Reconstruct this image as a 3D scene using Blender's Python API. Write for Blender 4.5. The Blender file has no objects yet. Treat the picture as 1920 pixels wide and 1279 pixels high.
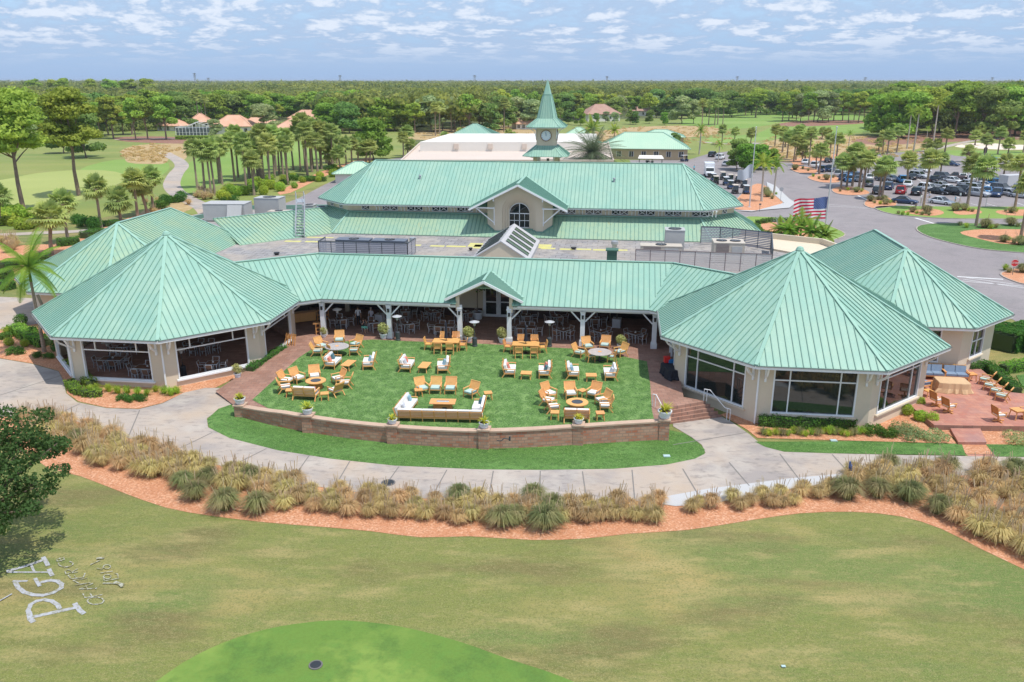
import bpy, bmesh, math, random
import numpy as np
from math import radians as R, sin, cos, pi, sqrt, atan2
from mathutils import Vector, Matrix
random.seed(7)
SC = bpy.context.scene
COL = SC.collection
# ---------------- camera ----------------
F = 1540.0; TH = R(17.6); CH = 21.5
cam = bpy.data.cameras.new('camera'); cam.sensor_width = 36; cam.lens = 36*F/1920
cam.clip_end = 30000; cam.clip_start = .5
co = bpy.data.objects.new('camera', cam); COL.objects.link(co)
co.location = (0, 0, CH); co.rotation_euler = (pi/2-TH, 0, 0)
SC.camera = co
# ---------------- light ----------------
SUN_EL, SUN_AZ = 67, 124
sl = bpy.data.lights.new('sun', 'SUN'); sl.energy = 2.7; sl.angle = R(.6); sl.color = (1, .96, .89)
so = bpy.data.objects.new('sun', sl); COL.objects.link(so)
sd = Vector((sin(R(SUN_AZ))*cos(R(SUN_EL)), cos(R(SUN_AZ))*cos(R(SUN_EL)), sin(R(SUN_EL))))
so.rotation_euler = sd.to_track_quat('Z', 'Y').to_euler()
W = bpy.data.worlds.new("World"); SC.world = W; W.use_nodes = True
def build_world():
    nt = W.node_tree; N = nt.nodes; L = nt.links; N.clear()
    out = N.new('ShaderNodeOutputWorld'); bg = N.new('ShaderNodeBackground'); bg.inputs[1].default_value = .15
    sky = N.new('ShaderNodeTexSky'); sky.sky_type = 'NISHITA'; sky.sun_disc = False
    sky.sun_elevation = R(SUN_EL); sky.sun_rotation = R(SUN_AZ); sky.air_density = 1.0; sky.dust_density = .25; sky.ozone_density = 1.6
    tc = N.new('ShaderNodeTexCoord'); sep = N.new('ShaderNodeSeparateXYZ'); L.new(tc.outputs['Generated'], sep.inputs[0])
    def M(op, a, b=None, c=None):
        n = N.new('ShaderNodeMath'); n.operation = op
        for i, x in enumerate((a, b, c)):
            if x is None: continue
            if isinstance(x, (int, float)): n.inputs[i].default_value = x
            else: L.new(x, n.inputs[i])
        return n.outputs[0]
    # cloud layer seen in perspective: plane coordinates dir.xy / (dir.z + k)
    z = M('MAXIMUM', sep.outputs[2], 0.0)
    den = M('ADD', z, .05)
    cx = M('DIVIDE', sep.outputs[0], den); cy = M('DIVIDE', sep.outputs[1], den)
    cb = N.new('ShaderNodeCombineXYZ'); L.new(M('MULTIPLY', M('DIVIDE', sep.outputs[0], sep.outputs[1]), 9.5), cb.inputs[0]); L.new(M('MULTIPLY', M('DIVIDE', z, M('ADD', z, .06)), 8.5), cb.inputs[1]); L.new(cy, cb.inputs[2]) if False else None
    def noise(scale, det, rough, w=0., dist=0.):
        n = N.new('ShaderNodeTexNoise'); n.inputs['Scale'].default_value = scale; n.inputs['Detail'].default_value = det
        n.inputs['Roughness'].default_value = rough; n.inputs['Distortion'].default_value = dist
        mp = N.new('ShaderNodeMapping'); mp.inputs[1].default_value = (w, w*1.7, w*.3); L.new(cb.outputs[0], mp.inputs[0]); L.new(mp.outputs[0], n.inputs['Vector'])
        return n.outputs[0]
    n1 = noise(2.3, 9, .62, 7.7, .15); n2 = noise(.4, 3, .5, 4.0)
    def ramp(x, a, b, v0=0., v1=1.):
        m = N.new('ShaderNodeMapRange'); m.interpolation_type = 'SMOOTHSTEP'; L.new(x, m.inputs[0])
        for i, k in enumerate((a, b, v0, v1)): m.inputs[i+1].default_value = k
        return m.outputs[0]
    nn = M('ADD', M('MULTIPLY', n1, .75), M('MULTIPLY', n2, .25))
    base = ramp(nn, .34, .52)                        # veil of grey blue cloud
    puff = ramp(n1, .47, .61)                        # brighter tops
    fade = ramp(sep.outputs[2], .0, .04)             # thins out towards the horizon
    fade2 = ramp(sep.outputs[2], .012, .055)
    def mix(fac, a, b):
        m = N.new('ShaderNodeMix'); m.data_type = 'RGBA'
        L.new(fac, m.inputs[0])
        for s, x in ((6, a), (7, b)):
            if isinstance(x, tuple): m.inputs[s].default_value = (*x, 1)
            else: L.new(x, m.inputs[s])
        return m.outputs[2]
    # clear air colour: blue towards the horizon, as sampled through the haze
    tint = N.new('ShaderNodeMix'); tint.data_type = 'RGBA'; tint.blend_type = 'MULTIPLY'; tint.inputs[0].default_value = 1
    L.new(sky.outputs[0], tint.inputs[6]); tint.inputs[7].default_value = (.95, .97, 1.0, 1)
    hor = ramp(sep.outputs[2], .25, .0)
    clear = mix(M('MULTIPLY', hor, .92), tint.outputs[2], (1.22, 1.98, 3.35))
    c1 = mix(M('MULTIPLY', M('MULTIPLY', base, fade), .7), clear, (1.95, 2.5, 3.45))
    c2 = mix(M('MULTIPLY', M('MULTIPLY', puff, fade2), .8), c1, (3.7, 4.0, 4.5))
    L.new(c2, bg.inputs[0]); L.new(bg.outputs[0], out.inputs[0])
build_world()
SC.view_settings.view_transform = 'Standard'; SC.view_settings.look = 'None'; SC.view_settings.gamma = 1
SC.view_settings.exposure = 0.62
SC.render.engine = 'CYCLES'
SC.cycles.max_bounces = 6; SC.cycles.diffuse_bounces = 4; SC.cycles.transparent_max_bounces = 6
SC.cycles.glossy_bounces = 3

# ---------------- survey helpers: a spot on the photo -> the spot on the ground it shows ----------------
_c, _s = cos(TH), sin(TH)
def at(u, v, z=0.):
    a = (u-960)/F; b = -(v-639.5)/F
    d = (a, _c+b*_s, -_s+b*_c); t = (z-CH)/d[2]
    return Vector((a*t, d[1]*t, z))
def gz(x, y=0): return -.95-.01*max(-45, min(45, x))
def g(u, v, dz=0.):
    z = -.95
    for _ in range(6):
        p = at(u, v, z+dz); z = gz(p.x)
    return Vector((p.x, p.y, z+dz))
def atd(u, v, y):
    a = (u-960)/F; b = -(v-639.5)/F; d = (a, _c+b*_s, -_s+b*_c); t = y/d[1]
    return Vector((a*t, y, CH+d[2]*t))
LA = R(-7.4); LO = Vector((-3.4, 64.7, 0))          # the clubhouse's own frame
def lw(X, Y, Z=0.): return Vector((LO.x+X*cos(LA)-Y*sin(LA), LO.y+X*sin(LA)+Y*cos(LA), Z))
def loc(u, v, z=0.):
    p = at(u, v, z); dx, dy = p.x-LO.x, p.y-LO.y
    return Vector((dx*cos(LA)+dy*sin(LA), -dx*sin(LA)+dy*cos(LA), z))

# ---------------- mesh builder ----------------
class MB:
    def __init__(s): s.v = []; s.f = []; s.m = []; s.mi = 0
    def add(s, vs, fs):
        o = len(s.v); s.v += [tuple(p) for p in vs]; s.f += [tuple(i+o for i in q) for q in fs]; s.m += [s.mi]*len(fs); return s
    def poly(s, pts): return s.add(pts, [tuple(range(len(pts)))])
    def box(s, c, d, rz=0., rx=0.):
        x, y, z = d[0]/2, d[1]/2, d[2]/2; M = Matrix.Translation(c) @ Matrix.Rotation(rz, 4, 'Z') @ Matrix.Rotation(rx, 4, 'X')
        vs = [M @ Vector(p) for p in ((-x,-y,-z),(x,-y,-z),(x,y,-z),(-x,y,-z),(-x,-y,z),(x,-y,z),(x,y,z),(-x,y,z))]
        return s.add(vs, [(3,2,1,0),(4,5,6,7),(0,1,5,4),(1,2,6,5),(2,3,7,6),(3,0,4,7)])
    def bar(s, p, q, w, h, up=(0,0,1)):
        p, q = Vector(p), Vector(q); d = (q-p)
        if d.length < 1e-6: return s
        d.normalize(); up = Vector(up)
        if abs(d.dot(up)) > .99: up = Vector((1,0,0))
        r = d.cross(up).normalized(); t = r.cross(d).normalized()
        vs = []
        for e in (p, q): vs += [e-r*w/2-t*h/2, e+r*w/2-t*h/2, e+r*w/2+t*h/2, e-r*w/2+t*h/2]
        return s.add(vs, [(3,2,1,0),(4,5,6,7),(0,1,5,4),(1,2,6,5),(2,3,7,6),(3,0,4,7)])
    def cyl(s, p, q, r1, r2=None, n=10, cap=True):
        r2 = r1 if r2 is None else r2; p, q = Vector(p), Vector(q); d = (q-p).normalized()
        up = Vector((0,0,1)) if abs(d.z) < .99 else Vector((1,0,0)); a = d.cross(up).normalized(); b = a.cross(d)
        vs = []
        for e, r in ((p, r1), (q, r2)): vs += [e+(a*cos(2*pi*i/n)+b*sin(2*pi*i/n))*r for i in range(n)]
        fs = [(i, (i+1) % n, n+(i+1) % n, n+i) for i in range(n)]
        if cap: fs += [tuple(range(n))[::-1], tuple(range(n, 2*n))]
        return s.add(vs, fs)
    def tube(s, pts, rad, n=6):
        for i in range(len(pts)-1):
            r1 = rad[i] if isinstance(rad, (list, tuple)) else rad; r2 = rad[i+1] if isinstance(rad, (list, tuple)) else rad
            s.cyl(pts[i], pts[i+1], r1, r2, n)
        return s
    def lathe(s, prof, n=12, c=(0,0,0)):
        vs = []; k = len(prof)
        for r, z in prof: vs += [(c[0]+r*cos(2*pi*i/n), c[1]+r*sin(2*pi*i/n), c[2]+z) for i in range(n)]
        fs = [(j*n+i, j*n+(i+1) % n, (j+1)*n+(i+1) % n, (j+1)*n+i) for j in range(k-1) for i in range(n)]
        if prof[0][0] > 1e-4: fs.append(tuple(range(n))[::-1])
        if prof[-1][0] > 1e-4: fs.append(tuple(range((k-1)*n, k*n)))
        return s.add(vs, fs)
    def prism(s, pts, z0, z1):      # pts (x,y) counter-clockwise; z0,z1 numbers
        n = len(pts)
        vs = [(p[0], p[1], z0) for p in pts]+[(p[0], p[1], z1) for p in pts]
        return s.add(vs, [tuple(range(n))[::-1], tuple(range(n, 2*n))]+[(i, (i+1) % n, n+(i+1) % n, n+i) for i in range(n)])
    def slab(s, pts, t):            # 3d polygon thickened downward
        n = len(pts); vs = [tuple(p) for p in pts]+[(p[0], p[1], p[2]-t) for p in pts]
        return s.add(vs, [tuple(range(n)), tuple(range(n, 2*n))[::-1]]+[((i+1) % n, i, n+i, n+(i+1) % n) for i in range(n)])
    def xf(s, M):
        s.v = [tuple(M @ Vector(p)) for p in s.v]; return s
    def join(s, o, M=None):
        b = len(s.v); s.v += [tuple(M @ Vector(p)) if M else p for p in o.v]
        s.f += [tuple(i+b for i in q) for q in o.f]; s.m += o.m; return s
    def build(s, name, mat, parent=None, smooth=False, loc=None, rz=None):
        me = bpy.data.meshes.new(name); me.from_pydata(s.v, [], s.f)
        for m in (mat if isinstance(mat, (list, tuple)) else [mat]): me.materials.append(m)
        if any(s.m): me.polygons.foreach_set('material_index', s.m)
        if smooth: me.polygons.foreach_set('use_smooth', [True]*len(s.f))
        o = bpy.data.objects.new(name, me); COL.objects.link(o)
        if parent: o.parent = parent; CH_.setdefault(parent.name, []).append(o)
        if loc is not None: o.location = loc
        if rz is not None: o.rotation_euler.z = rz
        return o
CH_ = {}
def tag(o, label=None, cat=None, group=None, kind=None):
    if label: o['label'] = label
    if cat: o['category'] = cat
    if group: o['group'] = group
    if kind: o['kind'] = kind
    return o
def thing(name, label, cat, p=(0,0,0), rz=0., group=None):
    o = bpy.data.objects.new(name, None); COL.objects.link(o); o.location = p; o.rotation_euler = (0,0,rz); o.empty_display_size = .3
    return tag(o, label, cat, group)
def dup(o, parent=None):
    c = o.copy(); COL.objects.link(c)
    if parent: c.parent = parent; CH_.setdefault(parent.name, []).append(c)
    for ch in CH_.get(o.name, []): dup(ch, c)
    return c
class Kind:                       # first use takes the original, later uses take copies
    def __init__(s, maker): s.maker = maker; s.o = None; s.used = False
    def put(s, p, rz=0., label=None, group=None, sc=None):
        if s.o is None: s.o = s.maker(); r = s.o
        else: r = dup(s.o)
        r.location = p; r.rotation_euler = (0, 0, rz)
        r.scale = (1, 1, 1) if sc is None else ((sc,)*3 if isinstance(sc, (int, float)) else sc)
        if label: r['label'] = label
        if group: r['group'] = group
        return r

# ---------------- materials ----------------
def mat(name, col, rough=.6, var=None, bump=None, metal=0., spec=.5, rnd=0., coords='Object', transl=0.):
    """var: list of (scale, amount, colour2[, lo, hi[, stretch]]) noise layers mixed over col"""
    m = bpy.data.materials.new(name); m.use_nodes = True; nt = m.node_tree; N = nt.nodes; L = nt.links
    b = N['Principled BSDF']; b.inputs['Roughness'].default_value = rough; b.inputs['Metallic'].default_value = metal
    b.inputs['Specular IOR Level'].default_value = spec
    tc = N.new('ShaderNodeTexCoord'); co_ = tc.outputs[coords]
    cur = None
    rgb = N.new('ShaderNodeRGB'); rgb.outputs[0].default_value = (*col, 1); cur = rgb.outputs[0]
    def noise(scale, stretch=None, det=5):
        n = N.new('ShaderNodeTexNoise'); n.inputs['Scale'].default_value = scale; n.inputs['Detail'].default_value = det
        n.inputs['Roughness'].default_value = .6
        if stretch:
            mp = N.new('ShaderNodeMapping'); mp.inputs['Scale'].default_value = stretch; L.new(co_, mp.inputs[0]); L.new(mp.outputs[0], n.inputs['Vector'])
        else: L.new(co_, n.inputs['Vector'])
        return n.outputs[0]
    for lay in (var or []):
        sc, am, c2 = lay[:3]; lo = lay[3] if len(lay) > 3 else .4; hi = lay[4] if len(lay) > 4 else .6; st = lay[5] if len(lay) > 5 else None
        n = noise(sc, st); mr = N.new('ShaderNodeMapRange'); L.new(n, mr.inputs[0])
        mr.inputs[1].default_value = lo; mr.inputs[2].default_value = hi; mr.inputs[3].default_value = 0; mr.inputs[4].default_value = am
        mx = N.new('ShaderNodeMix'); mx.data_type = 'RGBA'; L.new(mr.outputs[0], mx.inputs[0]); L.new(cur, mx.inputs[6]); mx.inputs[7].default_value = (*c2, 1)
        cur = mx.outputs[2]
    if rnd:
        oi = N.new('ShaderNodeObjectInfo'); hs = N.new('ShaderNodeHueSaturation'); L.new(cur, hs.inputs['Color'])
        mr = N.new('ShaderNodeMapRange'); L.new(oi.outputs['Random'], mr.inputs[0]); mr.inputs[3].default_value = 1-rnd; mr.inputs[4].default_value = 1+rnd
        L.new(mr.outputs[0], hs.inputs['Value'])
        mh = N.new('ShaderNodeMapRange'); ml = N.new('ShaderNodeMath'); ml.operation = 'FRACT'; m7 = N.new('ShaderNodeMath'); m7.operation = 'MULTIPLY'; m7.inputs[1].default_value = 7.3
        L.new(oi.outputs['Random'], m7.inputs[0]); L.new(m7.outputs[0], ml.inputs[0]); L.new(ml.outputs[0], mh.inputs[0]); mh.inputs[3].default_value = .5-.03*rnd/.2; mh.inputs[4].default_value = .5+.03*rnd/.2
        L.new(mh.outputs[0], hs.inputs['Hue']); cur = hs.outputs[0]
    L.new(cur, b.inputs['Base Color'])
    if bump:
        n = noise(bump[0], bump[2] if len(bump) > 2 else None); bp_ = N.new('ShaderNodeBump'); bp_.inputs['Strength'].default_value = bump[1]; bp_.inputs['Distance'].default_value = .05
        L.new(n, bp_.inputs['Height']); L.new(bp_.outputs[0], b.inputs['Normal'])
    if transl:
        t = N.new('ShaderNodeBsdfTranslucent'); L.new(cur, t.inputs[0]); ms = N.new('ShaderNodeMixShader'); ms.inputs[0].default_value = transl
        L.new(b.outputs[0], ms.inputs[1]); L.new(t.outputs[0], ms.inputs[2]); L.new(ms.outputs[0], N['Material Output'].inputs[0])
    m.diffuse_color = (*col, 1)
    return m
def brickmat(name, c1, c2, mortar, scale, bw=.5, rh=.25, rough=.8, msize=.02, extra=None, coords='Object', swap=False):
    m = mat(name, c1, rough, extra); nt = m.node_tree; N = nt.nodes; L = nt.links; b = N['Principled BSDF']
    br = N.new('ShaderNodeTexBrick'); br.inputs['Color1'].default_value = (*c1, 1); br.inputs['Color2'].default_value = (*c2, 1); br.inputs['Mortar'].default_value = (*mortar, 1)
    br.inputs['Scale'].default_value = scale; br.inputs['Brick Width'].default_value = bw; br.inputs['Row Height'].default_value = rh; br.inputs['Mortar Size'].default_value = msize
    tc = [n for n in N if n.type == 'TEX_COORD'][0]
    if swap:
        sp = N.new('ShaderNodeSeparateXYZ'); cb = N.new('ShaderNodeCombineXYZ'); L.new(tc.outputs[coords], sp.inputs[0]); L.new(sp.outputs[0], cb.inputs[0]); L.new(sp.outputs[2], cb.inputs[1]); L.new(cb.outputs[0], br.inputs['Vector'])
    else: L.new(tc.outputs[coords], br.inputs['Vector'])
    # replace base rgb
    old = [n for n in N if n.type == 'RGB'][0]
    for l in list(old.outputs[0].links): L.new(br.outputs[0], l.to_socket)
    return m
GREEN = (.25, .435, .345)
M = dict(
 roof=mat('roof_metal', GREEN, .42, [(.3, .5, (.335,.475,.355),.42,.6), (1.6, .35, (.235,.41,.325), .48, .66), (.8,.35,(.36,.52,.40),.5,.62,(1,.12,1))], spec=.5),
 roofold=mat('roof_metal_weathered', (.27,.42,.30), .5, [(.3, .6, (.33,.43,.27)), (1.4, .6, (.36,.28,.10), .63, .72, (1,.25,1)), (2.2, .4, (.17,.33,.26), .5, .65,(1,.3,1))]),
 seam=mat('roof_seam', (.155,.295,.235), .5), ridge=mat('roof_ridge', (.30,.49,.385), .4, [(1.5,.3,(.25,.43,.34))]),  # seam darker than the roof: rib shadow and dirt line put into its colour
 stucco=mat('stucco', (.66,.56,.425), .9, [(.5,.35,(.60,.50,.38)), (6,.15,(.5,.43,.33),.5,.75)], bump=(40,.15)),
 white=mat('white_paint', (.80,.80,.80), .5, [(2,.2,(.68,.69,.71))]),
 frame=mat('window_frame_white', (.78,.79,.80), .4), soffit=mat('soffit', (.55,.54,.50), .8),
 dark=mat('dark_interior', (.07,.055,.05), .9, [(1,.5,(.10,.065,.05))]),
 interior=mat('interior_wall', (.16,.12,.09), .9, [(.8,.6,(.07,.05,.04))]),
 glass=mat('dark_glass', (.012,.02,.02), .03, spec=1.0),
 gutter=mat('gutter_dark', (.10,.12,.11), .6),
 flat=None,
 steel=mat('galvanised_steel', (.42,.44,.46), .45, [(3,.3,(.33,.34,.35))], metal=.4),
 teak=mat('teak', (.74,.37,.12), .6, [(5,.5,(.62,.29,.085)), (25,.3,(.8,.45,.18),.4,.6,(1,8,8))], rnd=.05),
 teakd=mat('teak_slats', (.50,.20,.055), .65, [(8,.4,(.42,.17,.05))]),
 brickwall=brickmat('brick_wall', (.42,.145,.08), (.50,.30,.21), (.30,.20,.15), 1.25, rough=.9, msize=.03, extra=[(1.2,.3,(.42,.30,.22))], swap=True),
 cap=mat('coping_stone', (.52,.37,.27), .8, [(2,.5,(.44,.28,.2)), (9,.3,(.5,.38,.28))]),
 black=mat('black_metal', (.02,.02,.022), .5), charcoal=mat('charcoal_metal', (.07,.08,.09), .4, metal=.3),
)
# ================= clubhouse =================
def flat_roof_mat():
    m = brickmat('flat_roof_membrane', (.25,.24,.245), (.34,.32,.31), (.13,.12,.12), .42, .5, .42, .85, .016,
        extra=[(.35,.7,(.44,.39,.34),.47,.60), (1.6,.6,(.17,.165,.175),.5,.64), (.14,.7,(.40,.34,.28),.5,.64), (.7,.5,(.15,.14,.14),.53,.64)])
    return m
M['flat'] = flat_roof_mat()
M['yellow'] = mat('faded_yellow_paint', (.60,.56,.17), .8, [(1.5,.5,(.46,.42,.28))])
club = thing('clubhouse', 'sprawling beige clubhouse with pale green standing seam metal roofs and two octagonal pavilions', 'clubhouse', LO, LA)
SL = .6
def seams(sm, pts, sp=.47, w=.045, h=.055, off=0.):
    pts = [Vector(p) for p in pts]
    n = (pts[1]-pts[0]).cross(pts[2]-pts[0]).normalized()
    if n.z < 0: n = -n
    d = Vector((0,0,-1)); d = (d-n*d.dot(n)).normalized(); hz = n.cross(d).normalized()
    o = pts[0]; P = [((p-o).dot(hz), (p-o).dot(d)) for p in pts]
    lo = min(a for a, _ in P); hi = max(a for a, _ in P)
    k = lo+sp*.5+off
    while k < hi:
        ts = []
        for i in range(len(P)):
            (a0, b0), (a1, b1) = P[i], P[(i+1) % len(P)]
            if (a0 <= k) != (a1 <= k): ts.append(b0+(b1-b0)*(k-a0)/(a1-a0))
        ts.sort()
        for j in range(0, len(ts)-1, 2):
            if ts[j+1]-ts[j] > .2:
                A = o+hz*k+d*(ts[j]+.05)+n*h/2; B = o+hz*k+d*(ts[j+1]-.02)+n*h/2
                sm.bar(A, B, w, h, up=n)
        k += sp
def roof_part(name, planes, parent, caps=(), t=.10, m='roof', sp=.47, label=None, capw=.26):
    rb = MB(); sm = MB(); cp = MB()
    for pl in planes: rb.slab(pl, t); seams(sm, pl, sp)
    o = rb.build(name, M[m], parent)
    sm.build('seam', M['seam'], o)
    for a, b in caps: cp.bar(Vector(a)+Vector((0,0,.05)), Vector(b)+Vector((0,0,.05)), capw, .07)
    if caps: cp.build('ridge_cap', M['ridge'], o)
    if label: o['label'] = label
    return o
def eaves(edges, z, parent, name='gutter', hh=.20):
    f = MB(); d = MB()
    for a, b in edges:
        a = Vector((a[0], a[1], z-.14)); b = Vector((b[0], b[1], z-.14)); n = (b-a).cross(Vector((0,0,1))).normalized()
        f.bar(a+n*.04, b+n*.04, .09, hh)
        d.bar(a+n*.09+Vector((0,0,hh/2+.005)), b+n*.09+Vector((0,0,hh/2+.005)), .11, .03)
    o = f.build(name, M['white'], parent); d.build('drip_edge', M['gutter'], o)
    return o
def ngon(cx, cy, Rin, n=8, off=22.5):
    Rc = Rin/cos(pi/n); return [(cx+Rc*cos(R(off+360/n*k)), cy+Rc*sin(R(off+360/n*k))) for k in range(n)]
def wall_face(wm, a, b, z0, z1, op=None, th=.25):
    """wall from a to b (outer line, outside on the right of a->b); op=(s0,s1,zb,zt) opening"""
    a = Vector((a[0], a[1], 0)); b = Vector((b[0], b[1], 0)); d = (b-a); Ln = d.length; d.normalize(); nin = Vector((-d.y, d.x, 0))
    rz = atan2(d.y, d.x)
    def bx(s0, s1, za, zb):
        if s1-s0 < .01 or zb-za < .01: return
        c = a+d*((s0+s1)/2)+nin*th/2; wm.box((c.x, c.y, (za+zb)/2), (s1-s0, th, zb-za), rz)
    if not op: bx(0, Ln, z0, z1); return
    s0, s1, zb, zt = op
    bx(0, s0, z0, z1); bx(s1, Ln, z0, z1); bx(s0, s1, z0, zb); bx(s0, s1, zt, z1)
def window(a, b, op, parent, vm=(.2,.8), hm=(.74,), vlow=True, glass=True, th=.25, fw=.10, name='window', label=None, sill=True):
    a = Vector((a[0], a[1], 0)); b = Vector((b[0], b[1], 0)); d = (b-a).normalized(); nin = Vector((-d.y, d.x, 0)); rz = atan2(d.y, d.x)
    s0, s1, zb, zt = op; wn = s1-s0; hn = zt-zb; f = MB()
    def bx(sa, sb, za, zc, dep=.10, io=.06):
        c = a+d*((sa+sb)/2)+nin*io; f.box((c.x, c.y, (za+zc)/2), (sb-sa, dep, zc-za), rz)
    bx(s0, s0+fw, zb, zt, .20, .05); bx(s1-fw, s1, zb, zt, .20, .05); bx(s0+fw, s1-fw, zb, zb+fw, .198, .05); bx(s0+fw, s1-fw, zt-fw, zt, .198, .05)
    for t in hm: bx(s0+fw, s1-fw, zb+hn*t-.04, zb+hn*t+.04)
    zlow = zb+fw if vlow else zb+hn*hm[0]+.04
    for t in vm: bx(s0+wn*t-.04, s0+wn*t+.04, zlow, zt-fw, .096)
    o = f.build(name, M['frame'], parent)
    if sill:
        q = MB(); c = a+d*((s0+s1)/2)-nin*.05; q.box((c.x, c.y, zb-.07), (wn+.3, .22, .12), rz); q.build('sill', M['frame' if not vlow else 'stucco'], o)
    if glass:
        q = MB(); p0 = a+d*(s0+fw)+nin*.09; p1 = a+d*(s1-fw)+nin*.09
        q.bar((p0.x, p0.y, (zb+zt)/2), (p1.x, p1.y, (zb+zt)/2), .012, hn-2*fw+.02); q.build('pane', M['glass'], o)
    if label: o['label'] = label
    return o
def brace(a, out, z, parent, L_=.95):
    """white knee bracket at wall point a pointing outwards"""
    a = Vector((a[0], a[1], 0)); n = Vector((out[0], out[1], 0)).normalized(); m = MB()
    Z = lambda k: Vector((0, 0, k))
    m.bar(a+n*.07+Z(z-1.5), a+n*.07+Z(z-.25), .14, .12, up=n); m.bar(a+n*.12+Z(z-.2), a+n*(L_+.1)+Z(z-.2), .12, .12)
    p0 = a+n*.1+Z(z-1.2); p1 = a+n*L_+Z(z-.28); mid = (p0+p1)/2+(n*.08-Z(.10))
    m.bar(p0, mid, .11, .13); m.bar(mid, p1, .11, .13)
    return m.build('bracket', M['white'], parent)
# ---- the two octagonal pavilions ----
RI = 10.08; RW = 8.95; ZE = 3.5; ZA = 9.4; FZ = -.5
def pavilion(sx):
    cx, cy = 25.3*sx, -.62; side = 'left' if sx < 0 else 'right'
    V = ngon(cx, cy, RI); ap = (cx, cy, ZA)
    pl = [[(V[i][0], V[i][1], ZE), (V[(i+1) % 8][0], V[(i+1) % 8][1], ZE), ap] for i in range(8)]
    rf = roof_part('pavilion_roof', pl, club, [((V[i][0], V[i][1], ZE), ap) for i in range(8)], label='octagonal green metal roof of the %s pavilion' % side)
    q = MB(); q.lathe([(.34,0),(.22,.22),(.0,.3)], 8, (cx, cy, ZA-.02)); q.build('roof_cap', M['ridge'], rf)
    eaves([(V[(i+1) % 8], V[i]) for i in range(8)][::-1], ZE, club) if False else eaves([(V[i], V[(i+1) % 8]) for i in range(8)], ZE, club)
    sf = MB(); sf.prism(ngon(cx, cy, RI-.1), ZE-.26, ZE-.22); sf.build('soffit', M['soffit'], club)
    Wv = ngon(cx, cy, RW); wm = MB(); wz0 = -2.2
    wl = 2*RW*math.tan(pi/8)
    base = MB()
    for i in range(8):
        a, b = Wv[i], Wv[(i+1) % 8]; ang = (22.5+45*i+22.5) % 360       # outward normal angle
        gal = (45, 90) if sx < 0 else (135, 90)
        if ang in gal: continue                                          # open to the gallery
        back = ang in ((135, 180) if sx < 0 else (45, 0))
        zb = -.12 if sx < 0 else -.28
        op = (wl/2-2.75, wl/2+2.75, zb, 2.98)
        if sx > 0 and ang == 225: op = (1.0, wl-1.05, zb, 2.98)
        if sx > 0 and ang == 0: op = None
        if sx < 0 and ang in (180,): op = (wl/2-2.2, wl/2+2.2, zb, 2.98)
        wall_face(wm, a, b, wz0, ZE-.2, op)
        if op: window(a, b, op, club, vlow=sx > 0, glass=sx > 0, label=None)
        d = Vector((b[0]-a[0], b[1]-a[1])).normalized(); n = (cos(R(ang)), sin(R(ang)))
        for s_ in (.42, wl-.42):
            brace((a[0]+d.x*s_, a[1]+d.y*s_), n, ZE, club)
    wm.build('wall', M['stucco'], club)
    fl = MB(); fl.prism(ngon(cx, cy, RW-.2), FZ-.2, FZ); fl.build('floor', M['brickfloor'], club)
    for k in ((5, 6) if sx < 0 else (5,)):                                # down pipes
        vx = Wv[k]; o_ = Vector((vx[0]-cx, vx[1]-cy, 0)).normalized(); q = MB()
        p = Vector((vx[0], vx[1], 0))+o_*.06; q.box((p.x, p.y, .9), (.13, .11, 4.0), atan2(o_.y, o_.x)); q.build('downpipe', M['white'], club)
M['brickfloor'] = brickmat('brick_paving', (.29,.145,.10), (.40,.225,.165), (.21,.13,.10), 1.0, .62, .42, .75, .018,
    extra=[(.5,.45,(.20,.12,.09)), (2.5,.3,(.42,.26,.19),.5,.7), (9,.25,(.12,.07,.05),.5,.75)])
for sx in (-1, 1): pavilion(sx)
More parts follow.
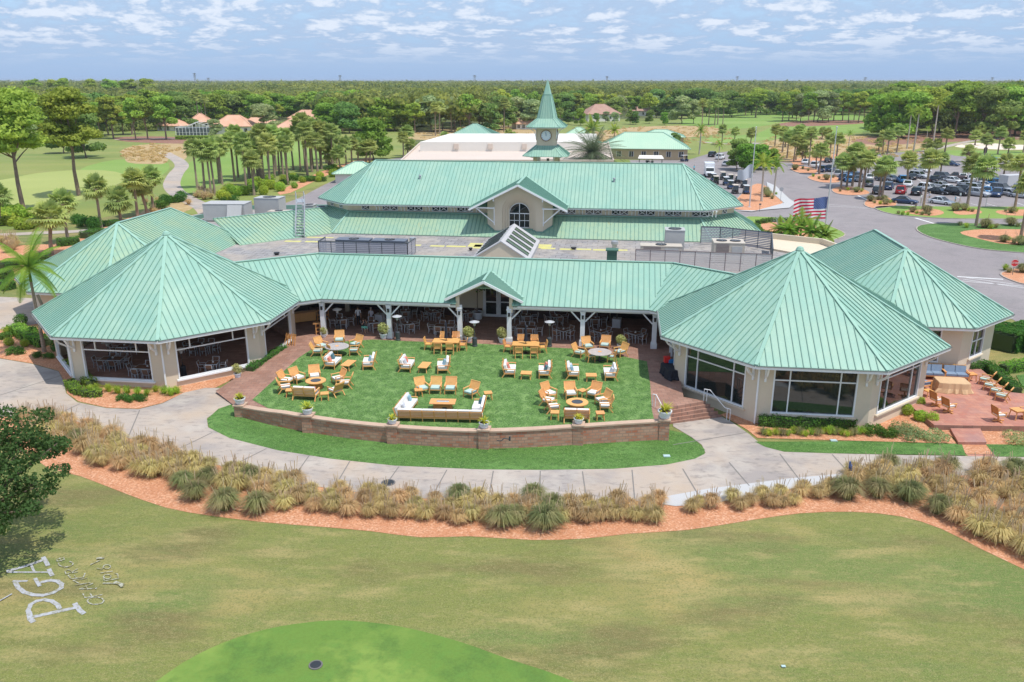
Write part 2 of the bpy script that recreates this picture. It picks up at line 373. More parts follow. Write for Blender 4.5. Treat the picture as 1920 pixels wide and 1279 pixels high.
# ---- gallery ----
GZE, GYE, GZR, GYR = 3.42, 2.75, 6.25, 8.15
PX = [-13.75, -7.75, -1.5, 2.8, 9.05, 15.05]
XC = .65
def gallery():
    el, er = -13.7, 14.5; rl, rr = -15.7, 16.6
    k = (GZR-GZE)/(GYR-GYE)
    x0, x1 = -1.75, 3.05; ym = 4.6; zm = GZE+(ym-GYE)*k
    t = lambda X, Y: (X, Y, GZE+(Y-GYE)*k)
    # slanted end bays run under the pavilion roofs
    dL = Vector((-1, -.80, 0)).normalized(); dR = Vector((1, -.80, 0)).normalized()
    eL2 = Vector((el, GYE, GZE))+dL*6.0; eR2 = Vector((er, GYE, GZE))+dR*6.0
    rL2 = Vector((rl, GYR, GZR))+dL*9.0; rR2 = Vector((rr, GYR, GZR))+dR*9.0
    planes = [[t(el, GYE), t(x0, GYE), t(x0, ym), t(x0, GYR), t(rl, GYR)],
              [t(x0, ym), t(x1, ym), t(x1, GYR), t(x0, GYR)],
              [t(x1, GYE), t(er, GYE), t(rr, GYR), t(x1, GYR), t(x1, ym)],
              [tuple(eL2), t(el, GYE), t(rl, GYR), tuple(rL2)], [t(er, GYE), tuple(eR2), tuple(rR2), t(rr, GYR)]]
    yb = GYR+2.9
    bk = [[(rl, GYR, GZR), (rr, GYR, GZR), (rr+1, yb, 4.3), (rl-1, yb, 4.3)][::-1]]
    bl = Vector((rl-1, yb, 4.3))+dL*7.5; br = Vector((rr+1, yb, 4.3))+dR*7.5
    bk += [[tuple(rL2), (rl, GYR, GZR), (rl-1, yb, 4.3), tuple(bl)], [(rr, GYR, GZR), tuple(rR2), tuple(br), (rr+1, yb, 4.3)]]
    roof_part('gallery_roof', planes+bk, club, [((rl, GYR, GZR), (rr, GYR, GZR)), ((rl, GYR, GZR), tuple(rL2)), ((rr, GYR, GZR), tuple(rR2))], capw=.22)
    eaves([((el, GYE), (PX[2]-.75, GYE)), ((PX[3]+.75, GYE), (er, GYE)), (tuple(eL2)[:2], (el, GYE)), ((er, GYE), tuple(eR2)[:2])], GZE, club)
    # inner valleys over the slanted bays
    bm_ = MB(); bm_.box(((PX[0]+PX[2])/2, 3.1, 3.08), (PX[2]-PX[0]+.4, .2, .22)); bm_.box(((PX[3]+PX[5])/2, 3.1, 3.08), (PX[5]-PX[3]+.4, .2, .22))
    bm_.bar((PX[0]-.1, 3.1, 3.078), (PX[0]-4.4, -.3, 3.078), .2, .21); bm_.bar((PX[5]+.1, 3.1, 3.078), (PX[5]+4.4, -.3, 3.078), .2, .21)
    bm_.build('beam', M['white'], club)
    for i, x in enumerate(PX):
        q = MB(); q.box((x, 3.1, 1.5), (.38, .38, 3.0)); q.box((x, 3.1, .22), (.52, .52, .44)); q.box((x, 3.1, .47), (.46, .46, .06)); q.box((x, 3.1, 2.93), (.46, .46, .08))
        o = q.build('post', M['white'], club)
        b = MB()
        for s_ in (-1, 1):
            if (i == 2 and s_ == 1) or (i == 3 and s_ == -1) or (i == 0 and s_ < 0) or (i == 5 and s_ > 0): continue
            b.bar((x+s_*.19, 3.1, 2.1), (x+s_*1.0, 3.1, 2.96), .10, .11)
        if b.v: b.build('knee_brace', M['white'], o)
        q = MB(); q.box((x, 2.85, 2.5), (.16, .12, .26)); q.box((x, 2.85, 2.66), (.2, .15, .05)); q.build('lantern', M['black'], o)
    # entrance gable
    gx = XC; zr, ze = 5.45, 3.85; hw = 3.3; yf = 2.7; yb = 8.6
    k2 = (zr-ze)/hw
    yl = GYE+(ze-GZE)/k
    P = [[(gx-hw, yf, ze), (gx, yf, zr), (gx, GYE+(zr-GZE)/k, zr), (gx-hw, yl, ze)][::-1], [(gx+hw, yf, ze), (gx, yf, zr), (gx, GYE+(zr-GZE)/k, zr), (gx+hw, yl, ze)]]
    rf = roof_part('gable_roof', P, club, [((gx, yf, zr), (gx, GYE+(zr-GZE)/k, zr))], sp=.3, capw=.2)
    for s_ in (-1, 1):
        P0, P1 = Vector((gx+s_*hw, yl, ze)), Vector((gx, GYE+(zr-GZE)/k, zr)); q = MB(); q.bar(P0+Vector((0,0,.04)), P1+Vector((0,0,.04)), .22, .05); q.build('valley_flashing', M['ridge'], rf)
    q = MB()
    for s_ in (-1, 1): q.bar((gx+s_*(hw+.05), yf-.04, ze-.16), (gx, yf-.04, zr-.12), .08, .2)
    q.build('barge_board', M['white'], rf)
    q = MB()                                  # stucco gable band with opening
    for s_ in (-1, 1):
        q.slab([(gx+s_*2.35, 3.42, 3.3), (gx+s_*2.05, 3.42, 3.3), (gx+s_*2.05, 3.42, 4.0), (gx+s_*2.35, 3.42, 3.85)], .0) if False else None
        q.box((gx+s_*2.3, 3.1, 3.35), (.3, .3, 1.3))
        q.bar((gx+s_*2.4, 3.1, 4.05), (gx, 3.1, 5.2), .3, .24)
    q.build('gable_frame', M['stucco'], club)
    q = MB(); q.slab([(gx-2.3, 3.3, 4.0), (gx, 3.3, 5.15), (gx, 10.8, 5.15), (gx-2.3, 10.8, 4.0)], .04); q.slab([(gx, 3.3, 5.15), (gx+2.3, 3.3, 4.0), (gx+2.3, 10.8, 4.0), (gx, 10.8, 5.15)], .04); q.build('porch_ceiling', M['white'], club)
    q = MB(); q.box((-8.1, 7.05, 3.36), (12.4, 7.5, .05)); q.box((8.9, 7.05, 3.36), (11.4, 7.5, .05)); q.build('ceiling', M['white'], club)
    # rear wall of the gallery with its openings
    w = MB(); Y = 10.9
    def seg(x0, x1, z0, z1): w.box(((x0+x1)/2, Y+.15, (z0+z1)/2), (x1-x0, .3, z1-z0))
    seg(-9.6, -.75, -.3, 5.4); seg(2.2, 11.3, -.3, 5.4); seg(-.75, 2.2, 3.15, 5.4); seg(-17, -9.6, 2.7, 5.4); seg(11.3, 18, 2.7, 5.4); seg(-10.6, -10.1, -.3, 2.7); seg(-14.4,-14.0,-.3,2.7)
    w.build('wall', M['stucco'], club)
    q = MB(); q.box((-5.2, Y-.03, .25), (8.7, .06, 1.1)); q.box((6.8, Y-.03, .25), (8.9, .06, 1.1)); q.build('dado_panel', mat('dark_timber', (.06,.03,.02), .6), club)
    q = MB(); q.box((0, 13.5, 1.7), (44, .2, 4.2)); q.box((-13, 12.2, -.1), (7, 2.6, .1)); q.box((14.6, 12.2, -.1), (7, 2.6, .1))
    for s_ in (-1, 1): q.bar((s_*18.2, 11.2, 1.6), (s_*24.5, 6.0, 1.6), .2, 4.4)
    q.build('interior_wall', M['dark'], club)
    # french doors
    a, b = (-.75, Y), (2.2, Y)
    for s0 in (.12, 1.55):
        f = MB()
        for sx_, w_ in ((s0, .14), (s0+1.14, .14)): f.box((-.75+sx_+w_/2, Y+.02, 1.5), (w_, .1, 3.0))
        for zz, h_ in ((.12, .24), (1.45, .10), (2.93, .14)): f.box((-.75+s0+.64, Y+.02, zz), (1.0, .098, h_))
        o = f.build('door', M['frame'], club); q = MB(); q.box((-.75+s0+.64, Y+.05, 1.5), (1.02, .02, 2.8)); q.build('pane', M['glass'], o)
        q = MB(); q.box((-.75+(1.32 if s0 < 1 else 1.63), Y-.06, 1.1), (.03, .06, .3)); q.build('handle', M['steel'], o)
    f = MB()
    for x in (-.75+.05, -.75+1.48, 2.2-.05): f.box((x, Y+.02, 1.57), (.12, .12, 3.14))
    f.box((.72, Y+.02, 3.1), (2.95, .118, .12)); f.build('door_frame', M['frame'], club)
    q = MB(); q.prism([(-22, 2.9), (-16, -2), (-15.5, 2.0), (16.5, 2.0), (17, -2), (22, 2.9), (22, 14), (-22, 14)], 3.9, 4.0) if False else None
gallery()
# ---- flat roof between the wings ----
FR = 4.0
def flatroof():
    q = MB(); q.prism([(-19, 10.8), (19, 10.8), (27.5, 6.5), (31.5, 12), (31.5, 24), (23.5, 31.5), (-24, 31.5), (-32, 25.2), (-32.2, 12.6), (-27, 6.5)], FR-.4, FR)
    q.build('flat_roof', M['flat'], club)
    q = MB(); random.seed(5)
    x = -26.0
    while x < 13:
        if not (-4.3 < x < 2.6):
            L_ = random.choice((1.6, 2.2, 1.9)); q.box((x+L_/2, 24.6+random.uniform(-.15, .15)-(.0 if x > -15 else .05*(x+15)), FR+.006), (L_, .75, .012)); x += L_+random.choice((.2, .5, 1.1))
        else: x += 1
    for X, Y in ((-4.0, 25.6), (-3.3, 24.7), (3.7, 25.8)): q.box((X, Y, FR+.011), (1.5, 2.2, .012))
    q.box((-22.8, 27.8, FR+.006), (3.2, .5, .012))
    q.build('roof_walkway_mark', M['yellow'], club)
    # skylight
    sk = MB(); x0, x1, y0, y1 = -2.55, 3.1, 15.3, 25.6; xm = .35; zb, zt = 4.65, 6.5
    sk.box(((x0+x1)/2, (y0+y1)/2, 4.32), (x1-x0, y1-y0, .66))
    sk.slab([(x0-.1, y0-.1, zb), (xm, y0-.1, zt), (xm, y1+.1, zt), (x0-.1, y1+.1, zb)][::-1], .12); sk.slab([(xm, y0-.1, zt), (x1+.1, y0-.1, zb), (x1+.1, y1+.1, zb), (xm, y1+.1, zt)][::-1], .12)
    o = sk.build('skylight', mat('skylight_membrane', (.42,.41,.42), .8, [(1.5,.5,(.52,.5,.48))]), club, False)
    gsm = MB(); gsm.poly([(x0, y0, zb-.02), (x1, y0, zb-.02), (xm, y0, zt-.1)]); gsm.poly([(x0, y1, zb-.02), (xm, y1, zt-.1), (x1, y1, zb-.02)]); gsm.build('gable_panel', M['stucco'], o)
    gm = mat('skylight_glass', (.10,.15,.09), .15)
    for k in range(4):
        for s_ in (-1, 1):
            xe = x0 if s_ < 0 else x1; ya = y0+1.0+k*2.25; L1 = .12; L2 = .92
            a0 = Vector((xm+(xe-xm)*L1, ya, zt+(zb-zt)*L1)); a1 = Vector((xm+(xe-xm)*L2, ya, zt+(zb-zt)*L2)); up = Vector((s_*.55, 0, 1)).normalized()*.06
            q = MB(); w_ = Vector((0, 1.15, 0)); pts = [a0+up, a0+w_+up, a1+w_+up, a1+up]
            q.slab([tuple(p) for p in (pts if s_ > 0 else pts)], .1); q.build('skylight_pane', gm, o)
            q = MB()
            for (p_, r_) in ((pts[0], pts[3]), (pts[1], pts[2])): q.bar(p_, r_, .07, .1)
            q.build('glazing_bar', M['charcoal'], o)
flatroof()
# ---- lower main roof, clerestory, upper roof, dormer ----
LZE, LYE, LZT, LYT = 4.08, 30.5, 6.15, 34.0
UZE, UYE, UZR, UYR = 7.27, 32.9, 11.7, 41.1
def mainblock():
    XL = 21.7
    def oct_ring(x, y, ch, yb):    # front half chamfered
        return [(-x, y), (x, y), (x+ch, y+ch), (x+ch, yb-ch), (x, yb), (-x, yb), (-x-ch, yb-ch), (-x-ch, y+ch)]
    E = oct_ring(22.3, LYE, 6.6, 51.7); T = oct_ring(21.2, LYT, 4.2, 48.2)
    dr = 0
    pl = []
    for i in range(8):
        a, b, c, d = E[i], E[(i+1) % 8], T[(i+1) % 8], T[i]
        if i == 0:
            for (p, q_) in (((a[0], -3.05), (d[0], -3.05)), ((3.05, b[0]), (3.05, c[0]))):
                pl.append([(p[0], LYE, LZE), (p[1], LYE, LZE), (q_[1], LYT, LZT), (q_[0], LYT, LZT)])
            kk = (LZT-LZE)/(LYT-LYE); pl.append([(-3.05, LYE, LZE), (3.05, LYE, LZE), (3.05, 31.6, LZE+kk*1.1), (-3.05, 31.6, LZE+kk*1.1)])
        else: pl.append([(a[0], a[1], LZE), (b[0], b[1], LZE), (c[0], c[1], LZT), (d[0], d[1], LZT)])
    roof_part('lower_roof', pl, club, [((E[i][0], E[i][1], LZE), (T[i][0], T[i][1], LZT)) for i in range(8)], m='roofold', capw=.2)
    q = MB()
    for i in range(8):
        a, b = T[i], T[(i+1) % 8]
        if i == 0:
            q.bar((a[0], a[1]-.05, LZT+.06), (-3.3, a[1]-.05, LZT+.06), .3, .12); q.bar((3.3, b[1]-.05, LZT+.06), (b[0], b[1]-.05, LZT+.06), .3, .12)
        else: q.bar((a[0], a[1], LZT+.06), (b[0], b[1], LZT+.06), .3, .12)
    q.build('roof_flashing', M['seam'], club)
    eaves([((E[0][0], LYE), (E[1][0], LYE)), (E[1], E[2]), (E[7], E[0])], LZE, club, 'gutter', .12)
    # walls down to the ground and clerestory
    w = MB(); w.prism(oct_ring(21.4, 34.25, 4.1, 47.9), -1.6, UZE-.15); w.build('clerestory_wall', M['stucco'], club)
    w = MB(); w.prism(oct_ring(22.0, 31.3, 5.9, 50.9), -1.7, LZE-.1); w.build('wall', M['stucco'], club)
    U = oct_ring(21.5, UYE, 4.9, 49.3); pl = []
    rl, rr = (-19.6, UYR, UZR), (19.3, UYR, UZR)
    z3 = lambda p: (p[0], p[1], UZE)
    pl.append([z3(U[0]), z3(U[1]), rr, rl]); pl.append([z3(U[4]), z3(U[5]), rl, rr])
    pl += [[z3(U[1]), z3(U[2]), rr], [z3(U[2]), z3(U[3]), rr], [z3(U[3]), z3(U[4]), rr], [z3(U[5]), z3(U[6]), rl], [z3(U[6]), z3(U[7]), rl], [z3(U[7]), z3(U[0]), rl]]
    rf = roof_part('upper_roof', pl, club, [(rl, rr)]+[(z3(U[i]), rr) for i in (1, 2, 3, 4)]+[(z3(U[i]), rl) for i in (5, 6, 7, 0)], m='roofold' if False else 'roof', capw=.22)
    eaves([(U[i], U[(i+1) % 8]) for i in range(8)], UZE, club, 'gutter', .12)
    q = MB(); q.prism(oct_ring(21.4, UYE+.1, 4.85, 49.2), UZE-.2, UZE-.17); q.build('soffit', M['white'], club)
    for X in (-13.0, 11.0):
        q = MB(); q.cyl((X, 37.6, 9.6), (X, 37.6, 10.25), .12, .12, 8); q.cyl((X, 37.6, 10.2), (X, 37.6, 10.3), .2, .16, 8); q.build('vent_pipe', M['steel'], rf)
    # clerestory windows with X frames, and paired brackets between
    Yf = 34.25
    def xwin(a, b, s0, wd=.92):
        a = Vector((a[0], a[1], 0)); b = Vector((b[0], b[1], 0)); d = (b-a).normalized(); n = Vector((d.y, -d.x, 0))
        z0, z1 = 6.36, 6.98; q = MB(); P = lambda s_, z_, o_: a+d*s_+n*o_+Vector((0, 0, z_))
        q.bar(P(s0, (z0+z1)/2, .02), P(s0+wd, (z0+z1)/2, .02), .03, z1-z0); o = q.build('window', M['glass'], club); f = MB()
        for (p, r_) in (((s0, z0), (s0+wd, z1)), ((s0, z1), (s0+wd, z0)), ((s0, z0), (s0+wd, z0)), ((s0, z1), (s0+wd, z1)), ((s0, z0-.03), (s0, z1+.03)), ((s0+wd, z0-.03), (s0+wd, z1+.03))):
            f.bar(P(p[0], p[1], .055), P(r_[0], r_[1], .055), .04, .05)
        f.build('frame', M['frame'], o)
    x = -20.1; k = 0
    while x < 20.4:
        if not (-4.6 < x+1 < 4.9):
            for o_ in ((0, .98) if 0 < k < 99 else (.5,)): xwin((0, Yf), (1, Yf), x+o_)
            if not (-7.5 < x < 2):
                q = MB()
                for e in (2.35, 2.75):
                    q.bar((x+e, Yf-.06, 6.3), (x+e, Yf-.06, 7.05), .07, .09); q.bar((x+e, Yf-.1, 6.75), (x+e, Yf-.9, 7.08), .08, .09)
                q.build('bracket', M['white'], club)
        x += 3.1; k += 1
    ring = oct_ring(21.4, 34.25, 4.1, 47.9)
    for (a, b) in ((ring[1], ring[2]), (ring[7], ring[0])):
        for s0 in (1.1, 3.6): xwin(a, b, s0, .8)
    for (a, b) in ((ring[2], ring[3]), (ring[6], ring[7])):
        for s0 in (.6, 2.6, 4.6): xwin(a, b, s0, .8)
    # dormer
    gx = .15; zr, ze, hw = 10.25, 7.42, 5.65; yf = 30.2; kz = (UZR-UZE)/(UYR-UYE); yb = UYE+(zr-UZE)/kz; ye = UYE+(ze-UZE)/kz
    P = [[(gx-hw, ye, ze), (gx-hw, yf, ze), (gx, yf, zr), (gx, yb, zr)], [(gx+hw, yf, ze), (gx+hw, ye, ze), (gx, yb, zr), (gx, yf, zr)]]
    rf = roof_part('dormer_roof', P, club, [((gx, yf, zr), (gx, yb, zr))], sp=.3, capw=.3)
    q = MB()
    for s_ in (-1, 1):
        q.bar((gx+s_*hw, ye, ze+.05), (gx, yb, zr+.05), .22, .06)
    q.build('valley_flashing', M['ridge'], rf)
    q = MB()
    for s_ in (-1, 1): q.bar((gx+s_*(hw+.08), yf-.04, ze-.22), (gx, yf-.04, zr-.17), .10, .2)
    q.build('barge_board', M['white'], rf)
    # dormer wall: front wall 3 m half width, side wings, arched recess
    yw = 31.35; hw2 = 2.85; z0 = 3.9
    kd = (zr-ze)/hw
    cx = gx; cz = 6.95; nseg = 16
    def arch_wall(r_in, half, y_, dy, ztop_fn, name, par, zbot, m='stucco'):
        # wall in front plane with an arched opening of radius r_in down to zbot
        q = MB(); ang = [pi*i/nseg for i in range(nseg+1)]
        inner = [(cx+r_in, zbot)]+[(cx+r_in*cos(t_), cz+r_in*sin(t_)) for t_ in ang]+[(cx-r_in, zbot)]
        outer = [(cx+half, zbot)]+[(cx+half*max(-1, min(1, 1.25*cos(t_))), ztop_fn(cx+half*max(-1, min(1, 1.25*cos(t_)))) if abs(1.25*cos(t_)) < 1 or True else 0) for t_ in ang]+[(cx-half, zbot)]
        n_ = len(inner)
        for i in range(n_-1):
            a0, a1, b1, b0 = inner[i], inner[i+1], outer[i+1], outer[i]
            f = [(a0[0], y_, a0[1]), (a1[0], y_, a1[1]), (b1[0], y_, b1[1]), (b0[0], y_, b0[1])]
            q.poly(f)
            q.poly([(a0[0], y_, a0[1]), (a0[0], y_+dy, a0[1]), (a1[0], y_+dy, a1[1]), (a1[0], y_, a1[1])])
        return q.build(name, M[m], par)
    top = lambda X: zr-.35-abs(X-cx)*kd
    w = arch_wall(1.95, hw2, yw, .22, top, 'dormer_wall', club, z0)
    ringtop = lambda r_: (lambda X: cz+sqrt(max(0, r_*r_-(X-cx)**2)) if abs(X-cx) < r_ else cz)
    def ring(r0, r1, y_, dy):
        q = MB()
        pr = [(r0, 4.4)]
        A = [(cx+r0, 4.4)]+[(cx+r0*cos(pi*i/nseg), cz+r0*sin(pi*i/nseg)) for i in range(nseg+1)]+[(cx-r0, 4.4)]
        B = [(cx+r1, 4.4)]+[(cx+r1*cos(pi*i/nseg), cz+r1*sin(pi*i/nseg)) for i in range(nseg+1)]+[(cx-r1, 4.4)]
        for i in range(len(A)-1):
            q.poly([(A[i][0], y_, A[i][1]), (A[i+1][0], y_, A[i+1][1]), (B[i+1][0], y_, B[i+1][1]), (B[i][0], y_, B[i][1])])
            q.poly([(A[i][0], y_, A[i][1]), (A[i][0], y_+dy, A[i][1]), (A[i+1][0], y_+dy, A[i+1][1]), (A[i+1][0], y_, A[i+1][1])])
        q.build('arch_moulding', M['stucco'], w)
    ring(1.68, 1.96, yw+.2, .2); ring(1.42, 1.69, yw+.4, .2); ring(1.18, 1.43, yw+.6, .2)
    q = MB()
    q.poly([(cx-hw2, yw, z0), (cx-hw2, yw, top(cx-hw2)), (cx-hw2-1.0, yw+1.0, top(cx-hw2-1.0)), (cx-hw2-1.0, yw+1.0, z0)]); q.poly([(cx-hw2-1.0, yw+1.0, z0), (cx-hw2-1.0, yw+1.0, top(cx-hw2-1)), (cx-hw2-1.0, 36, top(cx-hw2-1)), (cx-hw2-1.0, 36, z0)])
    q.poly([(cx+hw2, yw, z0), (cx+hw2, yw, top(cx+hw2)), (cx+hw2+1.0, yw+1.0, top(cx+hw2+1.0)), (cx+hw2+1.0, yw+1.0, z0)][::-1]); q.poly([(cx+hw2+1.0, yw+1.0, z0), (cx+hw2+1.0, yw+1.0, top(cx+hw2+1)), (cx+hw2+1.0, 36, top(cx+hw2+1)), (cx+hw2+1.0, 36, z0)][::-1])
    q.build('dormer_side_wall', M['stucco'], club)
    # window
    r_ = 1.22; zb = 4.95; yy = yw+.82
    q = MB(); q.poly([(cx-r_, yy, zb), (cx+r_, yy, zb)]+[(cx+r_*cos(pi*i/nseg), yy, cz-.35+r_*sin(pi*i/nseg)) for i in range(nseg+1)]); 
    wn = q.build('arched_window', M['glass'], club); f = MB(); czz = cz-.35
    for x_ in (-r_+.03, 0, r_-.03): f.box((cx+x_, yy-.04, (zb+(czz if x_ else czz+r_))/2), (.08 if x_ == 0 else .07, .07, (czz if x_ else czz+r_)-zb))
    for x_ in (-.61, .61): f.box((cx+x_, yy-.04, (zb+czz)/2), (.04, .05, czz-zb))
    for z_ in (zb+.02, (zb+czz)/2, czz): f.box((cx, yy-.045, z_), (2*r_, .06, .06 if z_ != czz else .10))
    for i in range(nseg): f.bar((cx+(r_-.02)*cos(pi*i/nseg), yy-.04, czz+(r_-.02)*sin(pi*i/nseg)), (cx+(r_-.02)*cos(pi*(i+1)/nseg), yy-.04, czz+(r_-.02)*sin(pi*(i+1)/nseg)), .07, .07, up=(0,1,0))
    f.build('frame', M['frame'], wn)
    q = MB(); q.box((cx, yy-.1, 4.83), (3.0, .5, .2)); q.build('sill', M['stucco'], wn)
    q = MB()                                       # wall filling behind the recess
    q.box((cx, yy+.18, 6.4), (4.6, .3, 5.0)); q.build('recess_wall', M['stucco'], club)
    q = MB(); st = [(-hw2-.05, yw-.08), (-1.98, yw-.08), (-1.98, yw+.15), (-1.6, yw+.15), (-1.6, yw+.4), (1.6, yw+.4), (1.6, yw+.15), (1.98, yw+.15), (1.98, yw-.08), (hw2+.05, yw-.08)]
    for i in range(len(st)-1): q.bar((cx+st[i][0], st[i][1], 4.62+(st[i][1]-yw)*.5), (cx+st[i+1][0], st[i+1][1], 4.62+(st[i+1][1]-yw)*.5), .14, .16)
    for s_ in (-1, 1): q.bar((cx+s_*(hw2+.05), yw-.08, 4.62), (cx+s_*(hw2+1.1), yw+1.0, 5.2), .14, .16)
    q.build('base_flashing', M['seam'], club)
    for s_ in (-1, 1):                            # white struts carrying the dormer eaves
        q = MB(); xa, xb = cx+s_*hw2, cx+s_*(hw-.2)
        q.bar((xa, yf+.3, 7.42), (xb, yf+.3, 7.42), .12, .12); q.bar((xa, yf+1.1, 5.55), (xb-s_*.6, yf+.3, 7.36), .12, .12); q.bar((xa+s_*.04, yf+1.1, 5.3), (xa+s_*.04, yf+1.1, 7.4), .1, .1); q.bar((xa, yf+.2, 7.42), (xa, yf+1.1, 7.42), .1, .1)
        q.box((xa, yf+.25, 8.45), (.14, .14, .5))
        q.build('eave_strut', M['white'], club)
mainblock()
# ---- back wings ----
def wing(cx, yf, yb, Rr, zr, ze, side):
    n = Rr*math.tan(pi/8)
    fr = [(cx-Rr, yf-n), (cx-n, yf-Rr), (cx+n, yf-Rr), (cx+Rr, yf-n)]; bk = [(cx+Rr, yb+n), (cx+n, yb+Rr), (cx-n, yb+Rr), (cx-Rr, yb+n)]
    V = fr+bk; z3 = lambda p: (p[0], p[1], ze); A = (cx, yf, zr); B = (cx, yb, zr)
    pl = [[z3(V[0]), z3(V[1]), A], [z3(V[1]), z3(V[2]), A], [z3(V[2]), z3(V[3]), A], [z3(V[3]), z3(V[4]), B, A], [z3(V[4]), z3(V[5]), B], [z3(V[5]), z3(V[6]), B], [z3(V[6]), z3(V[7]), B], [z3(V[7]), z3(V[0]), A, B]]
    roof_part('wing_roof', pl, club, [(A, B)]+[(z3(V[i]), A) for i in range(4)]+[(z3(V[i]), B) for i in range(4, 8)], m='roof' if side == 'right' else 'roofleft', label='long hipped green metal roof of the %s back wing' % side)
    eaves([(V[i], V[(i+1) % 8]) for i in range(8)], ze, club)
    r2 = Rr-1.05; n2 = r2*math.tan(pi/8)
    Wv = [(cx-r2, yf-n2), (cx-n2, yf-r2), (cx+n2, yf-r2), (cx+r2, yf-n2), (cx+r2, yb+n2), (cx+n2, yb+r2), (cx-n2, yb+r2), (cx-r2, yb+n2)]
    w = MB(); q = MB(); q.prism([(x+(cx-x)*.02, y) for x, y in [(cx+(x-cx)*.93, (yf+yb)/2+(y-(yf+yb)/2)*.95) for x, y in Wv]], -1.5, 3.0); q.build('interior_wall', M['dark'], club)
    sf = MB(); sf.prism([(p[0]+(cx-p[0])*.01, p[1]) for p in V], ze-.24, ze-.21); sf.build('soffit', M['soffit'], club)
    for i in range(8):
        a, b = Wv[i], Wv[(i+1) % 8]; L_ = (Vector(b)-Vector(a)).length
        op = None
        if side == 'right' and i == 1: op = (L_/2-1.3, L_/2+1.3, .15, 2.85)
        elif side == 'right' and i == 2: op = (L_/2-1.1, L_/2+1.1, .15, 2.85)
        wall_face(w, a, b, -1.8, ze-.15, op)
        if op: window(a, b, op, club, vm=(.5,), hm=(.5,), vlow=True)
    w.build('wall', M['stucco'], club)
M['roofleft'] = mat('roof_metal_left', (.27,.44,.32), .48, [(.25,.7,(.34,.44,.27),.42,.6), (1.6,.4,(.21,.37,.28),.45,.65),(.8,.35,(.37,.46,.28),.5,.62,(1,.12,1))])
wing(36.0, 8.7, 18.0, 7.9, 7.9, 3.35, 'right')
wing(-38.0, 12.4, 22.6, 9.2, 7.9, 3.0, 'left')
# link roof from the left wing to the main block, and the plain link on the right
def links():
    k = .5
    A = (-30.5, 20.6, FR+.05); B = (-22.3, 30.5, LZE)
    A = (-29.9, 21.9, FR+.06); 
    top1 = (-21.2-4.2, 37.8, 6.0); top0 = (-35.5, 27.2, 6.0)
    pl = [[A, B, top1, top0]]
    roof_part('link_roof', pl, club, [(top0, top1)], m='roofleft', capw=.2)
    q = MB(); q.prism([(-22, 31), (-24, 39), (-36, 33), (-38, 22), (-30.5, 22.4)], -1.5, 3.9); q.build('wall', M['stucco'], club)
    # equipment yard behind it
    q = MB(); q.prism([(-24.5, 39.5), (-37, 28.8), (-46, 30), (-40, 47), (-26, 50)], -1.5, 4.1); q.build('flat_roof', M['flat'], club)
    q = MB(); pts = [(-37, 28.8), (-46, 30), (-40, 47), (-26, 50), (-25.0, 43)]
    for i in range(len(pts)-1): q.bar((*pts[i], 4.35), (*pts[i+1], 4.35), .25, .6)
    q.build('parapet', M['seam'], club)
    # right: parapet walk
    q = MB(); q.prism([(31.5, 12), (37, 20), (34, 30), (24, 36), (23.5, 31.5), (31, 24)], -1.5, 4.2); q.build('wall', M['stucco'], club)
    q = MB()
    for a, b in (((37.2, 20), (34.2, 30)), ((34.2, 30), (26, 34.6))): q.bar((*a, 4.4), (*b, 4.4), .25, .8)
    q.build('parapet', M['stucco'], club)
    q = MB(); q.prism([(-17.2, -11.6), (-9, -13)], 0, 1) if False else None
links()
# ================= ground, paths, beds =================
def cat_rom(P, n=4, closed=True):
    out = []; k = len(P)
    for i in range(k if closed else k-1):
        p0, p1, p2, p3 = (P[(i-1) % k], P[i], P[(i+1) % k], P[(i+2) % k]) if closed else (P[max(0, i-1)], P[i], P[i+1], P[min(k-1, i+2)])
        for j in range(n):
            t = j/n; out.append(tuple(.5*((2*p1[a])+(-p0[a]+p2[a])*t+(2*p0[a]-5*p1[a]+4*p2[a]-p3[a])*t*t+(-p0[a]+3*p1[a]-3*p2[a]+p3[a])*t**3) for a in (0, 1)))
    if not closed: out.append(P[-1])
    return out
def drape(name, m, xy, dz, kind='structure', parent=None, zf=None):
    from mathutils.geometry import tessellate_polygon
    bm = bmesh.new(); vs = [bm.verts.new((x, y, 0)) for x, y in xy]
    for tr in tessellate_polygon([[Vector((x, y, 0)) for x, y in xy]]):
        a, b_, c = (xy[i] for i in tr); ar = (b_[0]-a[0])*(c[1]-a[1])-(b_[1]-a[1])*(c[0]-a[0])
        if abs(ar) < 1e-6: continue
        try: bm.faces.new([vs[i] for i in (tr if ar > 0 else tr[::-1])])
        except ValueError: pass
    for x in (-45, 45): bmesh.ops.bisect_plane(bm, geom=bm.verts[:]+bm.edges[:]+bm.faces[:], plane_co=(x, 0, 0), plane_no=(1, 0, 0))
    for v in bm.verts: v.co.z = (zf(v.co.x, v.co.y) if zf else gz(v.co.x))+dz
    me = bpy.data.meshes.new(name); bm.to_mesh(me); bm.free(); me.materials.append(m)
    o = bpy.data.objects.new(name, me); COL.objects.link(o)
    if parent: o.parent = parent
    if kind: o['kind'] = kind
    return o
def px(P, z=None): return [(q.x, q.y) for q in ((g(u, v) if z is None else at(u, v, z)) for u, v in P)]
def sheet(name, m, P, dz, sm=3, z=None):
    q = px(P, z); q = cat_rom(q, sm) if sm else q
    return drape(name, m, q, dz, zf=(lambda x, y: z) if z is not None else None)
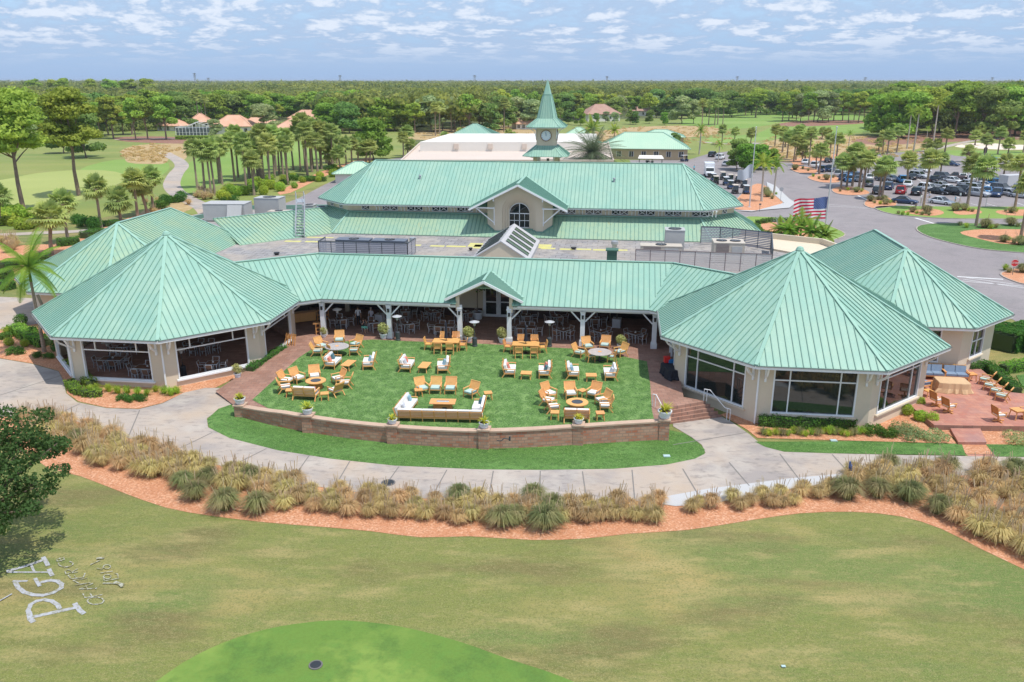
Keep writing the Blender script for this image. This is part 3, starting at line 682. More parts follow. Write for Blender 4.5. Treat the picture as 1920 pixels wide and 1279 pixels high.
def ribbon_xy(C, wd):
    L_, R_ = [], []
    for i, p in enumerate(C):
        a = Vector(C[max(0, i-1)]); b = Vector(C[min(len(C)-1, i+1)]); d = (b-a).normalized(); n = Vector((-d.y, d.x))
        w_ = wd[i]/2 if isinstance(wd, list) else wd/2
        L_.append((p[0]+n.x*w_, p[1]+n.y*w_)); R_.append((p[0]-n.x*w_, p[1]-n.y*w_))
    return L_+R_[::-1]
def strip(name, m, P, wd, dz, sm=4, z=None):
    q = px(P, z); q = cat_rom(q, sm, False) if sm else q
    return drape(name, m, ribbon_xy(q, wd), dz, zf=(lambda x, y: z) if z is not None else None)
def kerb(P, sm=3, w_=.18, h=.13, closed=True, name='kerb', m=None):
    q = px(P); q = cat_rom(q, sm, closed) if sm else q; b = MB()
    n = len(q)
    for i in range(n if closed else n-1):
        a, c = q[i], q[(i+1) % n]; b.bar((a[0], a[1], gz(a[0])+h/2), (c[0], c[1], gz(c[0])+h/2), w_, h)
    return tag(b.build(name, m or M['concrete']), kind='structure')

gr = mat('golf_grass', (.170,.190,.042), .95, [(.05,1,(.33,.26,.09),.47,.56,(.6,1.6,1)), (.10,.85,(.11,.175,.035),.49,.60,(.5,1.6,1)), (.16,.7,(.14,.105,.04),.52,.64,(.6,1.7,1)), (.45,.65,(.36,.29,.115),.52,.66,(.5,1.8,1)), (1.4,.35,(.10,.15,.035),.48,.64,(.6,1.6,1)), (4,.4,(.30,.25,.10),.50,.66,(.7,1.6,1)), (10,.55,(.10,.115,.028),.48,.62), (22,.6,(.38,.33,.15),.52,.66)], bump=(22,.5))
M.update(
 concrete=mat('concrete', (.42,.355,.30), .85, [(.16,.8,(.29,.26,.245),.46,.60,(1,2,1)), (.5,.6,(.48,.43,.37),.5,.66), (1.3,.6,(.20,.18,.165),.54,.68,(1,2.2,1)), (.12,.7,(.46,.35,.25),.52,.66), (14,.2,(.3,.28,.26),.5,.7)], bump=(30,.1)),
 concrete2=mat('concrete_pale', (.47,.465,.46), .85, [(.4,.4,(.48,.48,.48)), (2,.3,(.42,.41,.41),.5,.72)]),
 joint=mat('joint', (.20,.185,.17), .95),
 mulch=mat('bark_mulch', (.60,.275,.14), .95, [(9,.7,(.34,.13,.055),.50,.62), (7,.7,(.80,.50,.33),.50,.62), (.7,.4,(.50,.20,.09),.45,.6)], bump=(30,1.)),
 turf=mat('artificial_turf', (.062,.150,.022), .9, [(1.7,.9,(.17,.29,.08),.48,.58,(1,.7,1)), (.5,.5,(.10,.21,.04),.46,.6), (3.4,.8,(.028,.09,.010),.50,.60,(1,.7,1)), (12,.7,(.26,.38,.14),.52,.64)], bump=(30,.5)),
 turf2=mat('clipped_turf', (.055,.145,.018), .9, [(.5,.8,(.10,.22,.045),.46,.60,(.5,1,1)), (3,.7,(.025,.085,.008),.48,.60), (12,.7,(.20,.31,.09),.50,.64)], bump=(30,.5)),
 green=mat('putting_green', (.115,.20,.028), .9, [(.2,.9,(.20,.285,.05),.48,.6), (.55,.8,(.075,.15,.022),.5,.62), (1.7,.5,(.10,.21,.03),.52,.66), (9,.2,(.15,.3,.05))], bump=(30,.1)),
 asphalt=mat('asphalt', (.25,.22,.22), .9, [(.05,.5,(.30,.27,.265)), (.4,.5,(.18,.165,.165),.45,.65), (3,.3,(.36,.33,.32),.5,.7)], bump=(40,.15)),
 fairway=mat('fairway_grass', (.22,.25,.055), .95, [(.02,.7,(.14,.21,.045),.4,.6,(.5,1.6,1)), (.06,.5,(.30,.29,.09),.45,.65,(.6,1.4,1)), (.25,.35,(.20,.20,.06),.5,.7), (2,.3,(.15,.2,.04),.5,.7)]),
 fairway2=mat('mown_fairway', (.17,.28,.045), .95, [(.015,.7,(.25,.34,.08),.4,.6,(.4,1.6,1)), (.2,.3,(.16,.28,.05),.5,.7)]),
 pale=mat('pale_green_tee', (.34,.37,.11), .95, [(.03,.6,(.27,.32,.08),.4,.6,(.4,1.6,1)), (.3,.25,(.3,.36,.09),.5,.7)]),
 rough=mat('tan_rough', (.44,.30,.15), .95, [(.12,.6,(.34,.26,.10),.4,.6), (.8,.6,(.58,.42,.24),.48,.66), (2.5,.5,(.22,.18,.06),.5,.7)], bump=(4,.8)),
 sand=mat('sand', (.72,.60,.48), .95), paint=mat('road_paint', (.74,.74,.72), .7, [(3,.35,(.5,.5,.49),.5,.7)]), ypaint=mat('yellow_paint', (.75,.50,.06), .7),
 brown=mat('pine_straw', (.27,.13,.09), .95, [(1.5,.5,(.36,.2,.13)), (9,.4,(.18,.09,.06))]),
 forestfloor=mat('forest_floor', (.11,.13,.04), .95, [(.02,.5,(.14,.15,.05)), (.2,.5,(.05,.07,.02))]),
)
# base sheet to the horizon
b = MB(); D = 14000
for x0, x1 in ((-D, -45), (-45, 45), (45, D)):
    b.poly([(x0, -200, gz(x0)), (x1, -200, gz(x1)), (x1, D, gz(x1)), (x0, D, gz(x0))])
tag(b.build('ground', gr), kind='structure')
tag(drape('woodland_ground', M['forestfloor'], [(-9000, 300), (9000, 300), (9000, 13500), (-9000, 13500)], .010), kind='structure')
sheet('left_fairway', M['fairway'], [(-500,455), (0,432), (120,425), (230,400), (390,402), (560,360), (760,300), (760,225), (560,228), (300,232), (0,228), (-500,225)], .016, 0)
sheet('right_fairway', M['fairway'], [(900,300), (1240,330), (1500,330), (2300,300), (2500,250), (2300,236), (1700,205), (1500,196), (1420,196), (1300,205), (1240,222), (1100,225), (900,235)], .016, 0)
sheet('putting_surface', M['pale'], [(-120,350), (0,338), (70,325), (150,319), (215,322), (238,335), (205,352), (150,375), (100,384), (0,398), (-120,412)], .028)
sheet('mown_strip', M['fairway2'], [(150,318), (215,300), (300,300), (318,315), (290,335), (230,345), (200,330)], .024)
sheet('mown_fairway', M['fairway2'], [(1330,258), (1420,250), (1470,228), (1560,212), (1650,222), (1655,243), (1560,252), (1420,264), (1340,272)], .024)
sheet('far_fairway', M['fairway2'], [(1290,222), (1400,207), (1480,202), (1500,215), (1440,235), (1330,245), (1285,240)], .024)
sheet('oval_green', M['fairway2'], [(330,345), (342,322), (360,302), (430,275), (560,265), (620,275), (600,300), (500,320), (420,345), (365,362), (345,358)], .024)
sheet('rough_left', M['rough'], [(226,283), (262,272), (340,270), (352,284), (345,300), (322,292), (310,306), (285,308), (240,305), (233,292)], .032)
sheet('rough_path_side', M['rough'], [(262,400), (300,385), (350,378), (362,390), (330,402), (280,412)], .032)
sheet('rough_middle', M['rough'], [(1060,258), (1120,246), (1200,238), (1300,236), (1360,244), (1330,254), (1240,262), (1160,268), (1080,272)], .032)
sheet('rough_right', M['rough'], [(1415,275), (1480,258), (1600,254), (1700,258), (1740,262), (1720,280), (1640,288), (1540,300), (1470,305), (1420,292)], .032)
sheet('rough_behind_tower', M['rough'], [(760,250), (900,236), (1000,240), (1050,252), (1000,262), (860,262), (780,262)], .032)
sheet('pine_straw_bed', M['brown'], [(215,258), (300,256), (420,262), (500,264), (480,268), (360,270), (240,266)], .036)
sheet('pine_straw_island', M['brown'], [(1460,232), (1520,226), (1620,226), (1625,231), (1540,236), (1470,237)], .036)
sheet('pine_straw_grove', M['brown'], [(1600,262), (1740,250), (1920,240), (2100,240), (2100,262), (1900,262), (1750,268), (1640,272)], .036)
sheet('bunker', M['sand'], [(1790,275), (1830,268), (1920,272), (1980,270), (1980,278), (1900,281), (1840,279)], .034)
sheet('practice_green', M['fairway2'], [(1780,282), (1900,284), (2050,280), (2050,290), (1900,296), (1790,292)], .028)
sheet('hedge_bed_left', M['mulch'], [(-200,478), (0,462), (100,458), (160,442), (230,412), (300,392), (345,398), (300,430), (200,480), (70,520), (-200,560)], .036, 0)
strip('cart_path_far', M['concrete'], [(309,287), (318,292), (334,301), (341,312), (330,326), (322,345), (330,360), (352,374), (380,388), (392,400)], 3.6, .040)
strip('cart_path_left', M['concrete'], [(-80,446), (0,441), (80,437), (160,433), (300,420), (400,398)], 2.6, .040)
strip('cart_path_pines', M['concrete'], [(215,262), (300,260), (400,262), (480,264)], 2.6, .044)
strip('cart_path_tower', M['concrete'], [(1420,268), (1400,272), (1360,270), (1310,266)], 3.0, .044)
strip('cart_path_right', M['concrete'], [(1700,292), (1760,278), (1840,262), (1930,258)], 3.0, .044)
sheet('service_drive', M['asphalt'], [(500,395), (560,372), (612,345), (672,318), (720,300), (800,290), (800,330), (700,360), (620,400)], .046, 0)
sheet('service_verge', M['mulch'], [(545,362), (600,335), (650,315), (700,300), (690,296), (630,312), (570,336), (520,362)], .050, 2)
# asphalt drives and parking
sheet('asphalt', M['asphalt'], [(1180,300), (1290,300), (1330,288), (1420,278), (1500,302), (1600,294), (1680,286), (1800,284), (2300,300), (2700,520), (2500,800), (1960,640), (1900,600), (1800,560), (1600,500), (1350,420), (1200,340)], .020, 0)
sheet('path_left_yard', M['concrete'], [(-300,545), (60,560), (150,560), (150,600), (40,612), (0,618), (-300,640)], .050, 0)
# front walk
walkP = [(-160,660), (0,673), (60,683), (110,697), (119,715), (124,738), (145,755), (200,766), (260,768), (305,757), (345,737), (385,728), (412,728), (452,752), (412,768), (388,785), (390,802), (430,822), (520,845), (620,861), (740,874), (900,881), (1010,882), (1150,880), (1250,872), (1303,861), (1323,850), (1316,835), (1296,820), (1262,800), (1262,785), (1345,778), (1372,792), (1405,815), (1430,836), (1470,848), (1560,851), (1700,854), (1920,858), (2200,862), (2200,905), (1920,890), (1760,893), (1590,903), (1450,922), (1340,944), (1265,950), (1200,940), (1120,947), (1040,950), (920,945), (830,938), (700,928), (560,908), (430,878), (340,855), (250,825), (140,790), (40,780), (-160,790)]
sheet('walkway', M['concrete'], walkP, .030, 0)
sheet('apron', M['concrete2'], [(1205,939), (1330,917), (1480,898), (1590,888), (1700,884), (1700,896), (1590,903), (1450,922), (1340,944), (1268,950)], .036, 0)
jm = M['joint']
for i, (a, b_) in enumerate([((1390,868),(1432,912)), ((1462,852),(1500,905)), ((1560,853),(1592,888)), ((1665,855),(1690,882)), ((1760,857),(1782,882)), ((1845,858),(1880,888)), ((1345,866),(1400,900)), ((1215,882),(1215,936)), ((1092,885),(1100,930)), ((1013,884),(1012,944)), ((925,884),(915,942)), ((838,882),(810,932)), ((748,876),(715,922)), ((656,866),(630,910)), ((580,855),(548,900)), ((500,842),(440,872)), ((398,812),(330,845)), ((300,764),(395,812)), ((412,768),(345,805)), ((0,742),(118,704)), ((150,758),(60,800)), ((262,770),(240,822)), ((1268,880),(1278,935))]):
    pass
jo = MB()
for i, (a, b_) in enumerate([((1367,868),(1405,912)), ((1462,852),(1500,902)), ((1560,853),(1592,888)), ((1665,855),(1690,882)), ((1760,857),(1782,882)), ((1845,858),(1880,888)), ((1280,880),(1310,930)), ((1185,882),(1190,938)), ((1092,885),(1100,940)), ((1013,884),(1012,944)), ((925,884),(915,942)), ((838,882),(810,932)), ((748,876),(715,922)), ((656,866),(630,910)), ((580,855),(548,900)), ((500,842),(440,872)), ((398,812),(330,845)), ((0,742),(118,704)), ((150,758),(60,800)), ((262,770),(240,822)), ((1262,835),(1400,812))]):
    p, q = g(*a), g(*b_); d = (q-p).normalized(); n = Vector((-d.y, d.x, 0))*.035; z_ = .036 if True else 0
    jo.poly([(p.x+n.x, p.y+n.y, gz(p.x)+.042), (p.x-n.x, p.y-n.y, gz(p.x)+.042), (q.x-n.x, q.y-n.y, gz(q.x)+.042), (q.x+n.x, q.y+n.y, gz(q.x)+.042)])
tag(jo.build('walkway_joint', jm), kind='structure')
# beds
sheet('mulch_bed', M['mulch'], [(-120,770), (40,775), (140,788), (250,820), (340,850), (430,873), (560,903), (700,924), (830,935), (920,942), (1040,946), (1120,944), (1200,938), (1265,948), (1340,941), (1450,920), (1590,900), (1760,890), (1920,888), (2150,890), (2150,1180), (1920,1068), (1840,1030), (1765,992), (1690,969), (1600,960), (1500,963), (1400,977), (1290,994), (1180,1001), (1100,1010), (1000,1013), (880,1006), (790,1008), (700,997), (600,988), (500,980), (400,968), (310,952), (220,920), (150,893), (90,878), (40,850), (-120,820)], .014, 2)
sheet('mulch_bed_by_walk', M['mulch'], [(345,737), (318,728), (420,702), (520,640), (543,649), (480,690), (405,727)], .022, 0)
sheet('mulch_bed_left', M['mulch'], [(-200,590), (0,618), (30,606), (80,600), (150,640), (250,700), (330,737), (345,737), (305,756), (260,767), (200,765), (147,753), (126,738), (120,715), (110,696), (60,682), (0,672), (-200,655)], .026, 0)
sheet('mulch_bed_right', M['mulch'], [(1350,778), (1420,760), (1500,770), (1640,760), (1700,705), (1760,800), (2200,805), (2200,858), (1812,852), (1775,812), (1800,832), (1778,832), (1560,826), (1420,822), (1400,806), (1372,790)], .034, 0)
sheet('turf_strip_right', M['turf2'], [(1415,829), (1500,829), (1620,828), (1780,833), (1803,833), (1811,855), (1700,853), (1560,851), (1470,848), (1435,839)], .040, 0)
sheet('turf_strip_far_right', M['turf2'], [(1848,834), (2200,838), (2200,860), (1866,857)], .040, 0)
sheet('lower_turf', M['turf2'], [(447,755), (577,800), (735,822), (908,834), (1085,828), (1247,806), (1283,813), (1303,826), (1321,843), (1321,852), (1303,861), (1250,872), (1150,880), (1010,882), (900,881), (740,874), (620,861), (520,845), (430,822), (392,803), (388,787), (410,767)], .036, 0)
sheet('putting_green', M['green'], [(120,1400), (250,1310), (340,1245), (420,1205), (500,1180), (580,1167), (650,1164), (750,1175), (860,1203), (950,1235), (1060,1272), (1200,1340), (1250,1400)], .012, 3)
# terrace
WL = [(-13.8,-13.65), (-11.0,-14.75), (-8.2,-15.5), (-5.2,-16.05), (-2.2,-16.35), (.8,-16.42), (3.76,-16.25), (6.8,-15.6), (9.67,-14.75), (12.5,-13.9), (15.2,-13.15)]
st_a = at(1258, 763, 0); st_b = at(1323, 752, 0)
pt = [lw(x, y) for x, y in WL]+[st_a, st_b]+[lw(x, y) for x, y in ((16.8, -8.0), (16.8, 3.0), (20, 6), (20, 12), (-20, 12), (-20, 6), (-16.7, 3.0))]+[at(548, 652, 0), at(515, 706, 0), at(476, 746, 0)]
b = MB(); xy = [(p.x, p.y) for p in pt]
tp = drape('terrace', M['brickfloor'], xy, 0., zf=lambda x, y: 0.)
b.add([(x, y, 0) for x, y in xy]+[(x, y, -1.6) for x, y in xy], [(i, i+len(xy), (i+1) % len(xy)+len(xy), (i+1) % len(xy)) for i in range(len(xy))])
tag(b.build('terrace_edge', M['brickfloor']), kind='structure')
# ramp on the left
drape('brick_walk', M['brickfloor'], px([(548, 648), (563, 668), (515, 708), (474, 750), (447, 757), (403, 727), (470, 690)], -.25), .02, zf=lambda x, y: -max(0., min(.70, (65.2-y)/10.5*.70)))
lawnP = [lw(x, y+.35) for x, y in WL[1:-1]]+[lw(14.6, -12.9), at(1222, 768, 0), at(1219, 720, 0), at(1213, 678, 0), at(1150, 665, 0), at(1090, 655, 0), at(1000, 650, 0), at(880, 644, 0), at(760, 640, 0), at(700, 637, 0), at(640, 641, 0), at(585, 655, 0), at(560, 671, 0), at(515, 712, 0), at(473, 750, 0)]
drape('lawn', M['turf'], [(p.x, p.y) for p in lawnP], .02, zf=lambda x, y: 0.)
# steps
for k in range(1, 5):
    q = MB(); a0 = at(1258, 763, 0); b0 = at(1325, 751, 0); a1 = g(1256, 795, .03); b1 = g(1353, 782, .03)
    t0 = (k-1)/4; t1 = k/4; z_ = 0-(1.12)*k/5
    P = [a0.lerp(a1, t0), a0.lerp(a1, t1), b0.lerp(b1, t1), b0.lerp(b1, t0)]
    q.prism([(p.x, p.y) for p in P], -1.6, z_); tag(q.build('step', M['brickfloor']), kind='structure')
# right terrace
rt = [at(u, v, -.85) for u, v in ((1752, 797), (1700, 755), (1640, 722), (1690, 690), (1830, 684), (1890, 735), (1990, 745), (2100, 802))]
xy = [(p.x, p.y) for p in rt]
drape('right_terrace', M['brickpatio'] if 'brickpatio' in M else M.setdefault('brickpatio', brickmat('patio_paving', (.43,.17,.115), (.52,.25,.17), (.33,.17,.12), .9, .62, .42, .7, .015, extra=[(.7,.5,(.36,.16,.13)), (2.5,.35,(.55,.30,.22),.5,.7), (.35,.35,(.28,.2,.2),.55,.7)])), xy, 0, zf=lambda x, y: -.85)
b = MB(); b.add([(x, y, -.85) for x, y in xy]+[(x, y, -1.6) for x, y in xy], [(i, i+len(xy), (i+1) % len(xy)+len(xy), (i+1) % len(xy)) for i in range(len(xy))])
tag(b.build('right_terrace_edge', M['brickfloor']), kind='structure')
for (P, z_) in (([(1782,803), (1838,803), (1850,829), (1797,829)], -1.03), ([(1797,829), (1850,829), (1868,857), (1812,857)], -1.24)):
    q = MB(); w_ = [at(u, v, z_) for u, v in P]; q.prism([(p.x, p.y) for p in w_][::-1] if False else [(p.x, p.y) for p in (w_[3], w_[2], w_[1], w_[0])], -1.8, z_); tag(q.build('garden_step', M['brickpatio']), kind='structure')
# retaining wall with piers
wall = thing('retaining_wall', 'low curved brick retaining wall with stone coping between the terrace lawn and lower turf', 'wall', (0, 0, 0))
q = MB(); cp = MB(); WS = cat_rom(WL, 3, False)
for i in range(len(WS)-1):
    a, c = lw(*WS[i]), lw(*WS[i+1]); zt = .22 if i > 3 else -.1+.32*(i/4)
    zt2 = .22 if i+1 > 3 else -.1+.32*((i+1)/4)
    q.bar((a.x, a.y, zt/2-.8), (c.x, c.y, zt2/2-.8), .38, zt+1.6); cp.bar((a.x, a.y, zt+.05), (c.x, c.y, zt2+.05), .50, .10)
q.build('brick_course', M['brickwall'], wall); cp.build('coping', M['cap'], wall)
PIERS = []
for k in (0, 2, 4, 6, 8, 10):
    a = lw(*WL[k]); q = MB(); ht = .36 if k else .05
    q.box((a.x, a.y, (ht-1.8)/2), (.66, .66, ht+1.8), LA); o = q.build('pier', M['brickwall'], wall); q = MB(); q.box((a.x, a.y, ht+.05), (.80, .80, .10), LA); q.build('cap', M['cap'], o); PIERS.append(Vector((a.x, a.y, ht+.10)))
q = MB(); a = lw(4.7, -16.33); q.tube([(a.x-.1, a.y-.2, -.25), (a.x+.15, a.y-.35, -.2), (a.x+.35, a.y-.3, -.05), (a.x+.7, a.y-.3, -.12)], .03); q.cyl((a.x+.7, a.y-.3, -.2), (a.x+.7, a.y-.3, .08), .06); 
tag(q.build('water_spigot', M['charcoal']), 'grey metal pipe and tap on the retaining wall beside its middle pier', 'tap')
# painted lettering on the grass
q = MB(); cnt = [0]
def stroke(P, wd, mb):
    for i in range(len(P)-1):
        a = g(P[i][0]/6.393, 1000+P[i][1]/6.393); c = g(P[i+1][0]/6.393, 1000+P[i+1][1]/6.393); d = (c-a)
        if d.length < 1e-3: continue
        d.normalize(); n = Vector((-d.y, d.x, 0))*wd*.40; e = d*wd*.28; cnt[0] += 1; z_ = .016+cnt[0]*.0004
        mb.poly([(p.x, p.y, gz(p.x)+z_) for p in (a-e-n, c+e-n, c+e+n, a-e+n)])
def ell(cx, cy, rx, ry, a0=0, a1=360, n=10): return [(cx+rx*cos(R(a0+(a1-a0)*i/n)), cy+ry*sin(R(a0+(a1-a0)*i/n))) for i in range(n+1)]
pm = mat('turf_paint', (.38,.38,.39), .9, [(6,.75,(.21,.20,.11),.50,.62), (5,.25,(.55,.66,.78),.5,.7)])
pm2 = mat('turf_paint_thin', (.38,.38,.31), .9, [(6,.9,(.20,.18,.08),.46,.56)])
L = MB(); S = MB()
LET = [([(395,1005), (650,950), (900,895)], .27), ([(900,850), (960,930), (1000,960)], .26), ([(350,960), (365,1030), (395,1060)], .28), ([(370,1010), (338,930), (370,855), (440,815), (530,800), (620,815), (690,860), (715,905)], .24),
 ([(165,575), (240,578), (320,575)], .16), ([(185,590), (215,650), (290,710), (400,742), (520,748), (640,715), (735,660), (740,615), (690,578), (600,568), (500,590)], .25), ([(425,550), (455,600), (475,632)], .2),
 ([(100,455), (300,400), (540,318)], .26), ([(100,470), (340,472), (570,470)], .14), ([(380,395), (410,465)], .14), ([(520,295), (550,340), (575,388)], .24), ([(590,440), (605,475), (625,508)], .24)]
for P, w_ in LET: stroke(P, w_, L)
SM = [([(1020,778), (1120,760), (1222,742)], .07), ([(995,730), (1022,778)], .07), ([(1083,728), (1110,768)], .07), (ell(1147,815,100,44), .075),
 ([(955,672), (1040,640), (1112,608)], .07), ([(958,676), (1060,672), (1160,665)], .07), ([(1030,632), (1052,680)], .06), ([(905,632), (1000,612), (1080,600)], .07), ([(880,575), (960,612), (905,630)], .06), ([(880,575), (960,560), (1042,546)], .07),
 ([(820,512), (858,555), (1000,535), (1020,488)], .08), ([(895,512), (918,548)], .06), ([(795,500), (870,470), (930,435)], .07), ([(795,500), (780,462), (820,444), (858,462), (872,482), (935,470)], .06), ([(770,420), (850,405)], .06),
 (ell(790,375,88,35,-60,200), .07), ([(680,322), (765,298), (772,325), (690,345), (680,322)], .055), ([(715,305), (738,345)], .05),
 ([(1265,578), (1420,552)], .06), ([(1378,490), (1412,498), (1420,552)], .06), (ell(1288,530,46,26), .06), ([(1240,530), (1250,575)], .05), ([(1205,486), (1350,466)], .06), (ell(1285,412,45,24), .06), ([(1240,412), (1225,445), (1165,430)], .06)]
for P, w_ in SM: stroke(P, w_, S)
for P, w_ in (([(1240,610), (1390,612)], .09), ([(1385,600), (1470,628)], .22), ([(1440,625), (1465,650)], .16), ([(1090,385), (1200,335)], .08), ([(1175,312), (1240,305)], .2), ([(1150,680), (1155,670)], .05)): stroke(P, w_, S)
stroke([(-20,832), (140,742)], .10, L)
t = thing('painted_lettering', 'white painted words PGA OF AMERICA 1916 on the grass in front of the left tree', 'lettering', (0,0,0))
L.build('large_lettering', pm, t); S.build('small_lettering', pm2, t)
# drains and lids
def disc(name, u, v, r, m, label, cat, grid=True):
    p = g(u, v); t = thing(name, label, cat, (p.x, p.y, p.z)); q = MB(); q.lathe([(r, -.05), (r, .05), (r*.8, .055), (r*.8, .03)], 20); q.build('rim', m, t)
    q = MB()
    for k in range(-3, 4):
        h_ = sqrt(max(.01, (r*.8)**2-(k*r*.22)**2)); q.box((0, k*r*.22, .042), (2*h_, r*.1, .03))
    q.build('grate', M['charcoal'], t); q = MB(); q.cyl((0,0,.015), (0,0,.028), r*.8, n=20); q.build('pit', M['black'], t)
M['iron'] = mat('cast_iron', (.14,.13,.125), .8)
disc('drain_cover', 592, 1248, .28, M['iron'], 'round black grated drain cover set in the bright green putting surface', 'drain')
disc('manhole_cover', 728, 906, .42, M['iron'], 'round dark manhole cover in the walkway edge behind tan grass clumps', 'manhole')
for u, v, lb in ((1250,855,'small pale utility lid in the lower turf near its right end'), (1563,826,'small pale utility lid in the mulch in front of the right pavilion'), (1469,1249,'tiny pale blue marker lid in the foreground grass')):
    p = g(u, v, .05); q = MB(); q.box((0,0,0), (.42,.3,.06)); q.box((0,0,.035), (.36,.24,.02)); q.xf(Matrix.Scale(.4 if u == 1469 else 1, 4)); tag(q.build('utility_lid', mat('lid_plastic', (.42,.55,.55), .6), loc=p), lb, 'lid')
# kerbed islands on the right
isl = [('island_flag', [(1393,409), (1440,408), (1530,414), (1556,425), (1585,440), (1560,452), (1500,470), (1440,455), (1405,432)]),
       ('island_oval', [(1718,430), (1740,421), (1830,420), (1960,426), (2060,440), (2060,485), (1930,476), (1850,469), (1790,458), (1740,444)]),
       ('island_strip', [(1640,391), (1662,387), (1760,388), (2000,390), (2100,400), (2100,418), (1960,412), (1800,411), (1730,408), (1672,402)]),
       ('island_stop', [(1876,516), (1892,508), (1940,500), (2040,500), (2040,545), (1935,536), (1900,528)]),
       ('island_palm', [(1620,384), (1630,373), (1660,370), (1678,378), (1680,386), (1660,390), (1635,391)]),
       ('island_mid', [(1560,356), (1580,350), (1620,356), (1630,364), (1600,367), (1570,364)]),
       ('island_upper', [(1515,332), (1540,327), (1568,332), (1574,342), (1545,343), (1522,338)]),
       ('island_top', [(1482,317), (1500,312), (1530,318), (1530,325), (1500,325)]),
       ('island_carts', [(1372,388), (1400,356), (1420,345), (1440,352), (1452,365), (1470,378), (1450,390), (1410,396)])]
for nm, P in isl:
    gm_ = M['turf2'] if nm == 'island_oval' else M['fairway2'] if nm in ('island_flag', 'island_strip') else M['mulch']
    sheet(nm, gm_, P, .10, 3); kerb(P)
for P in ([(1435,415), (1500,412), (1530,425), (1520,450), (1470,452), (1430,436)], [(1800,437), (1850,431), (1960,434), (1990,450), (1900,460), (1835,449)], [(1690,398), (1750,393), (1770,401), (1740,406)], [(1788,397), (1830,394), (1840,401), (1800,404)], [(1870,396), (1960,394), (1970,404), (1890,405)], [(1640,402), (1600,398), (1590,400)]):
    if len(P) > 3: sheet('bed', M['mulch'], P, .115, 3)
sheet('sidewalk', M['concrete2'], [(1437,342), (1455,350), (1480,374), (1492,382), (1480,391), (1420,396), (1380,396), (1410,398), (1470,382), (1440,356)], .15, 0)
sheet('kerbside_mulch', M['mulch'], [(1480,300), (1560,290), (1640,284), (1640,288), (1560,298), (1490,312)], .052, 0)
pl = MB()
def line(a, b_, w_=.13, z=.024):
    p, q_ = g(*a), g(*b_); d = (q_-p).normalized(); n = Vector((-d.y, d.x, 0))*w_/2
    pl.poly([(k.x, k.y, gz(k.x)+z) for k in (p-n, q_-n, q_+n, p+n)])
line((1795,519), (1881,524), .35); line((1800,527), (1918,537)); line((1806,524), (1925,541)); line((1812,521), (1900,533))
line((1716,409), (1757,421), .4); line((1609,367), (1626,375), .4); line((1550,386), (1640,392), .1); line((1550,383), (1630,390), .1)
for a, c in (((1703,325),(1735,345)), ((1690,338),(1725,362)), ((1722,318),(1752,333)), ((1690,382),(1740,391)), ((1730,382),(1780,392)), ((1820,382),(1860,392)), ((1850,382),(1890,393)), ((1780,362),(1800,372)), ((1905,380),(1940,392))): line(a, c, .14)
tag(pl.build('road_marking', M['paint']), kind='structure')
# low hills of turf on the far fairways are flat here; tan drive by the pines
sheet('far_drive', M['concrete'], [(960,265), (1000,256), (1010,250), (1020,262), (1030,270)], .056, 0)
# ================= vegetation =================
import numpy as np
rng = np.random.default_rng(11)
def npmesh(name, V, Q, mats, mi=None):
    me = bpy.data.meshes.new(name); nv = len(V); nq = len(Q); k = Q.shape[1]
    me.vertices.add(nv); me.vertices.foreach_set('co', V.astype(np.float32).ravel())
    me.loops.add(nq*k); me.loops.foreach_set('vertex_index', Q.astype(np.int32).ravel())
    me.polygons.add(nq); me.polygons.foreach_set('loop_start', np.arange(0, nq*k, k, dtype=np.int32)); me.polygons.foreach_set('loop_total', np.full(nq, k, dtype=np.int32))
    for m in mats: me.materials.append(m)
    me.update(calc_edges=True); me.validate(); return me
def leaves(C, N, size, aspect=1.6, jit=.55, rnd=None):
    """quads at points C with normals N (+random) ; returns V,Q"""
    n = len(C); N = N+rng.normal(0, jit, (n, 3)); N /= np.linalg.norm(N, axis=1)[:, None]
    A = np.cross(N, rng.normal(0, 1, (n, 3))); A /= np.linalg.norm(A, axis=1)[:, None]; B = np.cross(N, A)
    s = (size*rng.uniform(.6, 1.35, n))[:, None]; A = A*s*.5; B = B*s*.5/aspect
    V = np.stack([C-A-B*.4, C+B*-1, C+A+B*.3, C+B], 1).reshape(-1, 3); Q = np.arange(n*4).reshape(n, 4); return V, Q
def lobes(L, n, shell=.75, low=.5):
    """n leaf centres spread over the outer parts of lobes L=[(x,y,z,rx,rz)]"""
    L = np.array(L); w = L[:, 3]**2; idx = rng.choice(len(L), n, p=w/w.sum()); d = rng.normal(0, 1, (n, 3)); d /= np.linalg.norm(d, axis=1)[:, None]
    d[:, 2] = np.where(d[:, 2] < -.2, d[:, 2]*low, d[:, 2]); r = rng.uniform(shell, 1.05, n)**.8
    C = L[idx, :3]+d*r[:, None]*np.stack([L[idx, 3], L[idx, 3], L[idx, 4]], 1); return C, d
br = lambda c, k=2.15: tuple(min(.8, x*k) for x in c)
fol = lambda n, c, c2, c3, rnd=.18, sc=.35: mat(n, br(c), .75, [(sc, .7, br(c2), .42, .6), (sc*4, .55, br(c3), .48, .66)], rnd=rnd, spec=.2, transl=.42)
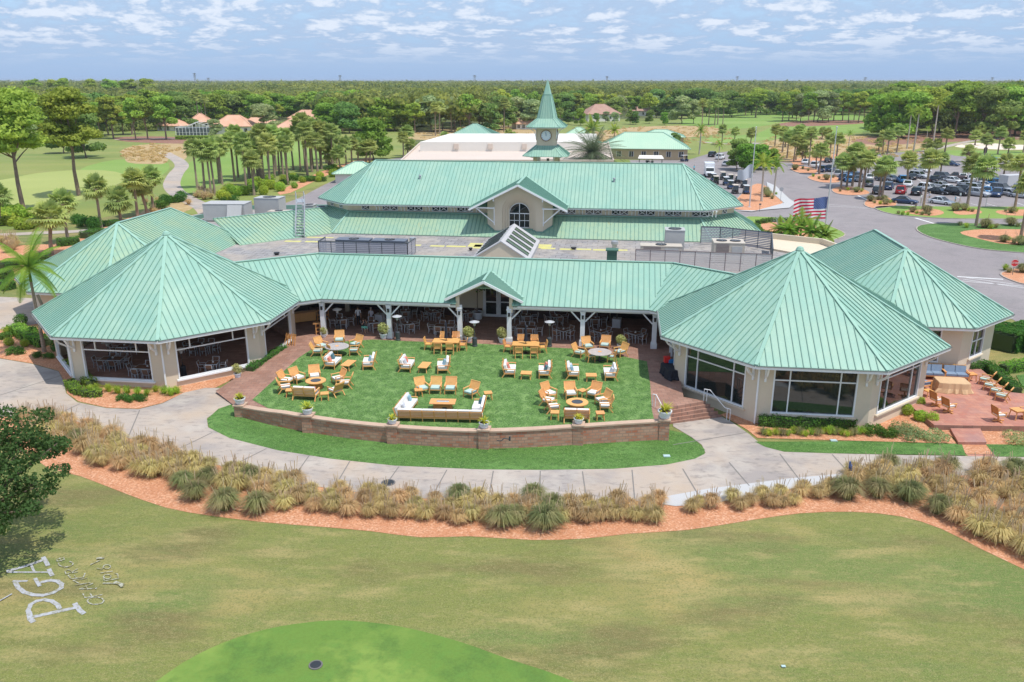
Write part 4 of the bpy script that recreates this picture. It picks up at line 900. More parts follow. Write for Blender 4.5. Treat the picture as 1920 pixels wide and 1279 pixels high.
M.update(bark=mat('bark', (.20,.15,.11), .95, [(1.5,.5,(.12,.09,.07)), (8,.5,(.30,.23,.17),.5,.65,(1,1,.3))]), barkp=mat('pine_bark', (.25,.17,.13), .95, [(1.2,.5,(.17,.12,.09)), (7,.5,(.36,.28,.22),.5,.65,(1,1,.3))]),
 palmbark=mat('palm_bark', (.34,.26,.19), .95, [(2,.5,(.25,.19,.14)), (10,.6,(.14,.10,.08),.5,.62,(.3,.3,2.5))]), royalbark=mat('royal_bark', (.48,.43,.37), .8, [(2,.4,(.38,.34,.3))]),
 f_pine=fol('pine_needles', (.155,.215,.035), (.235,.275,.045), (.07,.13,.022)), f_oak=fol('oak_leaves', (.095,.15,.038), (.15,.205,.048), (.045,.085,.025)),
 f_bright=fol('bright_leaves', (.11,.185,.025), (.165,.235,.035), (.05,.10,.018)), f_grey=fol('grey_leaves', (.165,.205,.09), (.24,.265,.12), (.085,.125,.05)),
 f_palm=fol('palm_fronds', (.175,.215,.065), (.26,.28,.08), (.10,.145,.045), .15, 1.), f_tuft=fol('rough_tufts', (.30,.22,.10), (.36,.27,.14), (.14,.13,.045), .1, .2), f_feather=fol('feather_fronds', (.105,.165,.022), (.20,.225,.03), (.05,.10,.016), .15, 1.), f_date=fol('date_fronds', (.075,.10,.052), (.12,.14,.085), (.035,.055,.03), .05, 1.),
 f_dead=mat('dead_fronds', (.30,.21,.12), .9, rnd=.1), f_hedge=fol('hedge_leaves', (.042,.10,.018), (.08,.15,.025), (.02,.05,.010), .12, 1.5), f_lime=fol('lime_leaves', (.17,.24,.03), (.27,.30,.045), (.07,.13,.02), .15, 1.5),
 f_tan=fol('tan_grass', (.28,.215,.10), (.36,.28,.15), (.17,.165,.055), .16, 2.5), f_ggrass=fol('green_grass_blades', (.135,.145,.06), (.25,.205,.11), (.08,.10,.03), .15, 1.2), f_shade=fol('shade_tree_leaves', (.042,.08,.022), (.07,.11,.03), (.022,.045,.014)), f_plume=mat('seed_plumes', (.50,.38,.24), .9, rnd=.1),
 f_blue=fol('agave_leaves', (.16,.21,.20), (.22,.28,.26), (.09,.14,.125), .05, 2.), f_brom=fol('bromeliad_leaves', (.27,.27,.03), (.36,.34,.06), (.11,.16,.02), .1, 3.), f_var=fol('variegated_leaves', (.23,.24,.08), (.33,.31,.15), (.09,.12,.03), .1, 4.),
 f_wood=mat('far_wood_foliage', (.29,.32,.07), .8, [(.06,.85,(.40,.42,.09),.46,.56), (.008,.7,(.13,.20,.08),.45,.6), (.11,.7,(.13,.19,.06),.52,.6), (.08,.5,(.27,.27,.13),.55,.62)], spec=.15, transl=.42),
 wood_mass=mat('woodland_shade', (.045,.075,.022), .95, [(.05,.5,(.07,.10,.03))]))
# ================= furniture =================
FS = 1.13
class Kind(Kind):
    def put(s, p, rz=0., label=None, group=None, sc=None):
        b_ = getattr(s, 'base', 1.); sc = b_ if sc is None else sc
        return super().put(p, rz, label, group, sc)

M.update(cushw=mat('white_cushion', (.74,.72,.69), .9, [(6,.3,(.62,.60,.58))]), cusha=mat('aqua_cushion', (.42,.56,.52), .9), cushb=mat('blue_cushion', (.19,.26,.36), .9, [(5,.4,(.25,.33,.43))]),
 pilc=mat('coral_pillow', (.66,.24,.17), .9), pilb=mat('blue_pillow', (.22,.38,.46), .9, [(9,.5,(.4,.52,.58))]), pild=mat('teal_pillow', (.08,.17,.20), .9), pilg=mat('grey_striped_pillow', (.48,.50,.54), .9, [(12,.5,(.7,.7,.72))]),
 alu=mat('silver_aluminium', (.60,.62,.65), .35, metal=.3), brownslat=mat('brown_slats', (.20,.095,.05), .6), firegl=mat('fire_glass', (.42,.52,.56), .3, [(14,.7,(.75,.78,.8)), (20,.4,(.15,.22,.26))]),
 stone=mat('mosaic_stone', (.40,.36,.34), .6, [(9,.7,(.56,.52,.49),.48,.6), (22,.6,(.2,.18,.18),.5,.62)]), woodtop=mat('weathered_wood_top', (.44,.38,.35), .7, [(9,.6,(.33,.28,.25)), (2,.4,(.55,.5,.47))]),
 canvas=mat('tan_canvas', (.62,.42,.24), .9, [(2,.4,(.54,.36,.2))]), fabricblk=mat('black_cloth', (.012,.014,.022), .85), navy=mat('navy_canvas', (.012,.016,.03), .8), white_pot=mat('white_glazed_pot', (.66,.68,.72), .45, [(4,.3,(.55,.57,.6))]),
 skin=mat('skin', (.52,.30,.20), .6), hair=mat('dark_hair', (.05,.03,.02), .8), hairb=mat('blond_hair', (.55,.40,.22), .8), greyhair=mat('grey_hair', (.4,.38,.36), .8), soil=mat('soil', (.10,.06,.04), .95))
def armchair(cm, nm='teak_armchair'):
    def mk():
        t = thing(nm, None, 'armchair'); tk = M['teak']
        q = MB(); q.box((0,-.02,.30), (.62,.62,.07)); q.build('seat', tk, t)
        q = MB(); q.box((0,-.04,.385), (.58,.58,.10)); q.build('cushion', M[cm], t)
        b = MB()
        b.bar((-.34,.20,.30), (-.34,.50,.92), .05, .06); b.bar((.34,.20,.30), (.34,.50,.92), .05, .06); b.bar((-.36,.495,.90), (.36,.495,.90), .05, .09)
        for k in range(9): x = -.28+.07*k; b.bar((x,.235,.36), (x,.485,.88), .058, .025)
        b.build('backrest', tk, t)
        for s in (-1, 1):
            q = MB(); q.bar((s*.35,-.31,0), (s*.35,-.31,.56), .05, .05); q.build('leg', tk, t)
            q = MB(); q.bar((s*.35,.20,.34), (s*.35,.46,0), .05, .055); q.build('leg', tk, t)
            q = MB(); q.bar((s*.35,-.36,.58), (s*.35,.34,.58), .075, .035); q.build('armrest', tk, t)
        return t
    return Kind(mk)
AW, AA = armchair('cushw'), armchair('cusha'); AW.base = AA.base = FS
def dining(cm=None, nm='teak_dining_chair'):
    def mk():
        t = thing(nm, None, 'chair'); tk = M['teak']
        q = MB(); q.box((0,0,.43), (.54,.50,.05)); q.build('seat', tk, t)
        if cm: q = MB(); q.box((0,-.01,.475), (.50,.46,.05)); q.build('cushion', M[cm], t)
        q = MB(); q.bar((-.27,.25,.46), (-.27,.36,.92), .045, .05); q.bar((.27,.25,.46), (.27,.36,.92), .045, .05); q.bar((-.29,.355,.90), (.29,.355,.90), .04, .08)
        for k in range(8): x = -.21+.06*k; q.bar((x,.262,.50), (x,.352,.88), .048, .02)
        q.build('backrest', tk, t)
        for s in (-1, 1):
            for y0, y1 in ((-.22,-.24), (.22,.30)): q = MB(); q.bar((s*.27,y0,.64 if y0 < 0 else .5), (s*.27,y1,0), .045, .05); q.build('leg', tk, t)
            q = MB(); q.bar((s*.27,-.27,.65), (s*.27,.28,.65), .06, .03); q.build('armrest', tk, t)
        return t
    return Kind(mk)
DC, DCA = dining(), dining('cusha'); DC.base = DCA.base = 1.1
def cafechair():
    t = thing('cafe_chair', None, 'chair'); al = M['alu']
    q = MB()
    for k in range(6): q.box((0,-.19+.075*k,.45), (.46,.062,.025))
    q.build('seat', M['brownslat'], t)
    q = MB()
    for k in range(4): q.bar((-.22,.245+.022*k,.58+.085*k), (.22,.245+.022*k,.58+.085*k), .02, .068)
    q.build('backrest', M['brownslat'], t)
    for s in (-1, 1):
        q = MB(); q.bar((s*.25,-.22,0), (s*.25,-.20,.66), .035, .04); q.build('leg', al, t)
        q = MB(); q.bar((s*.25,.26,0), (s*.25,.22,.45), .035, .04); q.bar((s*.25,.22,.45), (s*.25,.33,.90), .035, .04); q.build('leg', al, t)
        q = MB(); q.bar((s*.25,-.22,.67), (s*.25,.27,.67), .05, .025); q.build('armrest', al, t)
    q = MB(); q.bar((-.25,.325,.90), (.25,.325,.90), .03, .03); q.box((0,0,.425), (.5,.46,.025)); q.build('frame', al, t)
    return t
CF = Kind(cafechair)
def cafetable(L_, W_):
    def mk():
        t = thing('cafe_table', None, 'table'); q = MB()
        n = int(L_/.115)
        for k in range(n): q.box((-L_/2+.0575+k*.115*L_/(n*.115), 0, .735), (.10, W_, .03))
        q.build('tabletop', M['brownslat'], t)
        f = MB()
        for s in (-1, 1): f.box((0, s*(W_/2+.015), .72), (L_+.09, .04, .07)); f.box((s*(L_/2+.02), 0, .72), (.04, W_, .068))
        f.build('frame', M['alu'], t)
        for sx in (-1, 1):
            for sy in (-1, 1): q = MB(); q.box((sx*(L_/2-.02), sy*(W_/2-.02), .35), (.055,.055,.70)); q.build('leg', M['alu'], t)
        q = MB(); q.box((.05,.03,.79), (.14,.09,.08)); q.box((.05,.03,.85), (.08,.05,.05)); q.build('condiment_holder', M['cushw'], t)
        return t
    return Kind(mk)
CT, CTL = cafetable(.86,.86), cafetable(1.7,.9)
def F_(u, v, ox, oy, s): return at(ox+u/s, oy+v/s, 0)
A_ = lambda x, y, z=0: at(560+x/5.328, 600+y/5.328, z); B_2 = lambda x, y, z=0: at(900+x/4.8, 600+y/4.8, z); C_ = lambda x, y, z=0: at(480+x/7.992, 620+y/7.992, z)
def face(p, c): return atan2(c.y-p.y, c.x-p.x)+pi/2
# gallery seating
E5 = lambda x, y, z=0: at(500+x/3.998, 460+y/3.998, z); E6 = lambda x, y, z=0: at(900+x/4, 460+y/4, z)
order = ['near the left post beside the tall patio heater', 'where the seated woman in black sits', 'right of the second post by the planter', 'at the back wall behind the second post', 'at the back wall left of the middle', 'at the back left of the glass doors']
tabs = [(E5(560,548,.74),.35,'first left gallery table beside the white topped heater'), (E5(800,572,.74),.35,'second gallery table where the woman in black sits'), (E5(1052,582,.74),.5,'third gallery table right of the second white post'), (E5(1040,488,.74),.1,'rear gallery table behind the second white post'), (E5(1243,495,.74),.6,'rear gallery table against the blank left wall'), (E5(1490,500,.74),.5,'rear gallery table beside the big potted fig'),
        (E6(345,522,.74),.1,'rear gallery table by the small potted tree'), (E6(572,528,.74),.3,'rear gallery table at the right beige wall'), (E6(625,632,.74),.75,'front gallery table right of the plain heater'), (E6(862,545,.74),-.05,'rear gallery table near the white square planter'), (E6(905,642,.74),.75,'front gallery table beside the fifth white post'), (E6(1165,658,.74),.7,'front gallery table beside the sixth post')]
gall = set()
for i, (p, r_, lb) in enumerate(tabs):
    p = Vector((p.x, p.y, 0)); CT.put(p, r_, lb)
    for k in range(4):
        a = r_+k*pi/2; d = Vector((cos(a), sin(a), 0)); c = p+d*.82
        vd = ('right', 'far side', 'left', 'near side')[int(((a+pi/4) % (2*pi))//(pi/2))]
        CF.put(c, face(c, p), 'cafe chair %s of the %s' % (vd.replace('on the ', ''), lb))
for (p, lb, r_) in ((E5(1335,600,.74), 'left', -.13), (E6(345,612,.74), 'right', -.13)):
    p = Vector((p.x, p.y, 0)); CTL.put(p, r_, 'long six seat gallery table beside the post on the %s of the entrance' % lb); ex = Vector((cos(r_), sin(r_), 0)); ey = Vector((-sin(r_), cos(r_), 0))
    for k, (a, b_) in enumerate(((-.42,.75), (.42,.75), (-.42,-.75), (.42,-.75), (-1.2,0), (1.2,0))):
        c = p+ex*a+ey*b_; f = p+ex*(a if b_ else 0)
        CF.put(c, face(c, f), 'cafe chair at %s %s of the long table %s of the entrance' % (('back', 'back', 'front', 'front', 'end', 'end')[k], 'left' if a < 0 else 'right', lb))
# interior tables seen through the left pavilion windows
for (u, v, r_, lb, L_) in ((275,688,0.,'long table inside the front pavilion window', 1), (210,672,.1,'shorter far left table inside the front pavilion window', 1), (398,680,.2,'square table inside the middle pavilion window', 0), (378,645,.1,'rear middle table inside the left pavilion', 1), (232,648,.2,'rear left table inside the left pavilion', 0)):
    p = at(u, v, -.5+.74); p.z = -.5; (CTL if L_ else CT).put(p, LA+r_, lb)
    for k, (a, b_) in enumerate(((-.45,.75), (.45,.75), (-.45,-.75), (.45,-.75), (-1.2,0), (1.2,0)) if L_ else ((.8,0), (-.8,0), (0,.8), (0,-.8))):
        q_ = LA+r_; ex = Vector((cos(q_), sin(q_), 0)); ey = Vector((-sin(q_), cos(q_), 0)); c = p+ex*a+ey*b_; f = p+ex*(a if b_ and L_ else 0)
        CF.put(c, face(c, f), 'cafe chair, %s %s, %s' % ('back' if b_ > 0 else 'front' if b_ < 0 else 'end', 'left' if a < 0 else 'right' if a > 0 else 'middle', lb.replace(' behind the',' by the').replace(' of the left pavilion', ' in the left pavilion')))
# stone tables with teak chairs
def roundtable(top, r, lb, nm='stone_table'):
    def mk():
        t = thing(nm, lb, 'table'); q = MB(); q.lathe([(r,.70),(r,.75),(r*.97,.765),(.14,.765)], 28); q.build('tabletop', M[top], t)
        q = MB(); q.cyl((0,0,.75),(0,0,.78),.15,n=14); q.build('centre_plate', M['teak'], t); q = MB(); q.cyl((0,0,.03),(0,0,.70),.07,n=8)
        q.box((0,0,.03),(.9,.09,.06)); q.box((0,0,.031),(.09,.9,.058)); q.build('pedestal', M['charcoal'], t); return t
    return Kind(mk)
p = at(631.7, 649.3, .76); p.z = .02; pL = p
roundtable('stone', .98, 'round mosaic stone table at the left end of the lawn').put(p)
for k, (x, y, w_) in enumerate(((232,300,'back left'), (410,238,'far'), (572,282,'back right'), (560,345,'front right'), (345,358,'near'), (190,352,'front left'))):
    c = A_(x, y, .02); AA.put(c, face(c, pL), 'teak armchair with aqua cushion at the %s side of the round mosaic stone table' % w_) if k != 4 else DC.put(c, face(c, pL), 'teak chair at the near side of the round mosaic stone table seen from behind')
p = at(900+1078/4.8, 600+287/4.8, .76); p.z = .02; pR = p
roundtable('woodtop', .95, 'round weathered grey table at the right end of the lawn').put(p)
for k, (x, y, w_) in enumerate(((892,330,'left'), (968,272,'back left'), (1125,262,'back right'), (1262,325,'right'), (995,372,'front left'), (1182,378,'front right'))):
    c = B_2(x, y, .02); (AA if k < 4 else DCA).put(c, face(c, pR), 'teak chair with aqua cushion at the %s of the round weathered grey table' % w_)
# long teak dining tables with closed umbrella
def teaktable():
    t = thing('teak_dining_table', None, 'table'); q = MB()
    for k in range(9): q.box((0,-.46+.115*k,.735), (2.0,.105,.035))
    q.build('tabletop', M['teak'], t); q = MB(); q.box((0,0,.68),(1.8,.85,.07)); q.build('apron', M['teak'], t)
    for sx in (-1,1):
        for sy in (-1,1): q = MB(); q.box((sx*.88,sy*.40,.34),(.08,.08,.68)); q.build('leg', M['teak'], t)
    return t
TT = Kind(teaktable); TT.base = 1.1
def umbrella():
    t = thing('closed_umbrella', None, 'umbrella'); q = MB(); q.cyl((0,0,0),(0,0,2.5),.025,n=8); q.build('pole', M['black'], t); q = MB(); q.lathe([(.02,2.5),(.06,2.4),(.10,1.9),(.13,1.5),(.17,1.15),(.19,1.05),(.10,1.12)], 9); q.build('folded_canopy', M['navy'], t)
    q = MB(); q.lathe([(.25,0),(.25,.05),(.05,.10)], 14); q.build('base', M['black'], t); return t
UM = Kind(umbrella)
for Fn, tp, ch, lb in ((A_, (1475,215), ((1392,332,'near left',0), (1512,338,'near right',0), (1302,292,'left end',1), (1642,300,'right end',1), (1450,242,'far left',0), (1572,242,'far right',0)), 'left'), (B_2, (412,222), ((350,338,'near left',0), (487,340,'near right',0), (255,285,'left end',1), (562,292,'right end',1), (372,245,'far left',0), (490,248,'far right',0)), 'right')):
    p = Fn(*tp, .75); p.z = .02; TT.put(p, LA*.6, 'rectangular teak dining table with a closed dark umbrella on the %s of the entrance' % lb); UM.put(p, 0, 'closed dark umbrella standing through the teak dining table on the %s of the entrance' % lb)
    for x, y, w_, e in ch:
        c = Fn(x, y, .02); cc = Vector((c.x, p.y, 0)) if not e else p; DC.put(c, face(c, cc), 'teak chair at the %s of the dining table %s of the entrance' % (w_, lb))
# sofas (two seats) facing each other
def sofa(n=2, pil=(), cm='cushw', nm='teak_sofa', slat_back=False):
    def mk():
        W_ = .68*n; t = thing(nm, None, 'sofa'); tk = M['teak']
        q = MB(); q.box((0,0,.28),(W_+.06,.72,.08)); q.build('seat_frame', tk, t)
        for k in range(n):
            x = -W_/2+.34+.68*k; q = MB(); q.box((x,-.04,.39),(.65,.66,.14)); q.build('seat_cushion', M[cm], t)
            q = MB(); q.box((x,.27,.63),(.64,.15,.44), 0, -.28); q.build('back_cushion', M[cm], t)
        q = MB(); 
        for k in range(5): q.bar((-W_/2,.335+.035*k,.38+.11*k),(W_/2,.335+.035*k,.38+.11*k),.022,.05)
        for k in range(n+1): q.bar((-W_/2+.68*k,.34,.28),(-W_/2+.68*k,.52,.88),.05,.05)
        q.build('backrest', tk, t)
        for s in (-1,1):
            q = MB(); q.bar((s*(W_/2+.02),-.33,0),(s*(W_/2+.02),-.33,.56),.05,.06); q.build('leg', tk, t); q = MB(); q.bar((s*(W_/2+.02),.30,.3),(s*(W_/2+.02),.50,0),.05,.06); q.build('leg', tk, t)
            q = MB(); q.bar((s*(W_/2+.02),-.38,.58),(s*(W_/2+.02),.40,.58),.075,.035); q.build('armrest', tk, t)
        for (x, m_) in pil: q = MB(); q.box((x,.10,.60),(.38,.14,.36),.15,-.35); q.build('pillow', M[m_], t)
        return t
    return Kind(mk)
S1 = sofa(2, ((-.35,'pilc'),(.3,'pild'))); S2 = sofa(2, ((.0,'pilb'),)); S3 = sofa(2, ((.2,'pilc'),(-.2,'pilg')));  S4 = sofa(2, ((.3,'pilg'),))
for k_ in (S1, S2, S3, S4): k_.base = 1.16
def Sx(K, c, dirx, lb, wob=0.):                      # sofa facing +x or -x of the terrace
    K.put(c, (pi/2 if dirx > 0 else -pi/2)+LA*.3+wob, lb)
Sx(S1, A_(348,462,.02), 1, 'two seat teak sofa with coral and teal pillows, leftmost on the lawn', -.1); Sx(S2, A_(702,468,.02), -1, 'two seat teak sofa with blue pillow facing the leftmost sofa', .12)
Sx(S3, A_(1088,490,.02), 1, 'two seat teak sofa with coral and grey pillows left of the middle coffee table', -.05); Sx(S2, A_(1442,505,.02), -1, 'two seat teak sofa with blue pillow above the curved sectional', .1)
S5 = sofa(2, ((.0,'pilc'),)); S6 = sofa(2, ((-.2,'pilb'),(.25,'pilg'))); S5.base = S6.base = 1.16
Sx(S5, B_2(270,488,.02), 1, 'teak sofa with one coral pillow just right of the lawn middle'); Sx(S1, B_2(578,498,.02), -1, 'teak sofa with coral pillow facing left near the lawn middle')
Sx(S6, B_2(838,505,.02), 1, 'teak sofa with grey pillows above the right fire pit'); Sx(S4, B_2(1165,518,.02), -1, 'rightmost teak sofa on the lawn with grey pillow')
def lowtable(L_, W_, H_=.42, nm='coffee_table'):
    def mk():
        t = thing(nm, None, 'table'); q = MB(); n = max(4, int(W_/.1))
        for k in range(n): q.box((0,-W_/2+W_*(k+.5)/n,H_-.02),(L_,W_/n-.008,.035))
        q.build('tabletop', M['teak'], t); q = MB(); q.box((0,0,H_-.07),(L_*.85,W_*.8,.05)); q.build('apron', M['teak'], t)
        for sx in (-1,1):
            for sy in (-1,1): q = MB(); q.bar((sx*L_*.36,sy*W_*.34,H_-.05),(sx*L_*.44,sy*W_*.44,0),.045,.045); q.build('leg', M['teak'], t)
        return t
    return Kind(mk)
CTb, CTs, STb = lowtable(1.25,.66), lowtable(.72,.66), lowtable(.5,.5,.46,'side_table'); CTb.base = CTs.base = STb.base = 1.13
CTb.put(A_(500,485,.02), pi/2+LA*.5-.18, 'oblong teak coffee table between the two leftmost sofas'); CTb.put(A_(1260,505,.02), pi/2+LA*.5-.12, 'oblong teak coffee table above the curved sectional')
CTs.put(B_2(416,525,.02), LA, 'square teak coffee table with a small item just right of the lawn middle'); CTs.put(B_2(1000,545,.02), LA*.3, 'square teak coffee table above the right fire pit')
# fire pits
def firepit(r, lb):
    def mk():
        t = thing('fire_pit_table', lb, 'fire table'); q = MB(); q.lathe([(r*.62,.0),(r*.62,.54)], 20); q.build('base', M['teakd'], t); q = MB(); q.lathe([(r*.5,.54),(r,.54),(r,.60),(r*.45,.60),(r*.45,.5)], 28); q.build('tabletop', M['teak'], t)
        for k in range(20): pass
        q = MB(); q.cyl((0,0,.52),(0,0,.585),r*.45,n=22); q.build('fire_bowl', M['firegl'], t); q = MB(); q.lathe([(r*.45,.595),(r*.46,.612),(r*.52,.605),(r*.52,.60),(r*.45,.60)], 22); q.build('rim', M['charcoal'], t); return t
    return Kind(mk)
fp = C_(895,748,.6); fp.z = .02; firepit(.74, 'round teak fire pit table at the front left of the lawn').put(fp)
for x, y, w_ in ((462,812,'left back'), (632,772,'back left'), (885,742,'far'), (1235,785,'back right'), (1345,850,'right'), (1195,965,'front right'), (440,915,'front left')):
    c = C_(x, y, .02); AW.put(c, face(c, fp), 'teak armchair with white cushion at the %s of the left round fire pit' % w_)
fq = B_2(875,738,.6); fq.z = .02; firepit(.76, 'round teak fire pit table at the front right of the lawn').put(fq)
for x, y, w_ in ((622,702,'back left'), (612,765,'middle left'), (655,825,'front left'), (815,700,'far left'), (1022,700,'far right'), (1100,765,'middle right'), (1125,815,'front right')):
    c = B_2(x, y, .02); AW.put(c, face(c, fq), 'teak armchair with white cushion at the %s of the right round fire pit' % w_)
LS = sofa(2, ((-.45,'pilc'),), nm='slat_back_sofa'); LS2 = sofa(2, (), nm='slat_back_sofa'); LS.base = LS2.base = 1.17
c = C_(760,1010,.02); LS.put(c, face(c, fp)-.02, 'slat backed teak sofa with coral pillow turned away at the left fire pit')
c = B_2(870,905,.02); LS2.put(c, face(c, fq), 'slat backed teak sofa turned away at the right fire pit')
for P_2, r_, lb in ((C_(1035,1035,.02),.2,'small teak side table right of the left slat backed sofa'), (C_(515,985,.02),.1,'small teak side table left of the left slat backed sofa'), (B_2(672,890,.02),-.1,'small teak side table at the front left of the right fire pit'), (B_2(1080,895,.02),.05,'small teak side table at the front right of the right fire pit'), (B_2(922,690,.02),.6,'small teak side table between the two far chairs of the right fire pit'), (A_(1200,760,.02),.2,'small teak side table behind the left arm of the sectional'), (A_(1893,790,.02),.2,'small teak side table behind the right arm of the sectional')): STb.put(P_2, r_, lb)
# U shaped sectional
def sectional():
    a = A_(1000,1015,.02); b_ = A_(1830,1035,.02); t = thing('sectional_sofa', 'large U shaped teak sectional sofa with white cushions around a rectangular fire table', 'sofa', a.lerp(b_, .5), atan2(b_.y-a.y, b_.x-a.x)); W_ = (b_-a).length; tk = M['teak']
    def run(x0, y0, ang, n, L_, lab):
        Mx = Matrix.Translation((x0, y0, 0)) @ Matrix.Rotation(ang, 4, 'Z'); w_ = L_/n
        f = MB(); f.box((L_/2,.40,.28),(L_,.74,.08)); 
        for k in range(5): f.bar((0,.03-.03*k,.36+.11*k),(L_,.03-.03*k,.36+.11*k),.022,.05)
        f.xf(Mx).build('frame', tk, t)
        for k in range(n+1):
            q = MB(); q.bar((w_*k,.10,.0),(w_*k,.06,.34),.06,.05); q.bar((w_*k,.06,.34),(w_*k,-.12,.86),.06,.05); q.xf(Mx).build('leg', tk, t)
        for k in range(n):
            q = MB(); q.box((w_*(k+.5),.44,.39),(w_-.03,.66,.14)); q.xf(Mx).build('seat_cushion', M['cushw'], t)
            q = MB(); q.box((w_*(k+.5),.12,.66),(w_-.03,.17,.46),0,.25); q.xf(Mx).build('back_cushion', M['cushw'], t)
        return Mx
    run(-W_/2, 0, 0, 7, W_, 'back')
    M1 = run(-W_/2+.0, 3.1, -pi/2-.10, 4, 2.9, 'l') ; M2 = run(W_/2-.02, .75, pi/2-.10 if False else pi/2, 3, 2.1, 'r')
    for Mx, L_ in ((M1, 0.0), (M2, 2.1)):
        q = MB(); q.bar((L_,-.0,.58),(L_,.76,.58),.08,.035); q.bar((L_,.74,0),(L_,.74,.57),.05,.05); q.xf(Mx).build('armrest', tk, t)
    for Mx, x, m_ in ((M1,.4,'pilb'), (M1,1.9,'pilg'), (M2,1.7,'pild')): q = MB(); q.box((x,.32,.62),(.4,.14,.38),.1,.35); q.xf(Mx).build('pillow', M[m_], t)
    q = MB(); q.box((.7,.45,.56),(.66,.6,.14)); q.xf(M2).build('pillow', M['cushw'], t)
sectional()
c = A_(1440,815,.62); t = thing('fire_table', 'rectangular teak fire table inside the U shaped sectional sofa', 'fire table', (c.x, c.y, .02), LA*.4)
q = MB(); 
for k in range(8): q.box((0,-.42+.12*k,.60),(1.75,.112,.05)) if k not in (3,4) else (q.box((-.65,-.42+.12*k,.60),(.45,.112,.05)), q.box((.65,-.42+.12*k,.60),(.45,.112,.05)))
q.build('tabletop', M['teak'], t); q = MB(); q.box((0,0,.28),(1.25,.6,.56)); q.build('base', M['teakd'], t); q = MB(); q.box((0,.0,.60),(.84,.22,.03)); q.build('fire_glass', M['firegl'], t)
q = MB(); q.box((0,.12,.615),(.9,.03,.03)); q.box((0,-.12,.615),(.9,.03,.03)); q.build('rim', M['charcoal'], t); q = MB(); q.box((.15,-.31,.2),(.3,.02,.2)); q.build('vent_panel', M['black'], t)
for x, y, w_ in ((1235,728,'leftmost'), (1370,725,'second'), (1520,728,'third'), (1722,768,'rightmost')):
    p = A_(x, y, .02); AA.put(p, face(p, c) if w_ in ('leftmost', 'rightmost') else LA*.4, '%s of the four aqua cushioned armchairs across from the sectional sofa' % w_)
# planters on the piers
def potplant(fm='f_brom', r=.36, h=.42, kind='spiky', s=1., pot='white_pot', sq=False):
    def mk():
        random.seed(int(r*100)+len(kind)); t = thing('potted_plant', None, 'planter'); q = MB()
        if sq: q.box((0,0,h/2),(r*2,r*2,h)); q.box((0,0,h-.03),(r*2.12,r*2.12,.07))
        else: q.lathe([(r*.62,0),(r*.78,.06),(r*.98,h*.8),(r*1.08,h*.82),(r*1.1,h),(r*.92,h),(r*.9,h*.86)], 18)
        q.build('pot', M[pot], t); q = MB(); q.cyl((0,0,h*.8),(0,0,h*.9),r*.9,n=14); q.build('soil', M['soil'], t)
        if kind == 'spiky':
            q = MB()
            for i in range(46):
                a = i*2.4; el = R(random.uniform(12, 80)); l = random.uniform(.38, .62)*s; d = Vector((cos(a)*cos(el), sin(a)*cos(el), sin(el))); b0 = Vector((0,0,h*.9)); m1 = b0+d*l*.6; e = b0+d*l+Vector((0,0,-.10*cos(el))); w_ = Vector((-sin(a), cos(a), 0))*.035
                q.add([b0-w_*.6, b0+w_*.6, m1+w_, m1-w_, e], [(0,1,2,3),(3,2,4)])
            q.build('leaves', M[fm], t)
        else:
            global rng; rng = np.random.default_rng(3); tall = kind == 'tree'; L = [(random.uniform(-.2,.2)*s, random.uniform(-.2,.2)*s, h+(1.1 if tall else .30)*s+random.uniform(-.1,.55 if tall else .3)*s, .36*s, .34*s) for _ in range(9)]
            C, D_ = lobes(L, 700, .3, 1.); V, Q = leaves(C, D_, .13 if not tall else .17, 2., .9); o = bpy.data.objects.new('leaves', npmesh('leaves', V, Q, [M[fm]])); COL.objects.link(o); o.parent = t; CH_.setdefault(t.name, []).append(o)
            q = MB(); q.tube([(0,0,h*.8),(.03,.02,h+.5*s),(0,0,h+(1.1 if tall else .35)*s)],.03); q.build('stem', M['bark'], t)
        return t
    return Kind(mk)
PB, PBs = potplant(), potplant('f_brom', .33, .40, 'spiky', 1.15); PV = potplant('f_var', .30, .42, 'bush', 1.); PT = potplant('f_hedge', .33, .5, 'tree', 1.5); PSQ = potplant('f_hedge', .32, .72, 'tree', 1.1, 'white_pot', True)
for i, (p, lb) in enumerate(zip(PIERS, ('white pot of yellow bromeliad on the left end pier of the brick wall', 'white pot of yellow bromeliad on the second pier, before the slat backed sofa', 'white pot with sparse orange bromeliad on the third pier from the left', 'white pot of yellow bromeliad on the middle right pier beside the tap', 'white pot with sparse orange bromeliad on the fifth pier before the right fire pit', 'white pot with bright yellow bromeliad on the right end pier by the steps'))): (PB if i % 2 == 0 else PBs).put(p, i, lb, None, (1., 1.05, .8, .95, .85, 1.3)[i])
for (p, k, lb, s_) in ((E5(430,690), PV, 'small potted yellow plant at the foot of the first white post', .75), (E5(878,700), PV, 'potted variegated plant left of the second white post', 1.15), (E5(1513,722), PV, 'potted variegated plant right of the third white post', 1.1), (E5(1765,730), PV, 'potted variegated plant left of the fourth white post', 1.1), (E6(1055,778), PV, 'potted plant with pale yellow leaves behind the round weathered table', 1.0), (at(446,708,-.4), PV, 'potted plant at the corner of the left pavilion beside the brick walk', .9),
    (E5(1583,555), PT, 'tall potted fig beside the glass doors', 1.5), (E6(345,560), PT, 'small potted tree behind the long table right of the doors', 1.1), (E6(1025,612), PSQ, 'white square planter with dark leafy tree at the right end of the gallery', 1.15), (E5(850,575), PSQ, 'white square planter with dark tree behind the woman at the left', 1.1)): k.put(p, 1.3, lb, None, s_)
